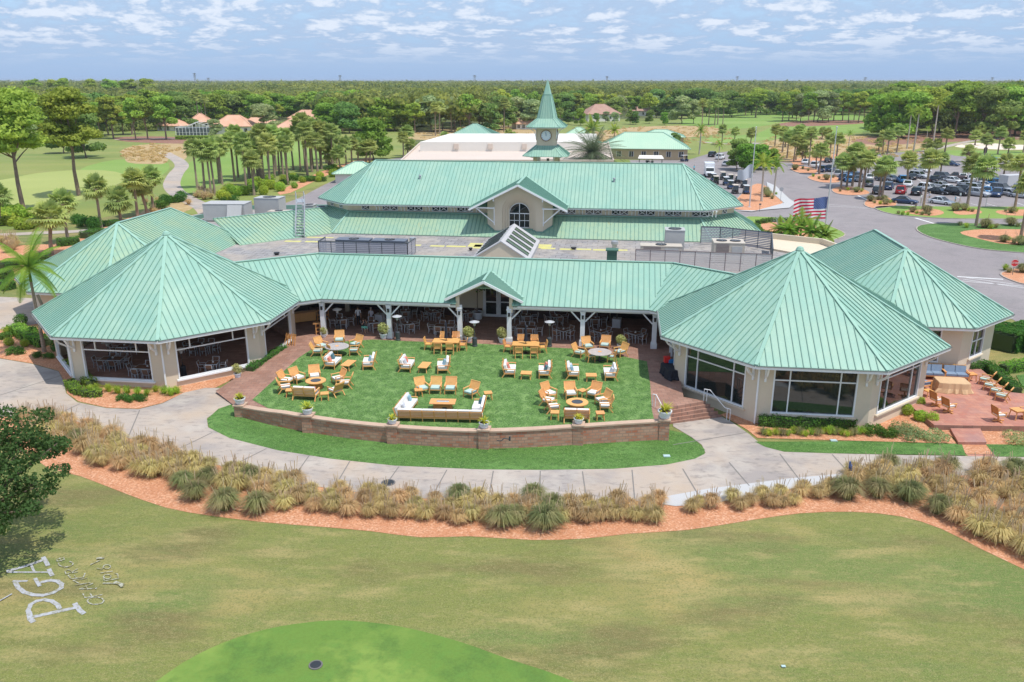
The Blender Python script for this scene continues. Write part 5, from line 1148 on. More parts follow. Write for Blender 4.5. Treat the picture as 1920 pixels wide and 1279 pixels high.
# patio heaters
def heater(m_, dish='alu'):
    def mk():
        t = thing('patio_heater', None, 'heater'); q = MB(); q.lathe([(.24,0),(.24,.10),(.21,.12),(.21,.72),(.17,.80),(.05,.82)], 14); q.build('base', M[m_], t); q = MB(); q.cyl((0,0,.8),(0,0,1.85),.03,n=8); q.build('pole', M[m_], t)
        q = MB(); q.lathe([(.06,1.80),(.12,1.86),(.12,2.08),(.07,2.12)], 12); q.build('burner', M['steel'], t); q = MB(); q.lathe([(.42,2.14),(.43,2.16),(.10,2.27),(0,2.28)], 18); q.build('reflector', M[dish], t); return t
    return Kind(mk)
HB, HG = heater('black', 'cushw'), heater('charcoal')
for p, k, lb in ((E5(540,655), HB, 'black patio heater with white dish beside the first gallery table'), (E5(985,712), HG, 'grey patio heater just right of the second white post'), (E5(1560,757), HG, 'grey patio heater in front of the glass doors'), (E6(520,757), HG, 'grey patio heater right of the second teak dining table'), (at(208,690,-.5), HG, 'patio heater standing inside the left pavilion front window'), (at(345,704,-.5), HB, 'patio heater inside the middle window of the left pavilion')): k.put(p, 0, lb)
# left bar area: buffet, shelves, high table, folded chairs
t = thing('teak_buffet', 'long teak buffet counter in the shade at the left end of the gallery', 'counter', E5(275,575), .42); q = MB(); q.box((0,0,.5),(2.3,.55,.8)); q.build('cabinet', M['teak'], t); q = MB(); q.box((0,0,.93),(2.5,.7,.06)); q.build('countertop', M['teak'], t)
for s in (-1,1):
    for y in (-.22,.22): q = MB(); q.box((s*1.08,y,.05),(.08,.08,.1)); q.build('leg', M['teakd'], t)
t = thing('teak_shelf', 'open teak serving shelf behind the first white post', 'shelf', E5(425,560), .1); 
for z in (.15,.5,.95): q = MB(); q.box((0,0,z),(1.1,.45,.04)); q.build('shelf_board', M['teak'], t)
for s in (-1,1): q = MB(); q.box((s*.52,0,.48),(.06,.45,.92)); q.build('side_panel', M['teak'], t)
t = thing('high_table', 'small tall teak bar table left of the first white post', 'table', E5(390,665), .1); q = MB(); q.box((0,0,1.02),(.85,.6,.05)); q.build('tabletop', M['teak'], t)
for s in (-1,1):
    for y in (-1,1): q = MB(); q.box((s*.18,y*.18,.5),(.06,.06,1.0)); q.build('leg', M['teak'], t)
for z in (.25,.6): q = MB(); q.box((0,0,z),(.4,.4,.04)); q.build('stretcher_shelf', M['teak'], t)
for i in range(4):
    p = C_(455+i*35, 215+i*2); t = thing('folded_chair', '%s of the four folded teak chairs leaning at the left pavilion corner' % ('leftmost','second','third','rightmost')[i], 'folded chair', p, -.9); q = MB(); tl = .32
    for s in (-1,1): q.bar((s*.22,-.10+.04*i,0),(s*.22,.22,1.0),.04,.03); q.bar((s*.17,.02,0),(s*.17,.12,.85),.04,.03)
    q.build('frame', M['teak'], t); q = MB()
    for k in range(5): q.box((0,.10+.025*k,.55+.09*k),(.42,.02,.05))
    q.build('slats', M['teak'], t)
# black covered table and folding chair on the right
p = at(1256, 687, .76); p.z = 0; t = thing('covered_table', 'table under a long black cloth near the steps on the right', 'table', p, .15); q = MB(); q.prism([(-.45,-1.0),(.45,-1.0),(.45,1.0),(-.45,1.0)],.0,.02); 
vs = []; n = 28
for z, k in ((.76,1.0),(.74,1.03),(.35,1.1),(.03,1.28)):
    for i in range(n):
        a = 2*pi*i/n; cx, cy = cos(a), sin(a); m_ = max(abs(cx)/.42, abs(cy)/1.0); w_ = 1+(.10*sin(i*2.6)*(k-1)*5); vs.append((cx/m_*k*w_, cy/m_*(1+(k-1)*.6)*w_, z))
q.add(vs, [(j*n+i, j*n+(i+1)%n, (j+1)*n+(i+1)%n, (j+1)*n+i)[::-1] for j in range(3) for i in range(n)]+[tuple(range(n))]); q.build('cloth', M['fabricblk'], t)
tag(MB().box((0,0,.2),(.42,.34,.4)).box((0,0,.42),(.46,.38,.06)).build('red_box', mat('red_plastic', (.72,.02,.02), .5), loc=at(1250,679,.77), rz=.1), 'bright red box on the black covered table', 'box')
tag(MB().box((0,0,.12),(.7,.28,.24)).box((0,0,.25),(.5,.2,.03)).build('blue_bag', mat('blue_plastic', (.03,.22,.52), .5), loc=at(1262,680,.77), rz=0), 'blue bag lying beside the red box on the black covered table', 'bag')
t = thing('folding_chair', 'open teak folding chair beside the black covered table', 'chair', at(1279, 708, 0), -pi/2+.3); q = MB(); q.box((0,0,.44),(.45,.42,.03)); q.build('seat', M['teak'], t); q = MB(); q.bar((0,.2,.6),(0,.32,.9),.42,.03); q.build('backrest', M['teak'], t)
for s in (-1,1): q = MB(); q.bar((s*.22,-.26,0),(s*.22,.34,.92),.035,.03); q.bar((s*.19,.28,0),(s*.19,-.2,.45),.035,.03); q.bar((s*.23,-.2,.64),(s*.23,.28,.64),.05,.03); q.build('leg_frame', M['teak'], t)
# handrails
def rail(pts, lb):
    t = thing('handrail', lb, 'handrail', (0,0,0)); q = MB(); q.tube(pts, .028, 6); q.build('rail', M['white'], t)
    for k in (0, -1):
        a = Vector(pts[k]); b_ = Vector(pts[1 if k == 0 else -2])
        for e in (a, a+(b_-a).normalized()*.22): q = MB(); q.cyl((e.x, e.y, e.z), (e.x, e.y, e.z-.88), .022, n=6); q.build('post', M['white'], t)
a0, a1 = at(1319, 752, 0), g(1368, 789, .02)
rail([(a0.x, a0.y, .9), (a0.x+.35, a0.y-.25, .92), (a1.x-.35, a1.y+.2, -.18), (a1.x, a1.y, -.22)], 'white metal handrail along the wall on the right side of the brick steps')
a0, a1 = at(1223, 762, 0), at(1240, 776, -.2)
rail([(a0.x, a0.y, .9), (a0.x+.2, a0.y-.15, .92), (a1.x, a1.y, .42)], 'short white handrail on the left side of the brick steps')
# right terrace
RT = lambda x, y, z=-.85: at(1640+x/4.568, 580+y/4.568, z)
SB = sofa(2, (), 'cushb', 'teak_sofa'); c0 = RT(650,655)
for x, y, r_, lb in ((480,590,-.05,'left blue cushioned teak sofa along the back of the right terrace'), (685,600,-.08,'right blue cushioned teak sofa along the back of the right terrace')): SB.put(RT(x, y), LA+r_+.05, lb, None, 1.22)
SB.put(RT(370,660), pi/2+.35, 'blue cushioned teak sofa turned sideways at the left of the tan covered table', None, 1.2)
STb.put(RT(820,610), .1, 'teak side table right of the blue sofas', None, 1.3); STb.put(RT(352,600), .1, 'teak side table in the corner between the blue sofas', None, 1.2); STb.put(RT(450,745), .3, 'teak side table beside the sideways blue sofa', None, 1.1)
t = thing('covered_fire_table', 'large table under a draped tan canvas cover on the right terrace', 'table', RT(650,690), LA); vs = []; n = 36
for z, kx in ((.78,1.0),(.74,1.02),(.35,1.06),(.02,1.2)):
    for i in range(n):
        a = 2*pi*i/n; cx, cy = cos(a), sin(a); m_ = max(abs(cx)/1.1, abs(cy)/.75); w_ = 1+.12*(kx-1)*5*sin(i*1.9); vs.append((cx/m_*kx*w_, cy/m_*kx*w_, z))
q = MB(); q.add(vs, [(j*n+i, j*n+(i+1)%n, (j+1)*n+(i+1)%n, (j+1)*n+i)[::-1] for j in range(3) for i in range(n)]+[tuple(range(n))]); q.build('canvas_cover', M['canvas'], t)
def swivel():
    t = thing('swivel_chair', None, 'chair'); tk = M['teak']; q = MB(); q.box((0,0,.40),(.6,.56,.05)); q.build('seat', tk, t); q = MB(); q.box((0,-.02,.45),(.56,.52,.08)); q.build('cushion', M['cushw'], t); q = MB()
    q.bar((-.3,.25,.42),(-.3,.40,1.0),.05,.05); q.bar((.3,.25,.42),(.3,.40,1.0),.05,.05); q.bar((-.3,.4,.98),(.3,.4,.98),.04,.09)
    for k in range(8): x = -.24+.069*k; q.bar((x,.26,.5),(x,.385,.95),.052,.02)
    q.build('backrest', M['teakd'], t)
    for s in (-1,1): q = MB(); q.bar((s*.31,-.28,.66),(s*.31,.30,.66),.07,.035); q.bar((s*.31,-.22,.40),(s*.31,-.22,.65),.04,.05); q.build('armrest', tk, t)
    q = MB(); q.cyl((0,0,.05),(0,0,.38),.06,n=8); q.box((0,0,.05),(.75,.08,.06)); q.box((0,0,.052),(.08,.75,.056)); q.build('base', tk, t); return t
SW = Kind(swivel)
for x, y, r_, lb in ((525,825,pi/2+.25,'teak swivel chair beside the side table at the left of the right terrace'), (628,880,pi/2+.3,'teak swivel chair nearest the round shrubs on the right terrace'), (1055,958,pi/2+.1,'teak swivel chair at the front right of the terrace')): SW.put(RT(x, y), r_, lb, None, 1.12)
STb.put(RT(1210,935), .2, 'low teak table right of the front swivel chair', None, 1.5); SW.put(RT(1290,935), -pi/2, 'teak swivel chair cut by the right picture edge', None, 1.1)
for i, (x, y) in enumerate(((945,640),(985,690),(1040,735),(1085,778))): AA.put(RT(x, y), -pi/2-.75, '%s of the four aqua cushioned armchairs in a slanting row on the right terrace' % ('furthest','second','third','nearest')[i], None, 1.12)
# people
def person(nm_label, pose, top, bottom, hairm, p, rz, sc=1.):
    J = pose; t = bpy.data.meshes.new('person'); vs = [v[0] for v in J['v']]; t.from_pydata([Vector(v) for v in vs], J['e'], []); o = bpy.data.objects.new('person', t); COL.objects.link(o); o.location = p; o.rotation_euler.z = rz; o.scale = (sc,)*3
    md = o.modifiers.new('skin', 'SKIN'); 
    for i, v in enumerate(J['v']): t.skin_vertices[0].data[i].radius = (v[1], v[1] if len(v) < 3 else v[2])
    t.skin_vertices[0].data[0].use_root = True; sb = o.modifiers.new('sub', 'SUBSURF'); sb.levels = 1; sb.render_levels = 2
    dg = bpy.context.evaluated_depsgraph_get(); me = bpy.data.meshes.new_from_object(o.evaluated_get(dg)); o.modifiers.clear(); o.data = me; me.name = 'person'
    me.materials.clear(); [me.materials.append(m_) for m_ in (M['skin'], top, bottom, M['fabricblk'])]
    for f in me.polygons:
        c = f.center; f.material_index = J['mat'](c)
    me.polygons.foreach_set('use_smooth', [True]*len(me.polygons))
    h = J['head']; q = MB(); q.lathe([(.0,.125),(.06,.11),(.095,.06),(.10,.0),(.085,-.06),(.05,-.09)], 10, (h[0], h[1]+.012, h[2]+.015)); q.build('hair', hairm, o)
    q = MB()
    for s in (-1,1): q.cyl((h[0]+s*.032,h[1]-.092,h[2]+.01),(h[0]+s*.032,h[1]-.104,h[2]+.01),.010,n=6)
    q.build('eyes', M['black'], o)
    return tag(o, nm_label, 'person')
def mkpose(st='stand', armL=None, armR=None):
    V = []; E = []
    def j(p, r, q=None, par=None):
        V.append((p, r) if q is None else (p, r, q)); 
        if par is not None: E.append((par, len(V)-1))
        return len(V)-1
    if st == 'stand':
        pel = j((0,0,.95),.135,.10); wa = j((0,0,1.12),.125,.09,pel); ch = j((0,0,1.33),.15,.10,wa); nk = j((0,0,1.50),.055,.055,ch); hd = j((0,-.02,1.62),.075,.09,nk); j((0,-.02,1.74),.07,.08,hd)
        for s in (-1,1):
            hp = j((s*.09,0,.88),.09,.09,pel); kn = j((s*.10,-.02,.50),.062,.062,hp); an = j((s*.10,.02,.09),.042,.042,kn); j((s*.11,-.13,.035),.035,.03,an)
            sh = j((s*.19,0,1.42),.06,.06,ch); A2 = (armL if s < 0 else armR) or ((s*.25,0,1.14),(s*.24,-.08,.90),(s*.24,-.12,.80)); el = j(A2[0],.042,.042,sh); wr = j(A2[1],.03,.03,el); hn = j(A2[2],.032,.02,wr)
            for k in range(4): j((A2[2][0]+(k-1.5)*.018, A2[2][1]-.015, A2[2][2]-.075+.008*abs(k-1.5)),.008,.008,hn)
            j((A2[2][0]-s*.035, A2[2][1]-.03, A2[2][2]-.03),.009,.009,hn)
        return dict(v=V, e=E, head=(0,-.02,1.66), mat=lambda c: 0 if c.z > 1.46 or (abs(c.x) > .21 and c.z < 1.14) else 1 if c.z > .97 else 3 if c.z < .07 else 2)
    pel = j((0,0,.50),.14,.12); wa = j((0,-.02,.68),.12,.10,pel); ch = j((0,-.06,.90),.145,.10,wa); nk = j((0,-.10,1.08),.05,.05,ch); hd = j((0,-.15,1.19),.075,.09,nk); j((0,-.17,1.30),.07,.08,hd)
    for s in (-1,1):
        hp = j((s*.10,-.05,.52),.09,.09,pel); kn = j((s*.13,-.46,.52),.065,.065,hp); an = j((s*.12,-.42,.10),.04,.04,kn); j((s*.12,-.56,.04),.035,.03,an)
        sh = j((s*.18,-.06,.99),.055,.055,ch); el = j((s*.26,-.26,.84),.04,.04,sh); wr = j((s*.13,-.34,1.06),.028,.028,el); hn = j((s*.11,-.33,1.14),.03,.02,wr)
        for k in range(4): j((s*.11+(k-1.5)*.018,-.30,1.21),.008,.008,hn)
        j((s*.07,-.35,1.17),.009,.009,hn)
    return dict(v=V, e=E, head=(0,-.16,1.23), mat=lambda c: 0 if c.z > 1.04 or (c.y < -.2 and c.z > .72 and abs(c.x) > .05) or c.z < .40 else 1 if c.z > .60 else 2)
shW = mat('white_shirt', (.75,.76,.8), .8); shP = mat('pale_check_blouse', (.52,.50,.58), .8, [(30,.6,(.75,.75,.8))]); skT = mat('mint_skirt', (.22,.62,.45), .8); shC = mat('cyan_shirt', (.15,.55,.68), .8); khak = mat('khaki_shorts', (.5,.42,.3), .8); shB = mat('blue_shirt', (.1,.18,.42), .8)
person('man in white shirt and dark trousers standing at the back of the left gallery', mkpose(), shW, M['fabricblk'], M['hair'], E5(690,598), .3)
person('woman with grey hair and pale blouse standing beside the white square planter', mkpose('stand', None, ((.24,-.06,1.16),(.16,-.24,1.25),(.13,-.28,1.30))), shP, M['navy'], M['greyhair'], E5(787,600), -.2, .96)
p = E5(722,652); person('seated woman in black top and mint skirt holding both hands to her face', mkpose('sit'), M['fabricblk'], skT, M['hair'], p, .9, 1.)
Z6 = lambda x, y: g(1580+x/5.33, 220+y/5.33)
person('man in cyan shirt and khaki shorts standing right of the white car', mkpose(), shC, khak, M['greyhair'], Z6(1118,872), 1.)
person('person in white top and shorts standing left of the white car', mkpose(), shW, khak, M['hairb'], Z6(862,835), 2.)
person('person in pale shirt beside the palm trunk left of the white car', mkpose(), shP, M['cushw'], M['greyhair'], Z6(838,845), 1.)
person('person in blue shirt bending by the dark car in the car park', mkpose(), shB, khak, M['hair'], Z6(780,858), .5)
person('person in pale blue shirt walking behind the box truck', mkpose(), shC, M['navy'], M['hair'], g(1301,322), .4)
def limb_tree(trunk_h, lob, r0, name, mt, bend=.3):
    m = MB(); top = Vector((random.uniform(-bend, bend), random.uniform(-bend, bend), trunk_h)); mid = Vector((random.uniform(-bend, bend)*.6, random.uniform(-bend, bend)*.6, trunk_h*.5))
    m.tube([(0,0,-.4), tuple(mid), tuple(top)], [r0*1.15, r0*.85, r0*.62], 7)
    for (x, y, z, rx, rz) in lob:
        p = Vector((x, y, z)); s_ = top.lerp(mid, random.uniform(0, .35)); k = s_.lerp(p, .5)+Vector((0,0,.1*rx)); m.tube([tuple(s_), tuple(k), tuple(p)], [r0*.42, r0*.26, r0*.10], 5)
    return m
def make_tree(nm, label, H_, R_, trunk, nl, nleaf, size, fm, bm_, flat=.6, seed=0, shell=.6, top_bias=0, open_=0):
    def mk():
        random.seed(seed); global rng; rng = np.random.default_rng(seed+50)
        t = thing(nm, label, 'tree'); L = []
        for i in range(nl):
            a = random.uniform(0, 2*pi); f = sqrt(random.random()); zz = random.random()
            rr = R_*(.22+.26*random.random()); rad = (R_-rr*.8)*f*(1-.45*zz if top_bias == 0 else 1-.3*zz)
            z = trunk+(H_-rr*flat-trunk)*(zz if i > 1 else (.95, .6)[i]);
            if i == 0: rad = 0
            L.append((rad*cos(a), rad*sin(a), z, rr, rr*flat))
        limb_tree(trunk*.95, L[:min(9, nl)], max(.14, H_*.016), 'trunk', bm_).build('trunk', M[bm_], t)
        C, D = lobes(L, nleaf, shell); V, Q = leaves(C, D, size)
        o = bpy.data.objects.new('crown', npmesh('crown', V, Q, [M[fm]])); COL.objects.link(o); o.parent = t; CH_.setdefault(t.name, []).append(o)
        return t
    return Kind(mk)
PINE = [make_tree('pine_tree', None, 16, 5.2, 6.0, 20, 4800, .9, 'f_pine', 'barkp', .72, s) for s in (1, 2, 3, 4)]
OAK = [make_tree('oak_tree', None, 11, 5.2, 1.8, 18, 4200, .8, 'f_oak', 'bark', .7, s) for s in (11, 12, 13)]
BRT = [make_tree('leafy_tree', None, 10, 4.8, 1.6, 17, 4200, .75, 'f_bright', 'bark', .75, s) for s in (21, 22)]
GRY = [make_tree('grey_green_tree', None, 12, 5.0, 2.0, 17, 3800, .75, 'f_grey', 'bark', .7, s) for s in (31, 32)]
MAP = [make_tree('tall_pine_tree', None, 20, 5.6, 10, 34, 12000, .6, 'f_pine', 'barkp', .6, s, .45) for s in (41, 42)]
def sabal(seed, hh):
    def mk():
        random.seed(seed); t = thing('cabbage_palm', None, 'palm tree'); m = MB(); bx, by = random.uniform(-.5, .5), random.uniform(-.4, .4)
        th = hh-1.7; m.tube([(0,0,-.3), (bx*.25, by*.25, th*.35), (bx*.8, by*.8, th*.75), (bx, by, th)], [.28, .20, .20, .23], 8); m.lathe([(.22,-1.1),(.34,-.5),(.30,.1)], 8, (bx, by, th)); m.build('trunk', M['palmbark'], t)
        def fans(n, lo, hi, nm_, fm, rad):
            q = MB()
            for i in range(n):
                a = 2*pi*i/n*2.618+random.uniform(-.2, .2); el = R(random.uniform(lo, hi)); st = Vector((bx, by, th+.1)); d = Vector((cos(a)*cos(el), sin(a)*cos(el), sin(el))); pl_ = random.uniform(.75, 1.15)*rad
                c = st+d*pl_; q.bar(st, c, .04, .03); side = d.cross(Vector((0,0,1))).normalized(); up = side.cross(d).normalized(); rl = random.uniform(.75, 1.0)*rad
                for k in range(-5, 6):
                    f = k/5; dd = (d*cos(f*1.9)+side*sin(f*1.9)).normalized(); fold = abs(f)*.15; dr = .14+.2*(1-sin(el) if el > 0 else 1)
                    e = c+dd*rl*(1-.25*abs(f)); m1 = c+dd*rl*.55-up*fold*.3; e = e-Vector((0,0,dr*rl))-up*fold*.4; w_ = (side*cos(f*1.9)-d*sin(f*1.9))*.12*rl
                    q.add([c, m1-w_, e, m1+w_], [(0,1,2,3)])
            return q.build(nm_, M[fm], t)
        fans(54, -42, 80, 'fronds', 'f_palm', 1.32); fans(9, -75, -45, 'dead_fronds', 'f_dead', .85); return t
    return Kind(mk)
SAB = [(4.6, sabal(61, 4.6)), (6.5, sabal(62, 6.5)), (8.6, sabal(63, 8.6)), (7.4, sabal(64, 7.4)), (10.5, sabal(65, 10.5))]
def feather(seed, hh, nf, fl, nm, fm='f_feather', bark='royalbark', tr=.17, shaft=True, lo=-25, hi=75, wl=.55, cat='palm tree'):
    def mk():
        random.seed(seed); t = thing(nm, None, cat); m = MB(); th = max(.3, hh-fl*.55); bx = random.uniform(-.03, .03)*hh
        m.tube([(0,0,-.3), (bx*.4, 0, th*.4), (bx, 0, th)], [tr*1.35, tr, tr*.8], 9); m.build('trunk', M[bark], t)
        if shaft: q = MB(); q.tube([(bx,0,th), (bx,0,th+.9)], [tr*.85, tr*.5], 8); q.build('crown_shaft', M['f_bright'], t)
        q = MB(); st = Vector((bx, 0, th+(.8 if shaft else .1)))
        for i in range(nf):
            a = i*2.4+random.uniform(-.2, .2); el = R(lo+(hi-lo)*((i+.5)/nf)+random.uniform(-6, 6)); d = Vector((cos(a)*cos(el), sin(a)*cos(el), sin(el))); L_ = fl*random.uniform(.85, 1.05); P = [st.copy()]; dd = d.copy(); ns = 9
            for k in range(ns): dd = (dd-Vector((0,0,.105+.035*cos(el)))).normalized(); P.append(P[-1]+dd*L_/ns)
            for k in range(ns): q.bar(P[k], P[k+1], .05*(1-k/ns)+.012, .03)
            for k in range(1, ns*3):
                f = k/(ns*3); j = min(ns-1, int(f*ns)); p = P[j].lerp(P[j+1], f*ns-j); dr = (P[j+1]-P[j]).normalized(); sd = dr.cross(Vector((0,0,1)))
                if sd.length < .05: sd = Vector((1,0,0))
                sd.normalize(); ll = wl*sin(pi*min(1, f*.85+.15))**.7*L_/2.6*1.1
                for s_ in (-1, 1): e = p+(sd*s_*.8+dr*.55-Vector((0,0,.30))).normalized()*ll; w_ = dr*.038; q.add([p-w_, p+w_, e+w_*.3, e-w_*.3], [(0,1,2,3)])
        q.build('fronds', M[fm], t); return t
    return Kind(mk)
ROY = [(15., feather(71, 15, 16, 3.8, 'royal_palm', tr=.26)), (6.5, feather(72, 6.5, 14, 2.6, 'feather_palm')), (5.5, feather(73, 5.5, 22, 2.6, 'feather_palm', bark='palmbark', tr=.11))]
DATE = feather(74, 8.5, 90, 5.2, 'date_palm', 'f_date', 'palmbark', .38, False, -30, 80, .42)
LOWP = feather(75, 2.0, 18, 1.9, 'low_palm', 'f_feather', 'palmbark', .1, False, 5, 80, .5)
SEEN = {}
def height(u, vb, vt, z=None):
    p = g(u, vb); q = atd(u, vt, p.y); return p, q.z-p.z
def put_tree(ks, mh, u, vb, vt, label, group, w_=1., rz=None):
    p, h = height(u, vb, vt); k = random.choice(ks) if isinstance(ks, list) else ks; s = max(.3, h/mh)
    return k.put(p, random.uniform(0, 6.28) if rz is None else rz, label, group, (s*w_, s*w_, s))
def put_sabal(u, vb, vt, label, group):
    p, h = height(u, vb, vt); mh, k = min(SAB, key=lambda t: abs(t[0]-h)+random.uniform(0, .6)); s = h/mh; w_ = min(1.3, max(.95, (s+1)/2))*random.uniform(.95, 1.15)
    return k.put(p, random.uniform(0, 6.28), label, group, (w_, w_, s))
Z3 = lambda x, y: (1240+x/2.824, 120+y/2.824)
def side(u, cuts): return next(n for c, n in cuts if u < c)
random.seed(3)
lotpalms = [(320,430,330),(385,420,345),(470,440,350),(600,440,330),(640,470,340),(665,500,365),(700,520,390),(712,510,335),(745,520,440),(780,540,345),(760,520,380),(850,400,345),(735,430,330),(835,585,430),(820,560,440),(925,520,375),(890,500,380),(950,660,490),(980,655,490),(1010,650,430),(1065,670,470),(1045,665,480),(1090,600,470),(1165,720,500),(1150,715,520),(1300,640,480),(1385,770,465),(1195,480,355),(1170,470,360),(1150,460,400),(1245,470,330),(1475,600,480),(1500,470,350),(1455,470,405),(1620,750,490),(1665,860,500),(1660,430,360),(1710,500,380),(1780,480,340),(1810,600,490),(1835,480,400),(1900,935,580),(1870,770,490),(1915,470,360),(1620,520,440),(1405,465,405),(655,440,370),(690,430,365),(870,440,350)]
for i, (x, y, t_) in enumerate(lotpalms):
    u, v = Z3(x, y); _, vt = Z3(0, t_)
    zone = 'beside the row of parked cars' if 900 < x < 1450 and y > 560 else 'at the near edge of the car park' if y > 700 else 'on the far side of the car park' if y < 500 else 'in a car park island'
    put_sabal(u, v, vt-2, 'cabbage palm '+zone, 'cabbage palms '+zone)
royals = [(1300,450,240,0),(1335,462,230,0),(1440,412,185,0),(1400,430,330,0)]
for x, y, t_, k in royals:
    u, v = Z3(x, y); put_tree(ROY[0][1], 15., u, v, Z3(0, t_)[1], 'tall royal palm with pale smooth trunk at the grove beyond the car park', 'royal palms beyond the car park', .9)
for (x, y, t_, lb) in ((200,480,335,'feather palm with arching fronds beside the tan building'), (300,520,412,'yellow green feather palm standing before the parked cars and the truck'), (530,730,500,'yellow green feather palm left of the pair beside the silver flagpole'), (595,700,505,'yellow green feather palm right of the pair by the round sign'), (990,440,358,'small feather palm at the tan rough behind the parking palms')):
    u, v = Z3(x, y); put_tree(ROY[1][1], 6.5, u, v, Z3(0, t_)[1], lb, None, .95)
Z1 = lambda x, y: (x/3, 120+y/3); Z2 = lambda x, y: (600+x/3, 120+y/3)
lp = [(290,1075,790),(385,1010,725),(570,925,640),(680,890,705),(775,862,605),(865,835,590),(830,850,640),(3,910,690)]
pos = ['nearest and leftmost', 'second from the front', 'tall middle', 'short bushy', 'fourth', 'rearmost', 'short full', 'leftmost at the picture edge']
for i, (x, y, t_) in enumerate(lp):
    u, v = Z1(x, y); lb = ['cabbage palm above the clipped hedges left of the back wing roof', 'cabbage palm right behind the one over the clipped hedges', 'tall cabbage palm with dark green crown before the pale putting green', 'short bushy cabbage palm beside the left back wing roof', 'slim cabbage palm left of the pair beside the curved cart path', 'rear cabbage palm of the pair beside the curved cart path', 'front low cabbage palm of the cluster by the cart path bend', 'cabbage palm cut by the left picture edge beside the cart path'][i]
    put_sabal(u, v, Z1(0, t_)[1], lb, None)
for x, y, t_ in [(1155,740,430),(1190,742,470),(1210,740,425),(1235,670,415),(1320,660,390),(1385,690,395),(1430,740,500),(1400,640,400),(1485,650,345),(1470,640,370),(1520,700,395),(1545,640,350),(1555,600,350),(1620,680,410),(1585,580,430),(1690,600,330),(1730,630,335),(1720,600,280),(1750,585,300),(1790,640,390),(1760,590,310),(1805,590,325),(1850,580,380),(1870,590,340),(1915,600,465),(1340,640,350),(1110,700,430)]:
    u, v = Z1(x, y); put_sabal(u, v, Z1(0, t_)[1], 'cabbage palm in the grove above the rounded shrubs left of the main roof', 'cabbage palms in the grove left of the main roof')
random.seed(91)
for i in range(16):
    x = random.uniform(1180, 1900); y = 700-(x-1180)*.17+random.uniform(-25, 10); u, v = Z1(x, y); put_sabal(u, v, Z1(0, y-random.uniform(200, 260))[1], 'short cabbage palm among the taller ones in the grove left of the main roof', 'short cabbage palms in the left grove')
for x, y, t_ in [(10,592,420),(35,560,370),(75,560,400),(60,585,465),(118,612,465),(150,590,415),(215,560,425),(258,560,435),(30,540,330),(95,560,360),(180,570,420),(280,560,430),(470,530,385),(495,520,350),(515,525,430)]:
    u, v = Z2(x, y); put_sabal(u, v, Z2(0, t_)[1], 'cabbage palm in the dense row beside the big leafy tree and white flat roof', 'cabbage palms beside the big leafy tree')
for x, y, t_ in [(650,405,220),(673,395,215),(740,385,235),(760,380,260),(790,370,260),(1035,385,195),(1060,360,205),(1020,360,230),(990,350,165),(1000,375,290),(985,380,260),(1095,350,215),(1350,330,250)]:
    u, v = Z2(x, y); put_sabal(u, v, Z2(0, t_)[1], 'tall slim cabbage palm in front of the woodland behind the white flat roof', 'slim cabbage palms behind the white flat roof')
for x, y, t_ in [(790,440,365),(965,440,375),(1060,440,370),(1085,440,385),(700,440,385)]:
    u, v = Z2(x, y); put_sabal(u, v, Z2(0, t_)[1], 'short cabbage palm by the green pyramid roof behind the white flat roof', 'short palms by the green pyramid roof')
for x, y, t_ in ((215,330,185),(250,325,190),(282,325,190),(298,322,180),(325,320,190)):
    u, v = Z3(x, y); put_sabal(u, v, Z3(0, t_)[1], 'tall cabbage palm in the row at the edge of the far fairway', 'cabbage palms at the edge of the far fairway')
for x, y, t_ in [(1045,330,190),(1120,340,150),(1140,330,170),(1160,330,175)]:
    u, v = Z1(x, y); put_sabal(u, v, Z1(0, t_)[1], 'tall palm beside the pink roofed houses on the left', 'palms by the pink roofed houses')
o = put_tree(DATE, 8.5, 1107, 347, 258, 'large spreading grey green date palm beside the clock tower', None, 1.35, 0.)
put_tree(LOWP, 2., *Z2(1530, 430), Z2(0, 325)[1], 'bushy green palm behind the small green cupola roof', None, .9)
put_tree(LOWP, 2., *Z2(1655, 410), Z2(0, 345)[1], 'yellow leaning palm left of the tan building roof', None, .8)
# feather palm in front of the left pavilion, twin trunk
p = g(84, 660); h = atd(70, 480, p.y).z-p.z
ROY[2][1].put(p, 0, 'feather palm with two grey trunks at the left corner of the left pavilion', None, (1.25, 1.25, h/5.5))
q = MB(); q.tube([(.9, .5, -.2), (.6, .3, h*.35), (.2, .1, h*.6)], [.16, .13, .12], 8); 
o2 = [x for x in bpy.data.objects if x.name.startswith('feather_palm')][-1]; q.xf(Matrix.Diagonal((1/o2.scale.x, 1/o2.scale.y, 1/o2.scale.z, 1))); q.build('trunk', M['palmbark'], o2)
for (u, v, sc_, lb) in ((1478,452,1.5,'low green feather palm at the flagpole bed left side'), (1500,450,1.7,'clumping feather palm beneath the striped flag'), (1520,458,1.6,'orange tinged feather palm right of the clump beneath the striped flag'), (1545,460,1.3,'small orange green palm at the foot of the flagpole'), (1462,446,1.2,'small feather palm at the mulch bed beside the blue agave')):
    LOWP.put(g(u, v), random.uniform(0, 6), lb, None, sc_)
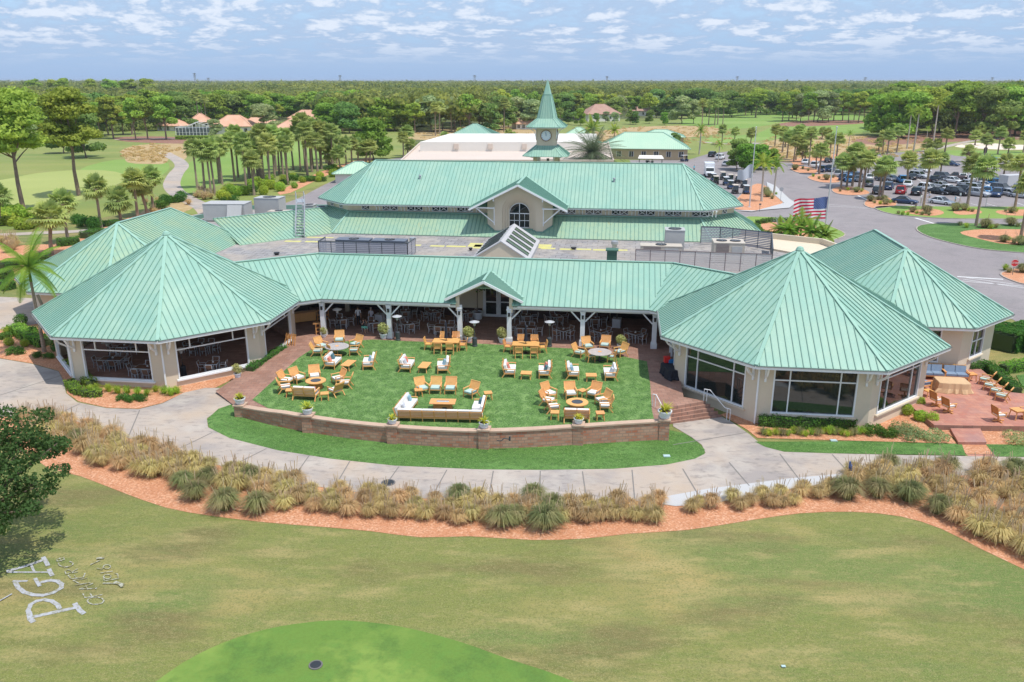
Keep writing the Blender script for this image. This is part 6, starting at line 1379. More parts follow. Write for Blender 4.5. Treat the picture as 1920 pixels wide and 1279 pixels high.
# --- trees named one by one ---
def T(ks, mh, u, vb, vt, lb, gp=None, w_=1.): return put_tree(ks, mh, u, vb, vt, lb, gp, w_)
T(MAP[0], 20, 45, 399, 158, 'tall leaning pine at the left picture edge beyond the putting surface', None, 1.15)
T(MAP[1], 20, 148, 367, 160, 'tall leaning pine just right of the leftmost one', None, 1.15)
T(OAK[0], 11, 162, 296, 205, 'dark green oak on the fairway behind the two tall pines', None, 1.2)
T(OAK[1], 11, 120, 288, 215, 'second dark oak behind the two tall pines', None, 1.1)
T(PINE[0], 16, 312, 262, 178, 'broad crowned pine left of the screened pool enclosure', None, 1.25)
T(PINE[1], 16, 277, 262, 178, 'pine beside the broad crowned one left of the pool enclosure', None, 1.1)
T(PINE[2], 16, 255, 263, 183, 'pine third to the left of the pool enclosure', None, 1.1)
T(GRY[0], 12, 405, 258, 222, 'grey green tree standing before the screened pool enclosure', None, 1.2)
T(GRY[1], 12, 497, 250, 192, 'large grey green oak between the two pink roofed houses', None, 1.4)
T(BRT[0], 10, 700, 300, 220, 'big round bright green tree beside the white flat roof', None, 1.25)
T(BRT[0], 10, 620, 245, 182, 'bright green tree behind the house with the white porch', None, 1.2)
T(OAK[2], 11, 655, 250, 190, 'dark oak right of the bright tree behind the palms', None, 1.2)
T(GRY[0], 12, 1278, 232, 178, 'large grey green oak at the edge of the far fairway', None, 1.3)
T(GRY[1], 12, 1300, 232, 185, 'smaller grey green oak beside the large one at the far fairway', None, 1.)
T(OAK[1], 11, 1262, 290, 247, 'dense green tree before the tan building with green roof', None, 1.15)
for (x, y, t_, lb) in ((400,560,400,'leafy tree behind the golf carts and white pennant'), (450,570,410,'leafy tree left of the silver flagpole by the drive'), (520,560,415,'leafy tree right of the silver flagpole by the drive'), (580,555,440,'low leafy tree at the first car park island')):
    u, v = Z3(x, y); T(random.choice([BRT[1], OAK[0]]), 10.5, u, v, Z3(0, t_)[1], lb, None, 1.15)
# groves of pines and broadleaf trees (up to about 300 single trees)
def grove(n, u0, u1, v0, v1, t0, t1, kinds, lb, gp, w_=(1.15, 1.55), seed=1):
    random.seed(seed)
    for i in range(n):
        u = u0+(u1-u0)*(i+random.uniform(.1, .9))/n; v = random.uniform(v0, v1)
        if 345 < u < 605 and v > 229: v = random.uniform(219, 228)
        vt = random.uniform(t0, t1); ks, mh = random.choice(kinds); kn = 'pine' if ks is PINE else 'oak' if ks is OAK else 'bright green tree' if ks is BRT else 'grey green tree'; put_tree(random.choice(ks), mh, u, v, vt, kn+lb[4:], kn+'s, '+gp, random.uniform(*w_))
P_, O_, B_, G_ = (PINE, 16), (OAK, 11), (BRT, 10), (GRY, 12)
grove(22, -70, 250, 250, 262, 176, 192, [P_, P_, O_, G_], 'tree in the woodland edge behind the left fairway', 'trees edging the left fairway', seed=4)
grove(42, -90, 480, 226, 246, 166, 184, [P_, P_, O_, B_], 'tree in the wood behind the left woodland edge', 'trees behind the left woodland edge', seed=5)
grove(34, 430, 1010, 236, 250, 174, 200, [P_, P_, O_, B_, G_], 'tree in the wood behind the palms and white flat roof', 'trees behind the white flat roof', seed=6)
grove(46, 400, 1100, 218, 234, 166, 184, [P_, P_, P_, O_, B_], 'tree in the deeper wood behind the white flat roof', 'trees deeper behind the white flat roof', seed=7)
grove(9, 1060, 1250, 229, 236, 200, 212, [O_, G_, B_], 'tree in front of the brown roofed houses', 'trees before the brown roofed houses', (.9, 1.2), seed=18)
grove(18, 1060, 1240, 214, 226, 172, 190, [P_, G_, O_], 'tree among the brown roofed houses right of the spire', 'trees among the brown roofed houses', seed=8)
grove(26, 1230, 1490, 212, 222, 164, 178, [P_, O_, O_], 'tree at the back edge of the far fairway', 'trees at the back edge of the far fairway', seed=9)
grove(16, 1460, 1640, 226, 231, 164, 178, [P_, P_, G_], 'tree of the clump standing on the far fairway', 'pines standing on the far fairway', (1., 1.25), seed=10)
grove(20, 1645, 2010, 248, 260, 158, 176, [P_, P_, O_, B_], 'tree at the front of the tall grove on the right', 'trees at the front of the right grove', seed=11)
grove(24, 1650, 2030, 234, 244, 150, 166, [P_, P_, O_], 'tree behind the front row of the tall grove on the right', 'trees deeper in the right grove', seed=12)
grove(10, 1480, 1660, 212, 218, 160, 170, [P_, O_], 'tree behind the clump on the far fairway', 'trees behind the fairway clump', seed=13)
# --- far woodland: one mass nobody could count ---
def far_wood():
    global rng; rng = np.random.default_rng(5); Cs = []; Ds = []; Ss = []
    def band(y0, y1, sp, hmin, hmax, nq, qs, ok):
        n = int((y1**2-y0**2)/2*1.72/(sp*sp)); y = np.sqrt(rng.uniform(y0**2, y1**2, n)); x = rng.uniform(-.90, .80, n)*y; k = ok(x, y); x, y = x[k], y[k]; n = len(x)
        h = rng.uniform(hmin, hmax, n)+2.5*np.sin(x*.013+1)*np.sin(y*.004); r = sp*rng.uniform(.5, .8, n)
        idx = np.repeat(np.arange(n), nq); d = rng.normal(0, 1, (n*nq, 3)); d /= np.linalg.norm(d, axis=1)[:, None]; d[:, 2] = np.abs(d[:, 2])*1.0-.25
        rr = rng.uniform(.75, 1.05, n*nq); bump_ = 1+.25*np.sin(d[:, 0]*5+idx)+.2*np.sin(d[:, 1]*6+idx*2)
        C = np.stack([x[idx], y[idx], (h-r*.52)[idx]], 1)+d*(r[idx]*rr*bump_)[:, None]*np.array([1, 1, .52]); Cs.append(C); Ds.append(d); Ss.append(np.full(len(C), qs)*np.sqrt(r[idx]/sp/.6))
    okL = lambda x, y: ((x < -.04*y) & (y > 380) & ((x < -.405*y) | (x > -.215*y) | (y > 540))) | ((x >= -.04*y) & (y > 620)) | ((x > .455*y-3) & (y > 365))
    band(370, 440, 8, 5, 9, 110, 1.2, okL); band(375, 800, 13, 12, 17.5, 200, 1.75, okL); band(620, 690, 9, 5, 10, 80, 1.5, okL); band(800, 1600, 19, 13.5, 18.5, 120, 2.9, okL); band(1600, 3200, 32, 13, 21, 90, 4., okL); band(3200, 9000, 70, 11, 23, 40, 11., okL)
    C = np.concatenate(Cs); D_ = np.concatenate(Ds); S_ = np.concatenate(Ss); V, Q = leaves(C, D_, S_, 1.25, .35)
    o = bpy.data.objects.new('far_woodland', npmesh('far_woodland', V, Q, [M['f_wood']])); COL.objects.link(o); o['kind'] = 'stuff'
    print('far quads', len(Q))
far_wood()
# taller trees standing above the horizon on the left
random.seed(21)
for i in range(9):
    u = random.uniform(60, 330); put_tree(PINE, 16, u, 196, random.uniform(146, 150), 'tall pine rising above the horizon on the left', 'pines rising above the left horizon', 1.3)
# --- foreground tree on the left ---
def fore_tree():
    global rng; rng = np.random.default_rng(9); random.seed(9)
    c = at(-62, 905, 3.4); base = Vector((c.x-.6, c.y, gz(c.x))); t = thing('shade_tree', 'dense green shade tree cut by the left picture edge in the foreground', 'tree', base)
    L = [(0, 0, 5.0, 2.6, 2.0), (2.2, -.6, 4.2, 1.8, 1.2), (2.4, 1.6, 5.0, 1.5, 1.0), (3.6, .2, 3.7, 1.1, .6), (1.4, -2.4, 3.4, 1.7, 1.1), (2.6, -1.8, 2.9, 1.1, .6), (-1.8, 1.4, 5.4, 2.2, 1.5), (-2.4, -1.4, 4.2, 2.2, 1.4), (.8, 2.4, 5.8, 1.8, 1.2), (3.1, 2.8, 4.6, 1.0, .55), (4.4, .9, 4.2, .7, .35), (1.4, 3.4, 4.9, 1.3, .8), (3.9, -1.0, 3.2, .6, .35), (.6, -3.4, 2.6, 1.1, .6), (4.0, 2.0, 5.2, .6, .3), (2.0, .6, 2.6, 1.3, .6), (2.2, 4.0, 5.8, .7, .4)]
    limb_tree(2.2, L, .28, 'trunk', 'bark').build('trunk', M['bark'], t)
    C, D_ = lobes(L, 26000, .45, .8); keep = (np.sin(C[:, 0]*3.1)+np.sin(C[:, 1]*2.7+1)+np.sin(C[:, 2]*4.3)) > -1.1; V, Q = leaves(C[keep], D_[keep], .17, 1.5, .9)
    o = bpy.data.objects.new('crown', npmesh('crown', V, Q, [M['f_shade']])); COL.objects.link(o); o.parent = t
fore_tree()
# --- shrubs, hedges, grasses ---
def shrub_kind(nm, r, h, n, size, fm, shape='ball', seed=1, cat='shrub'):
    def mk():
        global rng; rng = np.random.default_rng(seed); random.seed(seed)
        if shape == 'ball': L = [(random.uniform(-.25, .25)*r, random.uniform(-.25, .25)*r, h*random.uniform(.4, .6), r*.8, h*.5) for _ in range(5)]
        else: L = [(random.uniform(-.75, .75)*r, random.uniform(-.75, .75)*r, h*random.uniform(.3, .6), r*random.uniform(.3, .5), h*.45) for _ in range(12)]
        C, D_ = lobes(L, n, .7, 1.); C[:, 2] = np.maximum(C[:, 2], .02); V, Q = leaves(C, D_, size, 1.5, .7); me = npmesh(nm, V, Q, [M[fm]]); o = bpy.data.objects.new(nm, me); COL.objects.link(o); return tag(o, None, cat)
    return Kind(mk)
def hedge(pts, w_, h, fm, label, size=.13, dens=260, name='hedge', z=None, group=None, wob=.08, px_=True, topr=.25):
    """clipped hedge along ground points"""
    P = [g(*p) for p in pts] if px_ else [Vector(p) for p in pts]
    if z is not None: P = [at(*p, z) for p in pts]
    Cs, Ds = [], []
    for a, c in zip(P[:-1], P[1:]):
        d = c-a; L_ = d.length; d = d.normalized(); n = Vector((-d.y, d.x, 0)); k = int(L_*dens*(w_+2*h)/1.5); s = rng.uniform(-.03, L_+.03, k); face = rng.random(k)*(w_+2*h)
        off = np.where(face < w_, face-w_/2, np.where(face < w_+h, -w_/2, w_/2)); hh_ = np.where(face < w_, h, np.where(face < w_+h, face-w_, face-w_-h)); hh_ = hh_+.0
        wobv = wob*(np.sin(s*3.1+a.x)+np.sin(s*7.3))/2; nx = np.where(face < w_, 0, np.sign(off)); nz = np.where(face < w_, 1, .1)
        C = np.stack([a.x+d.x*s+n.x*(off+nx*wobv), a.y+d.y*s+n.y*(off+nx*wobv), a.z+hh_+nz*wobv], 1)+rng.normal(0, .03, (k, 3)); Cs.append(C); Ds.append(np.stack([n.x*nx, n.y*nx, nz], 1))
    C = np.concatenate(Cs); D_ = np.concatenate(Ds); V, Q = leaves(C, D_, size, 1.5, .55)
    o = bpy.data.objects.new(name, npmesh(name, V, Q, [M[fm]])); COL.objects.link(o); tag(o, label, 'hedge', group)
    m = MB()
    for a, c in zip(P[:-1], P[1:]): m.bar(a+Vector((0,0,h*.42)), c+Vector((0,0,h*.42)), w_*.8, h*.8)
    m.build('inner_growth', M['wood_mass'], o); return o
def grass_clump(nm, seed, n, h, spread, fm, plume=0):
    def mk():
        random.seed(seed); q = MB(); lean = Vector((random.uniform(-.2, .2), random.uniform(-.2, .2), 0))
        for i in range(n):
            a = random.uniform(0, 2*pi); r0 = random.uniform(0, .22)*spread; l = h*random.uniform(.55, 1.15); o_ = random.random()**.7*spread*random.uniform(.7, 1.15); b0 = Vector((cos(a)*r0, sin(a)*r0, 0)); d = Vector((cos(a), sin(a), 0))
            m1 = b0+d*o_*.45+Vector((0,0,l*.72))+lean*.4; e = b0+d*o_*1.05+Vector((0,0,l*(.95-.55*o_/spread)))+lean; w_ = Vector((-sin(a), cos(a), 0))*random.uniform(.006, .012)*(1+h*.3)
            q.add([b0-w_, b0+w_, m1+w_, m1-w_, e], [(0,1,2,3), (3,2,4)])
        o = q.build(nm, M[fm])
        if plume:
            q = MB()
            for i in range(plume):
                a = random.uniform(0, 2*pi); d = Vector((cos(a), sin(a), 0)); b0 = d*.1; e = d*spread*random.uniform(.3, .8)+Vector((0,0,h*random.uniform(1.05, 1.45)))+lean; m1 = b0.lerp(e, .7); q.bar(b0, m1, .012, .012); q.bar(m1, e, .022, .02)
            q.build('seed_plumes', M['f_plume'], o)
        return tag(o, None, 'tussock')
    return Kind(mk)
GT = [grass_clump('tussock', 80+s, 760, .98, .74, 'f_tan', 12) for s in range(4)]; GG = [grass_clump('tussock', 90+s, 1200, 1.2, 1.0, 'f_ggrass', 4) for s in range(3)]
random.seed(33)
def inpoly(p, P):
    c = False; j = len(P)-1
    for i in range(len(P)):
        if (P[i][1] > p[1]) != (P[j][1] > p[1]) and p[0] < (P[j][0]-P[i][0])*(p[1]-P[i][1])/(P[j][1]-P[i][1])+P[i][0]: c = not c
        j = i
    return c
placed = []
def scatter(P, n, mind, kinds, lb, gp, sc=(.8, 1.15)):
    us = [p[0] for p in P]; vs = [p[1] for p in P]; k = 0
    for _ in range(n*40):
        u, v = random.uniform(min(us), max(us)), random.uniform(min(vs), max(vs))
        if not inpoly((u, v), P): continue
        p = g(u, v)
        if any((p.x-q[0])**2+(p.y-q[1])**2 < mind**2 for q in placed): continue
        placed.append((p.x, p.y)); random.choice(kinds).put(p, random.uniform(0, 6.28), lb, gp, random.uniform(*sc)); k += 1
        if k >= n: break
for u, v, s_ in ((368,935,1.0), (422,955,1.15), (486,960,1.1), (345,912,.9), (940,985,1.05), (1022,990,1.2), (968,982,.95), (1040,960,1.0), (860,940,.95), (470,905,1.0), (1000,940,.95), (1588,935,1.15), (1645,932,1.0), (1700,938,1.15), (1755,962,1.0), (150,830,.9), (395,905,.9), (1665,880,.9), (1780,885,.95), (1900,895,1.1)):
    p = g(u, v); placed.append((p.x, p.y)); random.choice(GG).put(p, random.uniform(0, 6), 'large rounded green fountain grass clump in the mulch bed', 'large fountain grass clumps in the mulch bed', s_)
tanL = 'tan ornamental grass clump in the mulch bed %s'
scatter([(30,785),(140,795),(200,822),(300,852),(430,885),(560,912),(560,945),(400,915),(280,893),(180,870),(60,820)], 66, .78, GT, tanL % 'left of the middle', 'tan grasses on the left of the mulch bed', (.95, 1.3))
scatter([(540,915),(700,932),(900,945),(900,985),(790,975),(640,970),(520,955)], 46, .78, GT, tanL % 'in front of the lower turf', 'tan grasses before the lower turf', (.85, 1.15))
scatter([(900,950),(1120,950),(1240,945),(1230,978),(1100,982),(900,985)], 32, .75, GT, tanL % 'right of the middle', 'tan grasses right of the middle', (.85, 1.1))
scatter([(1285,948),(1400,938),(1560,915),(1565,938),(1400,960),(1285,962)], 16, .7, GT, tanL % 'along the pale apron', 'tan grasses along the pale apron', (.7, .95))
scatter([(1590,890),(1750,885),(1930,880),(2090,895),(2090,1110),(1880,1032),(1780,975),(1690,940),(1600,925)], 84, .85, GT, tanL % 'at the right end', 'tan grasses at the right end', (.95, 1.35))
SP = shrub_kind('grassy_shrub', .8, 1.2, 700, .3, 'f_lime', 'loose', 7)
GS = grass_clump('lily_clump', 97, 160, .75, .6, 'f_lime')
GD = grass_clump('lily_clump', 98, 200, .7, .55, 'f_ggrass')
BALL = shrub_kind('round_shrub', .62, 1.05, 1500, .10, 'f_hedge', 'ball', 3); BALLL = shrub_kind('round_shrub', .62, 1.0, 1400, .11, 'f_lime', 'ball', 4); LOW = shrub_kind('low_shrub', .9, .6, 1300, .10, 'f_grey', 'loose', 5); LOWG = shrub_kind('low_shrub', .8, .75, 1300, .12, 'f_hedge', 'loose', 6)
# left pavilion bed
hedge([(172,727),(150,705),(128,685)], .8, .6, 'f_bright', 'clipped green hedge along the left pavilion wall')
hedge([(130,722),(145,738),(170,744),(192,742)], .7, .5, 'f_bright', 'low curved clipped hedge at the left tip of the pavilion bed')
for i, (u, v) in enumerate(((205,735),(222,738),(240,738),(258,740),(275,742),(168,734),(182,736),(322,742),(333,738),(308,738),(292,735))): GS.put(g(u, v), i, 'yellow green lily clump in the mulch below the left pavilion windows', 'lily clumps below the left pavilion', random.uniform(.8, 1.1))
for i, (u, v) in enumerate(((232,751),(250,752),(268,750))): LOWG.put(g(u, v), i, ('leftmost','middle','rightmost')[i]+' of the three dark low shrubs in front of the left pavilion', None, .62)
for i, (u, v, k, s_, lb) in enumerate(((30,665,LOWG,.9,'loose green shrub at the left front of the far left mulch bed'), (12,635,LOWG,.8,'green shrub at the left picture edge in the mulch'), (42,610,BALL,1.1,'dark round shrub at the back of the far left bed'), (15,628,BALLL,.8,'small yellow green round shrub at the far left bed'), (18,648,BALLL,.75,'yellow green round shrub below the small one at the far left'), (68,670,LOWG,.6,'small fern like shrub left of the two palm trunks'), (92,672,LOWG,.6,'small fern like shrub just in front of the palm trunks'), (65,632,BALL,1.0,'dark round shrub behind the palm trunks'), (115,655,LOWG,1.0,'dark bushy shrub beside the left pavilion corner'), (137,672,BALLL,.7,'bright shrub next to the left pavilion side window'), (100,640,BALL,1.1,'dark shrub in the shade of the pavilion eave'), (48,650,BALLL,.7,'low lime shrub in the middle of the far left bed'))): k.put(g(u, v), i, lb, None, s_)
hedge([(28,622),(45,632),(62,640),(86,650)], 1.2, .8, 'f_bright', 'bright clipped hedge in the far left bed')
hedge([(468,697),(500,676),(532,657)], .7, .45, 'f_hedge', 'low dark green planting along the right side of the left pavilion', z=-.3)
hedge([(400,730),(452,706)], .3, .06, 'f_hedge', 'thin ground cover strip beside the brick walk', z=-.5) if False else None
# hedges upper left
for i, (P, s_) in enumerate(([[(150,470),(178,466)], .8], [[(120,490),(150,488)], .9], [[(108,462),(150,458)], 1.0], [[(58,490),(95,488)], .9], [[(60,505),(95,500)], .8], [[(0,508),(30,500)], 1.], [[(195,425),(225,422)], .8], [[(158,448),(190,440)], 1.0], [[(0,525),(28,522)], 1.1], [[(0,545),(26,540)], 1.])):
    hedge(P, 1.6, s_, 'f_hedge', 'dark clipped box hedge block left of the back wing', .2, 110, 'hedge_block', group='clipped hedge blocks left of the back wing')
PAL = shrub_kind('palmetto_clump', 1.6, 1.6, 1500, .42, 'f_lime', 'loose', 8)
for i in range(14):
    u = random.uniform(-10, 62); v = random.uniform(400, 432); PAL.put(g(u, v), i, 'yellow green palmetto clump beside the cart path at the left edge', 'palmetto clumps at the left edge', random.uniform(.8, 1.1))
for i, (u, v) in enumerate(((165,425),(180,430),(150,418),(310,385),(325,380),(340,378),(300,392))): shr = (LOWG, BALL)[i % 2]; shr.put(g(u, v), i, 'dark shrub between the palms left of the back wing', 'dark shrubs between the left palms', 2.0)
random.seed(44)
for i in range(46):
    t_ = random.random(); u = 405+t_*235; v = 372-t_*48+random.uniform(-10, 12); (BALLL, LOWG, BALLL)[i % 3].put(g(u, v), i, 'rounded yellow green shrub under the grove of palms left of the main roof', 'rounded shrubs under the palm grove', random.uniform(1.3, 2.1))
for i in range(24):
    u, v = random.choice(((random.uniform(265, 355), random.uniform(378, 405)), (random.uniform(360, 400), random.uniform(355, 378)), (random.uniform(0, 40), random.uniform(455, 475)))); GT[i % 4].put(g(u, v), i, 'tan grass clump in the left beds below the pale putting green', 'tan grass clumps in the left beds', random.uniform(1.1, 1.7))
# right pavilion beds
hedge([(1422,797),(1500,803),(1590,803),(1622,798),(1655,782),(1690,757),(1708,742)], .7, .75, 'f_hedge', 'dark clipped hedge hugging the base of the right pavilion')
for i in range(17):
    u = 1432+i*11.2; GS.put(g(u, 816+random.uniform(-3, 3)), i, 'yellow green lily clump in front of the clipped hedge at the right pavilion', 'lily clumps before the right pavilion hedge', random.uniform(.7, .95)) if i % 3 else GD.put(g(u, 816), i, 'dark green grassy clump in front of the clipped hedge at the right pavilion', 'dark grassy clumps before the hedge', .9)
for u, v, lb in ((1700,778,'round clipped shrub leftmost of the four beside the right terrace'), (1722,763,'round clipped shrub furthest back beside the right terrace'), (1726,790,'round clipped shrub third beside the right terrace'), (1747,794,'round clipped shrub nearest the right terrace steps')): BALLL.put(g(u, v), u, lb, None, .82)
for u, v, s_, lb in ((1640,815,.9,'dark low shrub left of the grey ground shrubs'), (1662,818,.8,'dark low shrub second left of the grey ground shrubs'), ): LOWG.put(g(u, v), u, lb, None, s_)
for u, v, s_, lb in ((1692,808,.95,'grey green spreading shrub behind, right of the pavilion hedge'), (1705,820,1.05,'grey green spreading shrub in the middle of the mulch'), (1752,825,1.0,'grey green spreading shrub left of the garden steps'), (1910,828,1.0,'grey green spreading shrub right of the garden steps')): LOW.put(g(u, v), u, lb, None, s_)
hedge([(1812,700),(1850,697),(1870,715),(1905,745)], .8, .9, 'f_hedge', 'dark clipped hedge wrapping the back corner of the right terrace')
hedge([(1862,655),(1890,642),(1960,660)], 3.6, 1.8, 'f_hedge', 'broad dense hedge mass right of the back wing', .2, 260)
hedge([(1878,700),(1930,690)], .9, .8, 'f_bright', 'bright clipped hedge at the right picture edge')
sheet('small_lawn', M['turf2'], [(1905,705), (1960,698), (2000,740), (1920,730)], .05, 0)
for i, (u, v) in enumerate(((1725,690),(1738,688),(1712,694))): LOWG.put(g(u, v), i, 'small mixed shrub beside the right pavilion downpipe', 'shrubs by the right pavilion downpipe', .9)
# right islands
AG = grass_clump('agave', 99, 60, 1.4, 1.5, 'f_blue')
AG.put(g(1462, 428), 0, 'large blue grey agave in the flagpole island bed', None, 1.6)
hedge([(1415,428),(1425,440),(1450,446),(1480,444),(1492,436)], .9, .8, 'f_hedge', 'curved brown green hedge around the blue agave', .2, 120)
hedge([(1420,421),(1445,417),(1478,417)], .9, .7, 'f_hedge', 'short hedge behind the blue agave', .2, 120)
random.seed(50)
for i, (u, v) in enumerate([(1632,378),(1640,382),(1650,384),(1660,384),(1668,382),(1645,376),(1658,376),(1685,402),(1692,404),(1710,399),(1718,402),(1728,404),(1738,401),(1742,405),(1702,404),(1790,396),(1815,397),(1822,398),(1808,395),(1800,424),(1812,428),(1845,428),(1856,430),(1866,428),(1896,424),(1908,426),(1918,425),(1880,455),(1890,452),(1900,457),(1915,460),(1885,398),(1905,398),(1895,400),(1884,507),(1890,512),(1918,512),(1575,360),(1590,358),(1605,361),(1615,360),(1535,336),(1550,338),(1562,334),(1525,332),(1490,319),(1505,317),(1515,321),(1440,370),(1447,374),(1455,366),(1435,362)]):
    (GG if i % 3 == 0 else [GS, GD])[i % 2].put(g(u, v), i, 'clumping grass plant in a mulched car park or drive island', 'grass clumps in the drive islands', random.uniform(1.0, 1.5))

def rough_tufts():
    random.seed(71); P = []
    for n, f in ((150, lambda: (random.uniform(228, 350), random.uniform(271, 306))), (260, lambda: (random.uniform(1425, 1740), random.uniform(256, 298))), (240, lambda: (random.uniform(1070, 1370), random.uniform(238, 272))), (90, lambda: (random.uniform(770, 1040), random.uniform(238, 262)))):
        for _ in range(n):
            u, v = f()
            if u < 360 and ((u > 312 and v > 286) or (u-290)**2/62**2+(v-289)**2/18**2 > 1): continue
            P.append(g(u, v))
    rg = np.random.default_rng(3); C = []; D_ = []
    for p in P:
        k = 70; r = random.uniform(.5, 1.3); d = rg.normal(0, 1, (k, 3)); d /= np.linalg.norm(d, axis=1)[:, None]; d[:, 2] = np.abs(d[:, 2]); C.append(np.array([p.x, p.y, p.z])+d*r*rg.uniform(.4, 1, (k, 1))*np.array([1.2, 1.2, .8])); D_.append(d)
    C = np.concatenate(C); D_ = np.concatenate(D_); V, Q = leaves(C, D_, .42, 2.2, .6); o = bpy.data.objects.new('rough_grass', npmesh('rough_grass', V, Q, [M['f_tuft']])); COL.objects.link(o); o['kind'] = 'stuff'
rough_tufts()
# ================= clock tower, roof equipment, far buildings =================
def tower():
    c = atd(1025, 300, 140.); t = thing('clock_tower', 'beige clock tower with tall green metal spire behind the main roof', 'tower', (c.x, 140, gz(c.x)), LA); z0 = -gz(c.x)
    def cham(h, ch): return [(-h+ch,-h),(h-ch,-h),(h,-h+ch),(h,h-ch),(h-ch,h),(-h+ch,h),(-h,h-ch),(-h,-h+ch)]
    def skirt(h0, c0, za, h1, c1, zb, nm):
        A, B = cham(h0, c0), cham(h1, c1); pl = [[(A[i][0],A[i][1],za+z0),(A[(i+1)%8][0],A[(i+1)%8][1],za+z0),(B[(i+1)%8][0],B[(i+1)%8][1],zb+z0),(B[i][0],B[i][1],zb+z0)] for i in range(8)]
        rb = MB(); sm = MB()
        for p in pl: rb.slab(p, .08); seams(sm, p, .4, .04, .05)
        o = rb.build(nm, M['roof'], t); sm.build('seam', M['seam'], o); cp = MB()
        for i in range(8): cp.bar((*A[i], za+z0+.04), (*B[i], zb+z0+.04), .12, .05)
        cp.build('ridge_cap', M['ridge'], o); return o
    w = MB(); w.prism(cham(1.62,.35), 11.0+z0, 14.3+z0); w.build('shaft', M['stucco'], t)
    skirt(3.25, .95, 14.30, 1.55, .45, 15.6, 'upper_roof'); skirt(3.75, 1.0, 9.7, 1.72, .4, 11.3, 'lower_roof')
    s = MB(); A = cham(1.6, .5); P1 = cham(.72, .22); 
    for (Q1, za, Q2, zb) in ((A, 15.55, P1, 19.3), (cham(.66,.2), 19.3, cham(.05,.02), 21.65)):
        for i in range(8): s.poly([(Q1[i][0],Q1[i][1],za+z0),(Q1[(i+1)%8][0],Q1[(i+1)%8][1],za+z0),(Q2[(i+1)%8][0],Q2[(i+1)%8][1],zb+z0),(Q2[i][0],Q2[i][1],zb+z0)])
    o = s.build('spire', M['roof'], t); q = MB(); 
    for i in range(8): q.bar((A[i][0],A[i][1],15.6+z0),(P1[i][0],P1[i][1],19.3+z0),.07,.06)
    for x in (-.75,-.25,.25,.75): q.bar((x,-1.6,15.6+z0),(x*.42,-.72,19.3+z0),.04,.05)
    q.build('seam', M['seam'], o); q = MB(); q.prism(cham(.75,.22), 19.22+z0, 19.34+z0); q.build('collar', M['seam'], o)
    q = MB(); q.prism(cham(3.1,.9), 14.1+z0, 14.2+z0); q.build('soffit', M['white'], t)
    wood = mat('clock_rim', (.24,.13,.07), .5)
    for k in range(4):
        r = k*pi/2; d = Vector((sin(r), -cos(r), 0)); b = d*1.62+Vector((0,0,12.9+z0)); f = MB(); f.cyl(b, b+d*.06, .84, n=28); o = f.build('clock_face', mat('clock_white', (.75,.8,.84), .4), t)
        q = MB(); sx = Vector((cos(r), sin(r), 0)); 
        for i in range(28):
            a0, a1 = 2*pi*i/28, 2*pi*(i+1)/28; q.bar(b+d*.06+sx*.86*sin(a0)+Vector((0,0,.86*cos(a0))), b+d*.06+sx*.86*sin(a1)+Vector((0,0,.86*cos(a1))), .12, .13, up=d)
        q.build('rim', wood, o); q = MB()
        for i in range(12): a = 2*pi*i/12; u_ = sx*sin(a)+Vector((0,0,cos(a))); q.bar(b+d*.075+u_*.62, b+d*.075+u_*.72, .05, .02, up=d)
        for a, l, w_ in ((R(-8), .58, .06), (R(-3), .38, .09)): u_ = sx*sin(a)+Vector((0,0,cos(a))); q.bar(b+d*.09-u_*.08, b+d*.09+u_*l, w_, .02, up=d)
        q.build('hands', mat('clock_hand_blue', (.03,.16,.38), .4), o)
    for sx in (-1,1):
        for sy in (-1,1):
            q = MB(); q.box((sx*1.75,sy*1.75,(9.7+z0)/2),(.62,.62,9.7+z0)); q.build('post', M['stucco'], t); q = MB(); q.box((sx*1.75-.45*sx,sy*1.75,(9.6+z0)/2),(.16,.2,9.6+z0)); q.build('white_post', M['white'], t)
            for zz, hh, ex in ((14.1,1.5,1.2),(9.6,.9,1.4)):
                q = MB(); b = Vector((sx*1.66,sy*1.5,zz-hh+z0)); e = Vector((sx*(1.66+ex),sy*1.5,zz-.05+z0)); m = Vector((sx*(1.66+ex*.28),sy*1.5,zz-hh*.35+z0)); q.bar(b,m,.1,.1); q.bar(m,e,.1,.1); q.bar((sx*1.68,sy*1.5,zz-hh-.3+z0),(sx*1.68,sy*1.5,zz+z0),.09,.1); q.build('bracket', M['white'], t)
    q = MB()
    for z_ in (7.6,8.2,8.8):
        for sy in (-1,1): q.box((0,sy*1.75,z_+z0),(3.2,.08,.08)); q.box((sy*1.75,0,z_+z0+.002),(.08,3.2,.08))
    q.build('railing', M['white'], t); q = MB(); q.box((.35,-1.6,9.0+z0),(.4,.3,.5)); q.build('bell_box', M['iron'], t)
    w = MB(); w.prism(cham(2.3,.5), 0, 6.8+z0); w.build('base', M['stucco'], t)
tower()
RL = lambda X, Y, Z=4.0: lw(X, Y, Z)
def screen(P, z0, z1, lb, slats=8, back=False, grp=None):
    o_ = lw(*P[0]); t = thing('louvre_screen', lb, 'screen', (0,0,0)); m = MB(); fr = MB()
    for a, b in zip(P[:-1], P[1:]):
        A, B = lw(*a), lw(*b); L_ = (B-A).length; n = max(1, int(L_/1.3))
        for k in range(slats): z = z0+(z1-z0)*(k+.5)/slats; m.bar((A.x,A.y,z),(B.x,B.y,z),.03,(z1-z0)/slats*(.86 if back else .74))
        for k in range(n+1): p = A.lerp(B, k/n); fr.bar((p.x,p.y,z0-.05),(p.x,p.y,z1+.05),.05,.07)
        fr.bar((A.x,A.y,z1+.02),(B.x,B.y,z1+.02),.09,.06)
    m.build('slats', M['louvre_light' if back else 'louvre'], t); fr.build('frame', M['charcoal'] if not back else M['louvre_dark'], t); return t
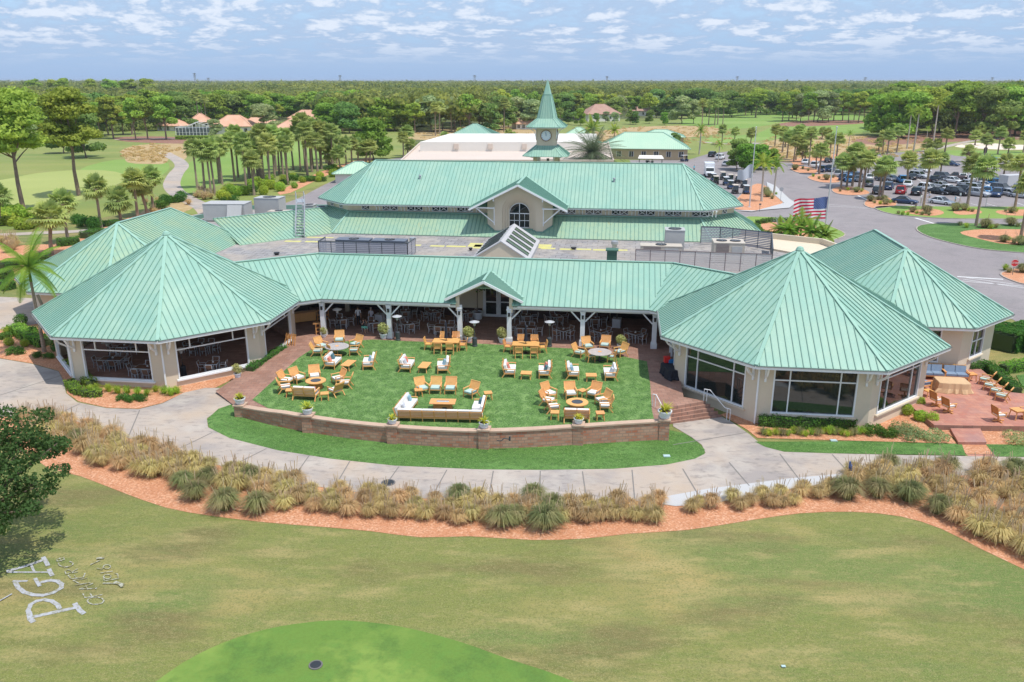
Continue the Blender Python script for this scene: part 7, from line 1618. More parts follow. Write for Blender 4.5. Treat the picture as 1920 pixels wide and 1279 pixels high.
M.update(louvre=mat('grey_louvre', (.33,.33,.37), .6), louvre_light=mat('pale_louvre', (.60,.53,.50), .7), louvre_dark=mat('brown_frame', (.20,.15,.15), .6), hvac=mat('hvac_casing', (.43,.43,.42), .6, [(1.5,.3,(.36,.36,.36)), (5,.2,(.5,.45,.38),.55,.7)]), hvacb=mat('hvac_beige', (.52,.46,.38), .6, [(2,.3,(.43,.39,.34))]), hvacd=mat('hvac_dark', (.13,.15,.19), .5))
screen([(-19.3,20.0),(-19.2,17.6),(-9.7,17.6),(-9.6,20.5)], 4.0, 5.55, 'grey louvre screen on the flat roof around two dark condensers')
screen([(13.5,16.4),(26.3,15.6)], 4.0, 5.75, 'long pale brown louvre screen on the right of the flat roof', 9, True)
screen([(20.9,29.2),(23.0,29.2),(28.0,26.2),(26.6,17.0)], 4.2, 6.0, 'tall grey louvre screen enclosing the right rooftop units', 10)
def hvac(X, Y, L_, W_, H_, lb, fans=1, cas='hvac', z=4.0, rz=0., grille=True, hood=0):
    p = lw(X, Y, z); t = thing('rooftop_unit', lb, 'air conditioner', p, LA+rz); q = MB(); q.box((0,0,.12+H_/2),(L_,W_,H_)); q.box((0,0,H_+.15),(L_+.08,W_+.08,.06)); q.build('casing', M[cas], t)
    q = MB(); q.box((-L_*.3,0,.06),(.15,W_*.9,.12)); q.box((L_*.3,0,.06),(.15,W_*.9,.12)); q.build('curb', M['charcoal'], t)
    for k in range(fans):
        x = L_*((k+.5)/fans-.5)*(.9 if fans > 1 else 1.2 if L_ > W_*1.6 else 0); r = min(W_, L_/fans)*.36; o = MB().cyl((x,0,H_+.17),(x,0,H_+.24),r,n=18).build('fan', M['black'], t); g_ = MB()
        for j in range(4): a = pi*j/4; g_.bar((x-r*cos(a),-r*sin(a),H_+.255+.004*j),(x+r*cos(a),r*sin(a),H_+.255+.004*j),.03,.012)
        g_.build('guard', M['steel'], o)
    if grille:
        q = MB(); n = int(H_/.14)
        for k in range(n): q.box((-L_*.22,-W_/2-.02,.2+H_*(k+.5)/n*.92),(L_*.42,.03,.06))
        q.build('grille', M['louvre_dark'], t); q = MB(); q.box((L_*.25,-W_/2-.015,.12+H_*.5),(L_*.34,.03,H_*.7)); q.build('panel', M['hvacb' if cas == 'hvac' else 'hvac'], t)
    if hood: q = MB(); q.slab([(L_*.1,-W_/2,H_+.1),(L_*.45,-W_/2,H_+.1),(L_*.45,-W_/2-.9,.3),(L_*.1,-W_/2-.9,.3)], .04); q.build('hood', M['hvac'], t)
hvac(-16.0,19.6,3.6,1.5,1.35,'left of the two long dark condensers behind the grey louvre screen',1,'hvacd',grille=False); hvac(-12.1,19.6,3.6,1.5,1.35,'right of the two long dark condensers behind the grey louvre screen',1,'hvacd',grille=False)
hvac(17.7,24.6,2.0,1.9,2.3,'tall grey rooftop unit beside the low duct unit on the right',1,'hvac',grille=False); hvac(16.2,22.0,4.2,1.6,1.05,'low long grey rooftop unit behind the pale brown screen',1,'hvacb'); hvac(22.8,20.5,3.0,2.4,1.9,'large beige rooftop unit with two fans inside the tall screen',2,'hvacb')
hvac(-38.9,38.0,5.4,3.0,2.1,'largest pale green grey unit in the left rooftop yard',0,'hvac',4.1,.1,False,1); hvac(-34.6,41.5,3.4,2.4,2.4,'grey box unit behind the largest one in the left yard',1,'hvac',4.1,0,False)
hvac(-31.8,37.6,2.6,1.4,1.2,'beige condenser beside the roof stair in the left yard',1,'hvacb',4.1); hvac(-29.6,38.0,1.3,1.2,1.3,'dark condenser behind the roof stair',1,'hvacd',4.1,0,False); hvac(-26.9,40.0,1.2,1.2,1.5,'blue grey condenser at the right end of the left yard',1,'hvacd',4.1,0,False); hvac(-29.4,42.2,1.5,1.5,1.4,'grey condenser at the back of the left yard',1,'hvac',4.1,0,False)
for X, Y, r_, h_, lb, mt in ((-10.9,24.6,.38,.9,'grey mushroom vent right of the grey louvre screen','steel'), (11.4,25.4,.38,.9,'grey mushroom vent on the right half of the flat roof','steel'), (-4.4+.4,22.5,.2,.3,'small black roof drain left of the skylight','black'), (7.0,24.5,.3,.25,'small black roof drain right of the skylight','black'), (-23.8,17.5,.3,.3,'small black roof drain on the left of the flat roof','black')):
    t = thing('roof_vent', lb, 'vent', lw(X, Y, 4.0)); q = MB(); q.lathe([(r_*.7,0),(r_*.7,h_*.5),(r_*.62,h_*.55)], 12); q.build('pipe', M[mt], t); q = MB(); q.lathe([(r_,h_*.55),(r_*1.05,h_*.62),(r_,h_*.95),(r_*.6,h_),(0,h_)], 12); q.build('cap', M[mt], t)
t = thing('roof_vent_box', 'dark green square vent box behind the gallery ridge on the right', 'vent', lw(11.2, 17.6, 4.0), LA); gm = mat('vent_green', (.05,.13,.09), .6)
q = MB(); q.box((0,0,.7),(1.0,1.0,1.4)); q.build('housing', gm, t); q = MB(); q.box((0,0,1.45),(1.25,1.25,.1)); [q.box((0,-.52,.4+.2*k),(.9,.04,.08)) for k in range(5)]; q.build('louvres', gm, t)
# roof stair over the link roof
t = thing('roof_stair', 'grey steel stair climbing over the link roof on the left', 'stair', (0,0,0)); a = lw(-25.0,27.2,4.1); b = lw(-27.9,35.5,6.9); d = (b-a).normalized(); s_ = Vector((-d.y, d.x, 0)).normalized()*.5
q = MB(); [q.bar(a+s_*k, b+s_*k, .06, .2) for k in (-1,1)]; q.build('stringer', M['steel'], t); q = MB()
for k in range(11): p = a.lerp(b, (k+.5)/11); q.bar(p-s_, p+s_, .28, .04)
q.build('tread', M['steel'], t); q = MB()
for k in (-1,1):
    q.bar(a+s_*k+Vector((0,0,1.0)), b+s_*k+Vector((0,0,1.0)), .05, .05); q.bar(a+s_*k+Vector((0,0,.55)), b+s_*k+Vector((0,0,.55)), .04, .04)
    for j in range(5): p = a.lerp(b, j/4)+s_*k; q.bar(p, p+Vector((0,0,1.0)), .05, .05)
    e = b+s_*k+Vector((0,0,1.0)); e2 = lw(-29.2,38.5,7.9); q.bar(e, e2+s_*k, .05, .05); q.bar(e2+s_*k, e2+s_*k-Vector((0,0,3.7)), .06, .06)
q.build('railing', M['steel'], t); q = MB(); e2 = lw(-29.2,38.5,6.9); q.bar(b, e2, 1.0, .05); q.build('platform', M['steel'], t)
# buildings behind
M.update(cream=mat('cream_membrane', (.60,.50,.42), .8, [(.15,.3,(.66,.57,.5)), (.8,.2,(.56,.47,.4))]), tan=mat('tan_wall', (.52,.40,.25), .9, [(.4,.3,(.46,.35,.22))]), mint=mat('pale_mint_roof', (.42,.60,.44), .5, [(.2,.4,(.50,.62,.46))]), tile=mat('pink_tile', (.62,.34,.22), .85, [(.3,.5,(.70,.45,.32)), (2.,.4,(.48,.27,.19),.5,.65)]), tileb=mat('brown_tile', (.38,.22,.17), .85, [(.3,.5,(.46,.30,.22)), (2.,.4,(.28,.17,.14),.5,.65)]), whitew=mat('white_house_wall', (.72,.68,.62), .9), mesh=mat('pool_mesh', (.12,.14,.15), .7))
a, b2 = at(752, 303, 4.6), at(1150, 303, 4.6); c2, d2 = at(1140, 268, 4.6), at(790, 268, 4.6)
t = thing('storage_building', 'long low building with cream flat roof behind the main green roof', 'building', (0,0,0))
q = MB(); q.prism([(p.x, p.y) for p in (a, b2, c2, d2)], -1.6, 4.6); q.build('roof_deck', M['cream'], t); q = MB(); P = [(p.x, p.y) for p in (d2, a, b2, c2)]
for i in range(3): q.bar((*P[i],4.8),(*P[i+1],4.8),.3,.4)
q.build('parapet', M['cream'], t); e = [at(u, v, 4.6) for u, v in ((788,284),(1120,284))]; q = MB(); q.prism([(e[0].x,e[0].y),(e[1].x,e[1].y),(e[1].x+3,e[1].y+34),(e[0].x+5,e[0].y+34)], 4.5, 6.9); q.build('upper_block', M['whitew'], t)
for k in range(3): p = Vector((e[0].x+9+k*8.5, e[0].y-.2, 5.9)); q = MB(); q.box(p,(1.2,.5,1.2)); q.build('wall_vent', M['cream'], t)
def hip(nm, lb, cat, u0, u1, v_b, v_e, v_r, roofm, wallm, depth, ridge=.5, rz=0., over=.8, wins=0, group=None, y=None):
    """hipped building: px extent u0..u1, base v_b, eave v_e, ridge v_r"""
    depth *= .8 if nm == 'house' else 1.
    y = y or g((u0+u1)/2, v_b).y; A = atd(u0, v_e, y); B = atd(u1, v_e, y); ze = (A.z+B.z)/2; w_ = (B.x-A.x); zr = atd((u0+u1)/2, v_r, y+depth/2).z; cx = (A.x+B.x)/2; gz0 = gz(cx); t = thing(nm, lb, cat, (cx, y+depth/2, gz0), rz, group)
    hx, hy = w_/2, depth/2; ze -= gz0; zr -= gz0; zr = max(zr, ze+.3*min(hx, hy)); zr = min(zr, ze+.62*min(hx, hy)+.5); r = max(0, hx-hy*1.0)*ridge*2 if hx > hy else 0; P = [(-hx,-hy,ze),(hx,-hy,ze),(hx,hy,ze),(-hx,hy,ze)]; r1, r2 = (-r,0,zr), (r,0,zr)
    q = MB(); 
    if r > .5: pls = [[P[0],P[1],r2,r1],[P[1],P[2],r2],[P[2],P[3],r1,r2],[P[3],P[0],r1]]
    else: pls = [[P[i],P[(i+1)%4],(0,0,zr)] for i in range(4)]
    for pl in pls: q.slab(pl, .15)
    o = q.build('roof', M[roofm], t)
    if roofm in ('roof','mint'):
        sm = MB(); [seams(sm, pl, .6, .06, .08) for pl in pls]; sm.build('seam', M['seam' if roofm == 'roof' else 'ridge'], o)
    cp = MB(); ends = [(P[0],r1),(P[1],r2),(P[2],r2),(P[3],r1),(r1,r2)]
    for s0, s1 in ends:
        if (Vector(s1)-Vector(s0)).length > .1: cp.bar(Vector(s0)+Vector((0,0,.05)), Vector(s1)+Vector((0,0,.05)), .3, .12)
    cp.build('ridge_cap', M['ridge' if roofm in ('roof','mint') else roofm], o)
    q = MB(); q.box((0,0,(ze-.3)/2-.3),(w_-2*over,depth-2*over,ze+.4)); q.build('wall', M[wallm], t)
    for k in range(wins):
        x = (-hx+over)+(w_-2*over)*(k+.5)/wins; q = MB(); q.box((x,-hy+over-.03,ze*.5),(1.3,.08,1.5)); o = q.build('window', M['glass'], t); f = MB(); f.box((x,-hy+over-.06,ze*.5),(.07,.06,1.5)); [f.box((x+s*.68,-hy+over-.05,ze*.5),(.1,.1,1.7)) for s in (-1,1)]; f.build('frame', M['frame'], o)
    return t
hip('maintenance_building','tan building with pale mint metal roof behind the date palm','building',1128,1300,300,279,248,'mint','tan',16,.5,-.13,.8,7)
hip('maintenance_hall','second pale mint roofed hall behind the tan building','building',1200,1290,268,257,243,'mint','tan',14,.5,-.13,.8,3)
t = hip('green_pavilion','green pyramid roof pavilion behind the cream flat roof','building',828,950,276,265,232,'roof','tan',20,.2,-.13,1.0,3)
t = hip('cupola_pavilion','small square pavilion with pale mint pyramid roof right of the clock tower','pavilion',1062,1111,262,252,236,'mint','whitew',7,.2,-.13,.9,0)
hip('gate_house','low building with pale mint roof below the small pyramid roof','building',1040,1130,285,270,258,'mint','tan',9,.5,-.13,.9,0)
hip('service_shed','mint green lean roof shed left of the main roof','shed',622,712,345,326,303,'mint','whitew',9,.5,0,.6,0)
for a_ in (('pink tiled house with a screened pool behind the left grove',392,470,252,237,207,'tile',16,4),('pink tiled house with white porch left of the round green trees',516,596,257,241,213,'tile',18,4),('pink tiled house between the first house and the grey oak',452,512,243,231,203,'tile',16,3),('pink roof behind the palms at the left',345,392,240,229,200,'tile',14,2),('small pink roof right of the large grey green oak',640,672,214,206,196,'tile',12,0),('distant pink roof left of the round bright tree',690,730,216,208,197,'tile',12,0),('pink roofed house peeking between pines at centre left',662,700,236,228,213,'tile',12,2),('terracotta house roof deeper behind the pink houses',540,600,232,222,196,'tile',15,0),('brown tiled house just right of the spire',1092,1162,228,214,186,'tileb',20,5),('second brown tiled house right of the spire',1186,1232,218,208,190,'tileb',16,3),('white walled house half hidden left of the spire',960,1004,243,232,214,'tile',14,4),('distant pink roof between the pines on the far left',30,75,236,226,208,'tile',14,0),('pink roof behind the two tall pines on the left',90,150,246,236,214,'tile',14,2),('pink roof low among trees left of the first house',290,345,246,236,222,'tile',12,3)):
    lb, u0, u1, vb, ve, vr, rm, dp, wn = a_; hip('house', lb, 'house', u0, u1, vb, ve, vr, rm, 'whitew', dp, .5, random.uniform(-.3,.3), .8, wn)
# screened pool enclosure
p = g(330, 254); q0 = g(394, 254); L_ = q0.x-p.x; t = thing('pool_enclosure', 'screened pool enclosure with white frame beside the pink tiled house', 'pool enclosure', (p.x, p.y, p.z), .05)
f = MB(); n = 10
for k in range(n+1):
    x = L_*k/n; h = 3.2+2.2*max(0, 1-abs(k/n-.62)*2.6) if True else 3
    f.bar((x,0,0),(x,0,h),.14,.14); f.bar((x,0,h),(x,9,h+.3),.12,.12)
    if k < n: h2 = 3.2+2.2*max(0, 1-abs((k+1)/n-.62)*2.6); f.bar((x,0,h),(L_*(k+1)/n,0,h2),.14,.14); f.bar((x,0,1.2),(L_*(k+1)/n,0,1.2),.08,.08)
f.build('frame', M['white'], t); m = MB(); m.box((L_/2,4.5,1.5),(L_-.4,8,2.9)); m.build('screen_mesh', M['mesh'], t)
hedge([(330,262),(400,262)], 1.2, 1.4, 'f_bright', 'clipped hedge in front of the screened pool enclosure', .4, 40)
# distant lattice pylons and masts
def pylon(u, vt, y, lb):
    b = atd(u, 152, y); zt = atd(u, vt, y).z; t = thing('power_pylon', lb, 'pylon', (b.x, y, 0)); w_ = y*.0016; m = MB(); th = y*.00042
    for s in (-1,1): m.bar((s*w_,0,0),(s*w_*.35,0,zt),th,th)
    for k in range(6): z0_, z1_ = zt*k/6, zt*(k+1)/6; m.bar((-w_*(1-.65*k/6),0,z0_),(w_*(1-.65*(k+1)/6),0,z1_),th*.7,th*.7); m.bar((w_*(1-.65*k/6),0,z0_),(-w_*(1-.65*(k+1)/6),0,z1_),th*.7,th*.7)
    for f in (.86,.97): m.bar((-w_*1.3,0,zt*f),(w_*1.3,0,zt*f),th,th)
    m.build('lattice', M['steel'], t)
for u, vt, y, lb in ((366,137,2600,'steel pylon on the horizon left of centre'),(391,146,3400,'small distant pylon right of the left pylon'),(638,141,3400,'distant pylon on the horizon above the palms'),(890,141,3400,'distant pylon on the horizon left of the spire'),(1138,143,3000,'distant mast on the horizon right of the spire'),(1382,143,2800,'left pylon of the pair on the right horizon'),(1622,145,3000,'right pylon standing on the right horizon'),(1860,145,3200,'pylon on the far right horizon')): pylon(u, vt, y, lb)
# ================= vehicles =================
M.update(tyre=mat('tyre', (.015,.015,.016), .8), rim=mat('alloy_rim', (.5,.5,.52), .3, metal=.6), lampw=mat('headlight_glass', (.7,.72,.75), .1), lampr=mat('taillight_red', (.5,.01,.01), .2), trim=mat('black_trim', (.02,.02,.02), .5))
PAINT = {n: mat('car_paint_'+n, c, .22, spec=.6) for n, c in dict(white=(.74,.75,.76), black=(.012,.013,.016), navy=(.02,.045,.11), red=(.42,.012,.02), blue=(.03,.20,.44), silver=(.42,.44,.47), grey=(.12,.13,.15), bronze=(.10,.07,.07)).items()}
def loftx(m, st):
    vs = []; n = 8
    for (x, hw, z0, z1) in st:
        c = .16; h = z1-z0; vs += [(x,-hw*.9,z0),(x,hw*.9,z0),(x,hw,z0+h*.25),(x,hw,z1-h*c*1.4),(x,hw*.90,z1),(x,-hw*.90,z1),(x,-hw,z1-h*c*1.4),(x,-hw,z0+h*.25)]
    fs = [(j*n+i, j*n+(i+1)%n, (j+1)*n+(i+1)%n, (j+1)*n+i) for j in range(len(st)-1) for i in range(n)]+[tuple(range(n))[::-1], tuple(range((len(st)-1)*n, len(st)*n))]
    m.add(vs, fs)
def car(kind, col):
    def mk():
        L_, W_, H_ = dict(sedan=(4.8,1.84,1.45), suv=(4.8,1.95,1.75), pickup=(5.6,2.0,1.88))[kind]; t = thing(dict(sedan='sedan_car', suv='suv_car', pickup='pickup_truck')[kind], None, 'pickup truck' if kind == 'pickup' else 'car'); h = L_/2; hb = H_*.60; hw = W_/2; P = PAINT[col]
        hood = hb*.92 if kind == 'sedan' else hb*1.0; back = hb*1.0
        m = MB(); loftx(m, [(-h,hw*.78,.38,back*.86),(-h+.12,hw*.93,.25,back*.97),(-h*.55,hw,.22,back),(0,hw,.22,back),(h*.35,hw,.22,hood*1.02),(h*.75,hw*.97,.22,hood*.92),(h-.15,hw*.88,.25,hood*.80),(h,hw*.72,.38,hood*.66)]); body = m.build('body', P, t, True)
        cb0, cb1, ct0, ct1 = dict(sedan=(-h*.78,h*.38,-h*.42,h*.05), suv=(-h*.96,h*.42,-h*.82,h*.12), pickup=(-h*.18,h*.48,-h*.10,h*.20))[kind]; m = MB(); zt = H_-.05; w0, w1 = hw*.90, hw*.74; zb = back*.97
        m.add([(cb0,-w0,zb),(cb1,-w0,zb),(cb1,w0,zb),(cb0,w0,zb),(ct0,-w1,zt),(ct1,-w1,zt),(ct1,w1,zt),(ct0,w1,zt)], [(0,1,5,4),(1,2,6,5),(2,3,7,6),(3,0,4,7),(4,5,6,7)]); m.build('windows', M['glass'], t)
        m = MB(); m.box(((ct0+ct1)/2,0,zt+.02),(ct1-ct0+.1,w1*2+.05,.05)); 
        for s in (-1,1):
            m.bar((cb1,s*w0,zb),(ct1,s*w1,zt),.07,.07); m.bar((cb0,s*w0,zb),(ct0,s*w1,zt),.12,.10); m.bar(((cb0+cb1)/2,s*(w0+.01),zb),((ct0+ct1)/2,s*(w1+.01),zt),.07,.06); m.bar((ct0,s*w1,zt),(ct1,s*w1,zt),.07,.07)
            if kind == 'suv': m.bar((cb0*.55+cb1*.2,s*(w0+.01),zb),(ct0*.55+ct1*.2,s*(w1+.01),zt),.08,.06)
        m.build('roof', P, t)
        if kind == 'pickup': m = MB(); m.box((-h*.6,0,back+.005),(h*.74,W_*.78,.02)); m.build('bed', M['trim'], t)
        for sx in (-1,1):
            for s in (-1,1):
                m = MB(); x = sx*L_*.30; r = .34 if kind == 'sedan' else .39; m.cyl((x,s*(hw-.20),r),(x,s*(hw+.01),r),r,n=16); o = m.build('wheel', M['tyre'], t); m = MB(); m.cyl((x,s*(hw+.0),r),(x,s*(hw+.02),r),r*.6,n=10); m.build('rim', M['rim'], o)
        for s in (-1,1):
            m = MB(); m.box((h-.13,s*hw*.66,hood*.66),(.2,.34,.13)); m.build('headlight', M['lampw'], t); m = MB(); m.box((-h+.09,s*hw*.72,back*.76),(.16,.3,.16)); m.build('taillight', M['lampr'], t)
            m = MB(); m.box((h*.30,s*(hw+.10),hb*1.06),(.16,.2,.13)); m.build('wing_mirror', P, t)
        m = MB(); m.box((h-.03,0,hood*.5),(.08,hw*.9,.16)); m.build('radiator_grille', M['trim'], t); m = MB(); m.box((-h+.01,0,back*.6),(.04,.5,.12)); m.build('number_plate', M['lampw'], t); return t
    return Kind(mk)
CARS = {}
def park(kind, col, u, v, deg, lb):
    k = CARS.setdefault((kind, col), car(kind, col)); k.put(g(u, v), R(deg), lb)
W6 = lambda x, y: (1580+x/5.33, 220+y/5.33); W5 = lambda x, y: (1280+x/5.33, 220+y/5.33)
for kd, cl, x, y, dg, lb in (('sedan','white',985,868,-58,'white sedan nearest the grass strip between the two people'),('sedan','navy',618,862,-35,'dark blue green sedan nearest the palm island'),('suv','red',580,762,60,'dark red suv seen from behind in the front row'),('suv','black',735,775,60,'black suv right of the red one'),('sedan','white',650,690,60,'white sedan behind the red suv'),('suv','blue',590,650,75,'bright blue suv in the middle of the car park'),('suv','navy',455,720,60,'navy suv behind the big palm at the corner'),('suv','black',350,765,60,'black suv just left of the corner palm'),('suv','grey',255,690,70,'dark grey boxy suv left of the corner palm'),('suv','navy',150,615,60,'navy suv behind the double palms at the left'),('suv','blue',75,645,60,'blue suv behind the double palms at the left'),('suv','navy',10,630,60,'navy suv furthest left in the main row'),('sedan','white',265,622,70,'white car behind the dark grey boxy suv'),('suv','black',935,655,50,'black suv in the second row behind the silver car'),('sedan','white',1105,655,-60,'white sedan in the second row beside the pickup'),('pickup','bronze',1130,625,155,'dark bronze pickup truck in the second row'),('sedan','silver',990,705,-60,'silver sedan behind the white fronted car'),('sedan','black',960,768,-60,'black and white looking sedan left of the large dark suv'),('suv','black',1140,780,-60,'large black suv right behind the white sedan'),('suv','silver',1350,790,-60,'silver suv right of the large black suv'),('suv','navy',1535,792,-125,'dark navy suv seen from behind in the front row'),('sedan','silver',1675,785,-60,'silver car right of the dark navy suv'),('sedan','silver',1775,805,-60,'silver car at the right picture edge'),('sedan','white',1405,705,-60,'white car behind the silver suv'),('sedan','black',1480,675,-50,'black car in the second row at the right'),('sedan','silver',830,715,60,'silver car behind the black suv of the front row'),('sedan','white',795,545,-70,'white car alone in the third row'),('sedan','navy',1078,485,-55,'dark blue sedan parked alone at the back'),('sedan','blue',1465,425,10,'dark blue car parked under the far palms'),('sedan','white',1600,455,10,'white car at the far right of the back row')): park(kd, cl, *W6(x, y), dg, lb)
for kd, cl, x, y, dg, lb in (('sedan','white',1230,465,60,'white car behind the tall palms in the left part of the car park'),('suv','white',1320,500,60,'white suv among the palms in the left part of the car park'),('suv','navy',1400,545,60,'navy suv between the upper island palms'),('sedan','black',1455,450,60,'black car behind the upper island palms'),('suv','silver',1560,590,60,'silver suv just right of the flagpole'),('suv','navy',1475,540,60,'navy suv left of the flagpole top'),('suv','white',375,420,60,'white suv behind the box truck'),('sedan','silver',440,485,60,'silver sedan behind the box truck'),('suv','black',300,395,60,'dark suv furthest behind the box truck')): park(kd, cl, *W5(x, y), dg, lb)
random.seed(8)
usedl = set()
for i, (x, y) in enumerate(((25,600),(95,585),(160,640),(420,640),(495,640),(860,740),(1060,740),(1240,760),(1255,690),(1330,740),(1440,760),(1590,740),(1640,770),(1740,745),(1200,620),(1290,640),(700,620),(760,610),(1395,655),(1560,690),(905,640),(1010,620))):
    for j in range(24):
        cl = ('silver','black','white','navy','grey','blue')[(i*5+i//3+j) % 6]; kd = ('sedan','suv')[(i+j//6) % 2]
        lb = '%s %s in the %s of the car park behind the front row' % ({'silver':'silver','black':'black','white':'white','navy':'dark blue','grey':'dark grey','blue':'bright blue'}[cl], kd, 'left part' if x < 600 else 'middle' if x < 1200 else 'right part')
        if lb not in usedl: break
    usedl.add(lb); park(kd, cl, *W6(x, y), random.choice((-60, 60)), lb)
# box truck
p = g(*W5(262, 590)); t = thing('box_truck', 'white box truck parked behind the golf carts', 'truck', p, R(-100)); m = MB(); m.box((-1.2,0,2.0),(5.2,2.4,2.6)); m.build('cargo_box', PAINT['white'], t)
m = MB(); loftx(m, [(1.5,1.1,.5,2.5),(2.6,1.1,.5,2.4),(3.1,1.05,.5,1.5),(3.6,.95,.5,1.3)]); m.build('cab', PAINT['white'], t); m = MB(); m.slab([(2.66,-.95,2.3),(3.08,-.95,1.55),(3.08,.95,1.55),(2.66,.95,2.3)], .03); m.build('windscreen', M['glass'], t); m = MB(); m.box((.4,0,.55),(6.5,.9,.2)); m.build('chassis', M['trim'], t)
m = MB(); m.box((3.63,0,.9),(.06,1.2,.4)); m.build('radiator_grille', M['trim'], t)
for x in (-2.4,2.6):
    for s in (-1,1): m = MB(); m.cyl((x,s*.9,.42),(x,s*1.15,.42),.42,n=14); o = m.build('wheel', M['tyre'], t); m = MB(); m.cyl((x,s*1.15,.42),(x,s*1.17,.42),.24,n=10); m.build('rim', M['rim'], o)
for s in (-1,1): m = MB(); m.box((3.6,s*.7,.95),(.1,.3,.2)); m.build('headlight', M['lampw'], t)
p = g(*W6(1680, 705)); t = thing('cargo_trailer', 'pale grey enclosed cargo trailer at the right edge of the car park', 'trailer', p, R(20)); m = MB(); m.box((0,0,1.75),(5.4,2.3,2.3)); m.build('cargo_box', mat('trailer_grey', (.50,.50,.50), .6), t); m = MB(); m.box((0,0,.5),(5.6,.8,.15)); m.box((3.2,0,.5),(1.2,.12,.1)); m.build('chassis', M['trim'], t)
for x in (-.5,.5):
    for s in (-1,1): m = MB(); m.cyl((x,s*.95,.36),(x,s*1.15,.36),.36,n=14); m.build('wheel', M['tyre'], t)
def cart(bodym, roofm):
    def mk():
        t = thing('golf_cart', None, 'golf cart'); m = MB(); loftx(m, [(-1.1,.55,.35,.75),(-.4,.6,.3,.72),(-.1,.6,.28,.4),(.5,.6,.28,.42),(.7,.58,.3,.85),(1.15,.5,.35,.62)]); m.build('body', bodym, t); m = MB(); m.box((-.1,0,1.85),(1.9,1.2,.07)); m.build('roof', roofm, t)
        m = MB(); [m.bar((x,s*.54,.7),(x*.9,s*.54,1.83),.04,.04) for x in (-.9,.72) for s in (-1,1)]; m.build('roof_post', M['trim'], t); m = MB(); m.box((-.4,0,.78),(.5,1.05,.12)); m.bar((-.68,0,.85),(-.75,0,1.25),1.05,.08); m.build('seat', mat('cart_seat', (.5,.45,.38), .8), t)
        for x in (-.75,.8):
            for s in (-1,1): m = MB(); m.cyl((x,s*.42,.23),(x,s*.6,.23),.23,n=12); m.build('wheel', M['tyre'], t)
        m = MB(); m.slab([(.66,-.5,1.75),(.80,-.5,.9),(.80,.5,.9),(.66,.5,1.75)], .02); m.build('windscreen', M['glass'], t); return t
    return Kind(mk)
crm = mat('cart_roof_beige', (.60,.52,.42), .6); CKs = [cart(PAINT['black'], crm), cart(PAINT['navy'], PAINT['white'])]
for i, (x, y, lb) in enumerate(((330,668,'beige roofed golf cart at the left of the parked carts'),(305,640,'golf cart behind the leftmost cart'),(400,625,'golf cart behind the second column'),(430,678,'golf cart in the second column'),(475,650,'golf cart in the middle of the back row'),(475,715,'dark golf cart in the middle'),(522,762,'dark golf cart nearest on the left of the front pair'),(632,768,'dark golf cart nearest on the right of the front pair'),(545,660,'golf cart at the back right'),(600,640,'golf cart furthest back at the right'),(610,705,'dark golf cart behind the front pair'))): CKs[i % 2].put(g(*W5(x, y)), R(-95), lb)
for i, (u, v, lb) in enumerate(((1218,306,'golf cart under the white canopy by the tan building'), (1283,303,'teal covered golf cart right of the tan building'), (975,262,'golf cart on the path left of the clock tower'), (966,264,'second golf cart on the path left of the clock tower'))): CKs[i % 2].put(g(u, v), R(-20+40*i), lb)
p = g(1219, 318); t = thing('canopy', 'small white topped canopy in front of the tan building', 'canopy', p, -.13); m = MB(); m.slab([(-3.4,-2,3.1),(3.4,-2,3.1),(3.0,2,3.6),(-3.0,2,3.6)], .15); m.build('top', M['whitew'], t)
for x in (-3,3):
    for y in (-1.8,1.6): m = MB(); m.cyl((x,y,0),(x,y,3.1),.06,n=6); m.build('pole', M['charcoal'], t)
# ================= flags, signs, lamps =================
def flagpole(u, v, vt, ut, lb):
    p = g(u, v); zt = atd(ut, vt, p.y).z-p.z; t = thing('flagpole', lb, 'flagpole', p); m = MB(); m.tube([(0,0,0),(0,0,zt*.5),(0,0,zt)], [.13,.10,.06], 10); m.build('pole', M['alu'], t); m = MB(); m.lathe([(0,-.14),(.11,-.08),(.14,0),(.11,.08),(0,.14)], 10, (0,0,zt+.12)); m.build('finial', M['alu'], t); m = MB(); m.lathe([(.45,0),(.45,.08),(.2,.14)], 14); m.build('base', M['concrete2'], t); return t, p, zt
t, p, zt = flagpole(1547, 431, 240, 1566, 'tall silver flagpole carrying the striped flag at half mast')
ft = thing('national_flag', 'red white and blue flag with stars and stripes streaming left from its pole', 'flag', (p.x-.14, p.y, p.z)); zf = atd(1546, 369, p.y).z-p.z; FL, FH = 5.3, 3.5
def fw(u, v):          # u 0..1 along the fly, v 0..1 downward
    return Vector((-FL*u*(1-.02*sin(u*9)), .30*sin(u*8.5+v*1.5)*u**.6+.1*sin(u*17+v*3), zf-FH*v*(1-.05*u)-.62*u**1.3-.22*u*sin(u*6+v*3)))
fm = [mat('flag_red', (.62,.02,.07), .8, transl=.35), mat('flag_white', (.8,.8,.82), .8, transl=.35), mat('flag_blue', (.03,.08,.28), .8, transl=.15)]
parts = {0: MB(), 1: MB(), 2: MB()}; NX, NY = 40, 26
for i in range(NX):
    for j in range(NY):
        u0, u1, v0, v1 = i/NX, (i+1)/NX, j/NY, (j+1)/NY; k = 2 if (i < 16 and j < 14) else (j//2) % 2; parts[k].poly([fw(u0,v0), fw(u1,v0), fw(u1,v1), fw(u0,v1)])
for k, nm in ((0,'red_stripes'),(1,'white_stripes'),(2,'canton')): parts[k].build(nm, fm[k], ft, True)
st = MB()
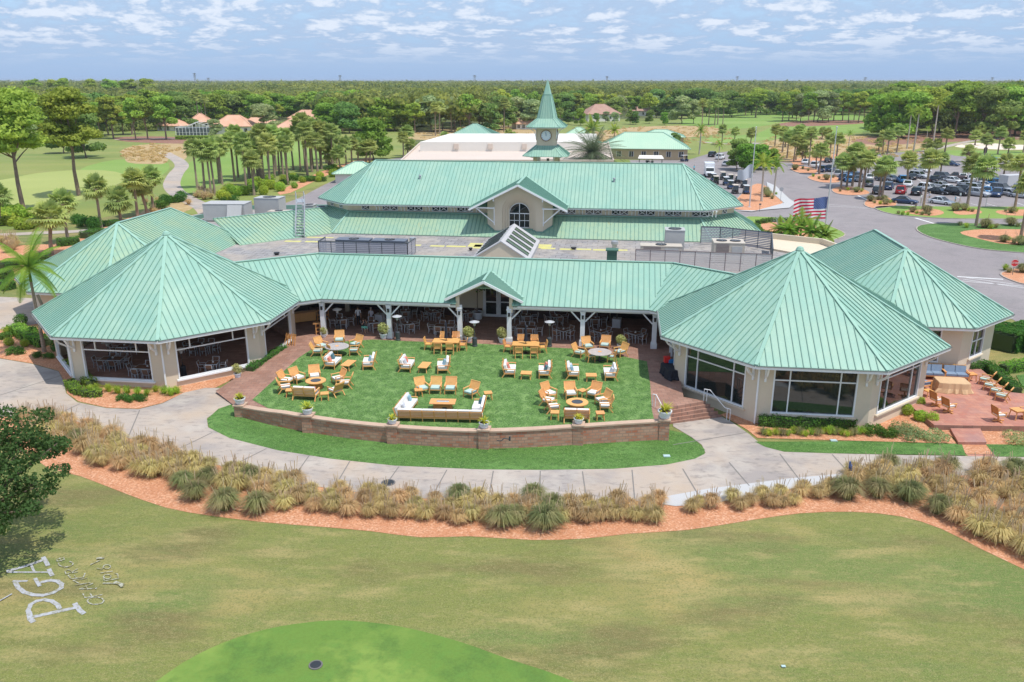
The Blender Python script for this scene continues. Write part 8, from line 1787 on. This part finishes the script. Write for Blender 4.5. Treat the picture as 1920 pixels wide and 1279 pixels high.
for r_ in range(9):
    for c_ in range(6 if r_ % 2 == 0 else 5):
        u0 = .4*((c_+.5 if r_ % 2 == 0 else c_+1)/6); v0 = 14/26*(r_+.75)/9.5; c = fw(u0, v0)
        for off in (-.02,.02): st.poly([c+Vector(((.085 if q_ % 2 == 0 else .036)*sin(pi*q_/5), off, (.085 if q_ % 2 == 0 else .036)*cos(pi*q_/5))) for q_ in range(10)])
st.build('stars', fm[1], ft)
t, p, zt = flagpole(1405, 389, 240, 1416, 'silver flagpole with a white flag left of the palm pair')
zf2 = atd(1405, 308, p.y).z-p.z; m = MB()
def f2(u, v): return Vector((-2.6*u, .25*sin(u*7+v), zf2-2.6*v*(1-.35*u)-1.3*u+.15*sin(u*8)))
for i in range(12):
    for j in range(6): m.poly([f2(i/12,j/6), f2((i+1)/12,j/6), f2((i+1)/12,(j+1)/6), f2(i/12,(j+1)/6)])
tag(m.build('white_flag', mat('pale_flag', (.50,.54,.60), .8, transl=.2), loc=(p.x-.1, p.y, p.z), smooth=True), 'pale grey white flag hanging left of its silver pole', 'flag')
def text_mesh(s, size, ext=.01):
    cu = bpy.data.curves.new('t', 'FONT'); cu.body = s; cu.size = size; cu.extrude = ext; cu.align_x = 'CENTER'; cu.align_y = 'CENTER'; o = bpy.data.objects.new('t', cu); COL.objects.link(o); dg = bpy.context.evaluated_depsgraph_get(); me = bpy.data.meshes.new_from_object(o.evaluated_get(dg)); bpy.data.objects.remove(o); return me
p = g(1898, 517); t = thing('stop_sign', 'red octagonal STOP sign at the right kerb', 'sign', p, -.15); zs = atd(1899, 493, p.y).z-p.z; m = MB(); m.cyl((0,0,0),(0,0,zs+.3),.035,n=8); m.build('post', M['iron'], t)
m = MB(); r_ = .46; P = [(r_*cos(R(22.5+45*i)), r_*sin(R(22.5+45*i))) for i in range(8)]; m.add([(x,-.05,zs+y) for x, y in P]+[(x,-.08,zs+y) for x, y in P], [tuple(range(8)), tuple(range(8,16))[::-1]]+[(i,(i+1)%8,8+(i+1)%8,8+i)[::-1] for i in range(8)]); o = m.build('sign_plate', mat('stop_red', (.62,.02,.025), .4), t)
me = text_mesh('STOP', .34); me.materials.append(M['paint']); tx = bpy.data.objects.new('lettering', me); COL.objects.link(tx); tx.parent = o; tx.location = (0,-.10,zs); tx.rotation_euler = (pi/2,0,0)
m = MB(); [m.bar((P[i][0]*.95,-.09,zs+P[i][1]*.95),(P[(i+1)%8][0]*.95,-.09,zs+P[(i+1)%8][1]*.95),.02,.02) for i in range(8)]; m.build('border', M['paint'], o)
p = g(1463, 379); t = thing('round_sign', 'grey round backed traffic sign by the sidewalk', 'sign', p); zs = atd(1463, 355, p.y).z-p.z; m = MB(); m.cyl((0,0,0),(0,0,zs),.04,n=8); m.build('post', M['steel'], t); m = MB(); m.cyl((0,-.03,zs),(0,.03,zs),.42,n=8); m.build('sign_plate', M['steel'], t)
p = g(1424, 397); t = thing('small_sign', 'small dark sign on a thin post at the bed in front of the silver flagpole', 'sign', p); m = MB(); m.cyl((0,0,0),(0,0,1.3),.04,n=6); m.build('post', M['iron'], t); m = MB(); m.box((0,-.04,1.35),(.4,.05,.3)); m.build('sign_plate', M['iron'], t)
p = g(1589, 906); t = thing('cart_sign', 'blue wooden direction post at the edge of the walkway', 'sign', p, 1.2); bl = mat('sign_blue', (.04,.09,.26), .5, [(8,.4,(.1,.17,.36))]); m = MB(); m.bar((0,0,0),(.12,0,1.35),.10,.10); m.build('post', bl, t); m = MB(); m.bar((.02,-.10,.35),(.10,-.10,1.15),.42,.05,up=(0,1,0)); m.build('board', bl, t)
m = MB(); m.bar((.03,-.14,.5),(.09,-.14,1.0),.16,.02,up=(0,1,0)); m.build('arrow_panel', mat('sign_orange', (.55,.30,.18), .6), t)
for i, (x, y, lb) in enumerate(((770,905,'thin white sign post left of the white sedan'),(1160,880,'thin white sign post right of the white sedan'),(1425,905,'thin sign post right of the second grass patch'),(725,930,'small dark post sign on the grass strip'))):
    p = g(*W6(x, y)); t = thing('post_sign', lb, 'sign', p); m = MB(); m.cyl((0,0,0),(0,0,2.3 if i < 3 else 1.0),.035,n=6); m.build('post', M['steel'], t); m = MB(); m.box((0,-.04,2.15 if i < 3 else 1.0),(.32,.03,.45 if i < 3 else .6)); m.build('sign_plate', M['white' if i < 2 else 'iron'], t)
for i, (u, v, h, lb) in enumerate(((1538,300,0,0),)): pass
# black bin by the practice green
p = g(1847, 287); t = thing('waste_bin', 'tall black covered bin on the practice green', 'bin', p); m = MB(); m.lathe([(.5,0),(.55,1.6),(.45,1.75),(0,1.8)], 12); m.build('bin_body', M['fabricblk'], t); m = MB(); m.cyl((0,0,1.8),(0,0,1.95),.3,n=12); m.build('lid', M['trim'], t)
for i, (u, v) in enumerate(((201,889-0),)): pass
for u, v, lb in ((84,806,'small red marker flower in the left end of the mulch bed'),(868,978,'small red marker flower in the middle of the mulch bed')):
    p = g(u, v); t = thing('red_flower', lb, 'plant', p); m = MB(); [m.cyl((0,0,0),(.12*cos(k),.12*sin(k),.25),.008,n=4) for k in range(6)]; m.build('stem', M['f_hedge'], t); m = MB(); [m.lathe([(0,-.05),(.06,0),(0,.05)], 6, (.12*cos(k),.12*sin(k),.26)) for k in range(6)]; m.build('petals', mat('petal_red', (.7,.03,.01), .6), t)

# ================= air: a light even haze round the whole place =================
hz = MB(); hz.box((0, 6400, 11.5), (26000, 13300, 31)); ho = tag(hz.build('haze', None), kind='stuff')
hm = bpy.data.materials.new('haze'); hm.use_nodes = True; hn = hm.node_tree; hn.nodes.remove(hn.nodes['Principled BSDF']); pv = hn.nodes.new('ShaderNodeVolumePrincipled')
pv.inputs['Color'].default_value = (.82, .88, .95, 1); pv.inputs['Density'].default_value = .00010; pv.inputs['Anisotropy'].default_value = .2; hn.links.new(pv.outputs[0], hn.nodes['Material Output'].inputs['Volume'])
ho.data.materials.clear(); ho.data.materials.append(hm)

# members of a small group stand in a readable order: say which one each is
ORD = 'first second third fourth fifth sixth seventh eighth ninth tenth eleventh twelfth thirteenth fourteenth fifteenth sixteenth seventeenth eighteenth nineteenth twentieth'.split()
bylab = {}
for o in COL.objects:
    if o.parent is None and 'group' in o.keys() and 'label' in o.keys(): bylab.setdefault((o['group'], o['label']), []).append(o)
for (gp, lb), L_ in bylab.items():
    if 2 <= len(L_) <= 20 and len(lb.split()) <= 12:
        L_.sort(key=lambda o: o.location.x/max(1., o.location.y))
        for i, o in enumerate(L_): o['label'] = lb+', '+('leftmost' if i == 0 else 'rightmost' if i == len(L_)-1 else ORD[i]+' from the left')
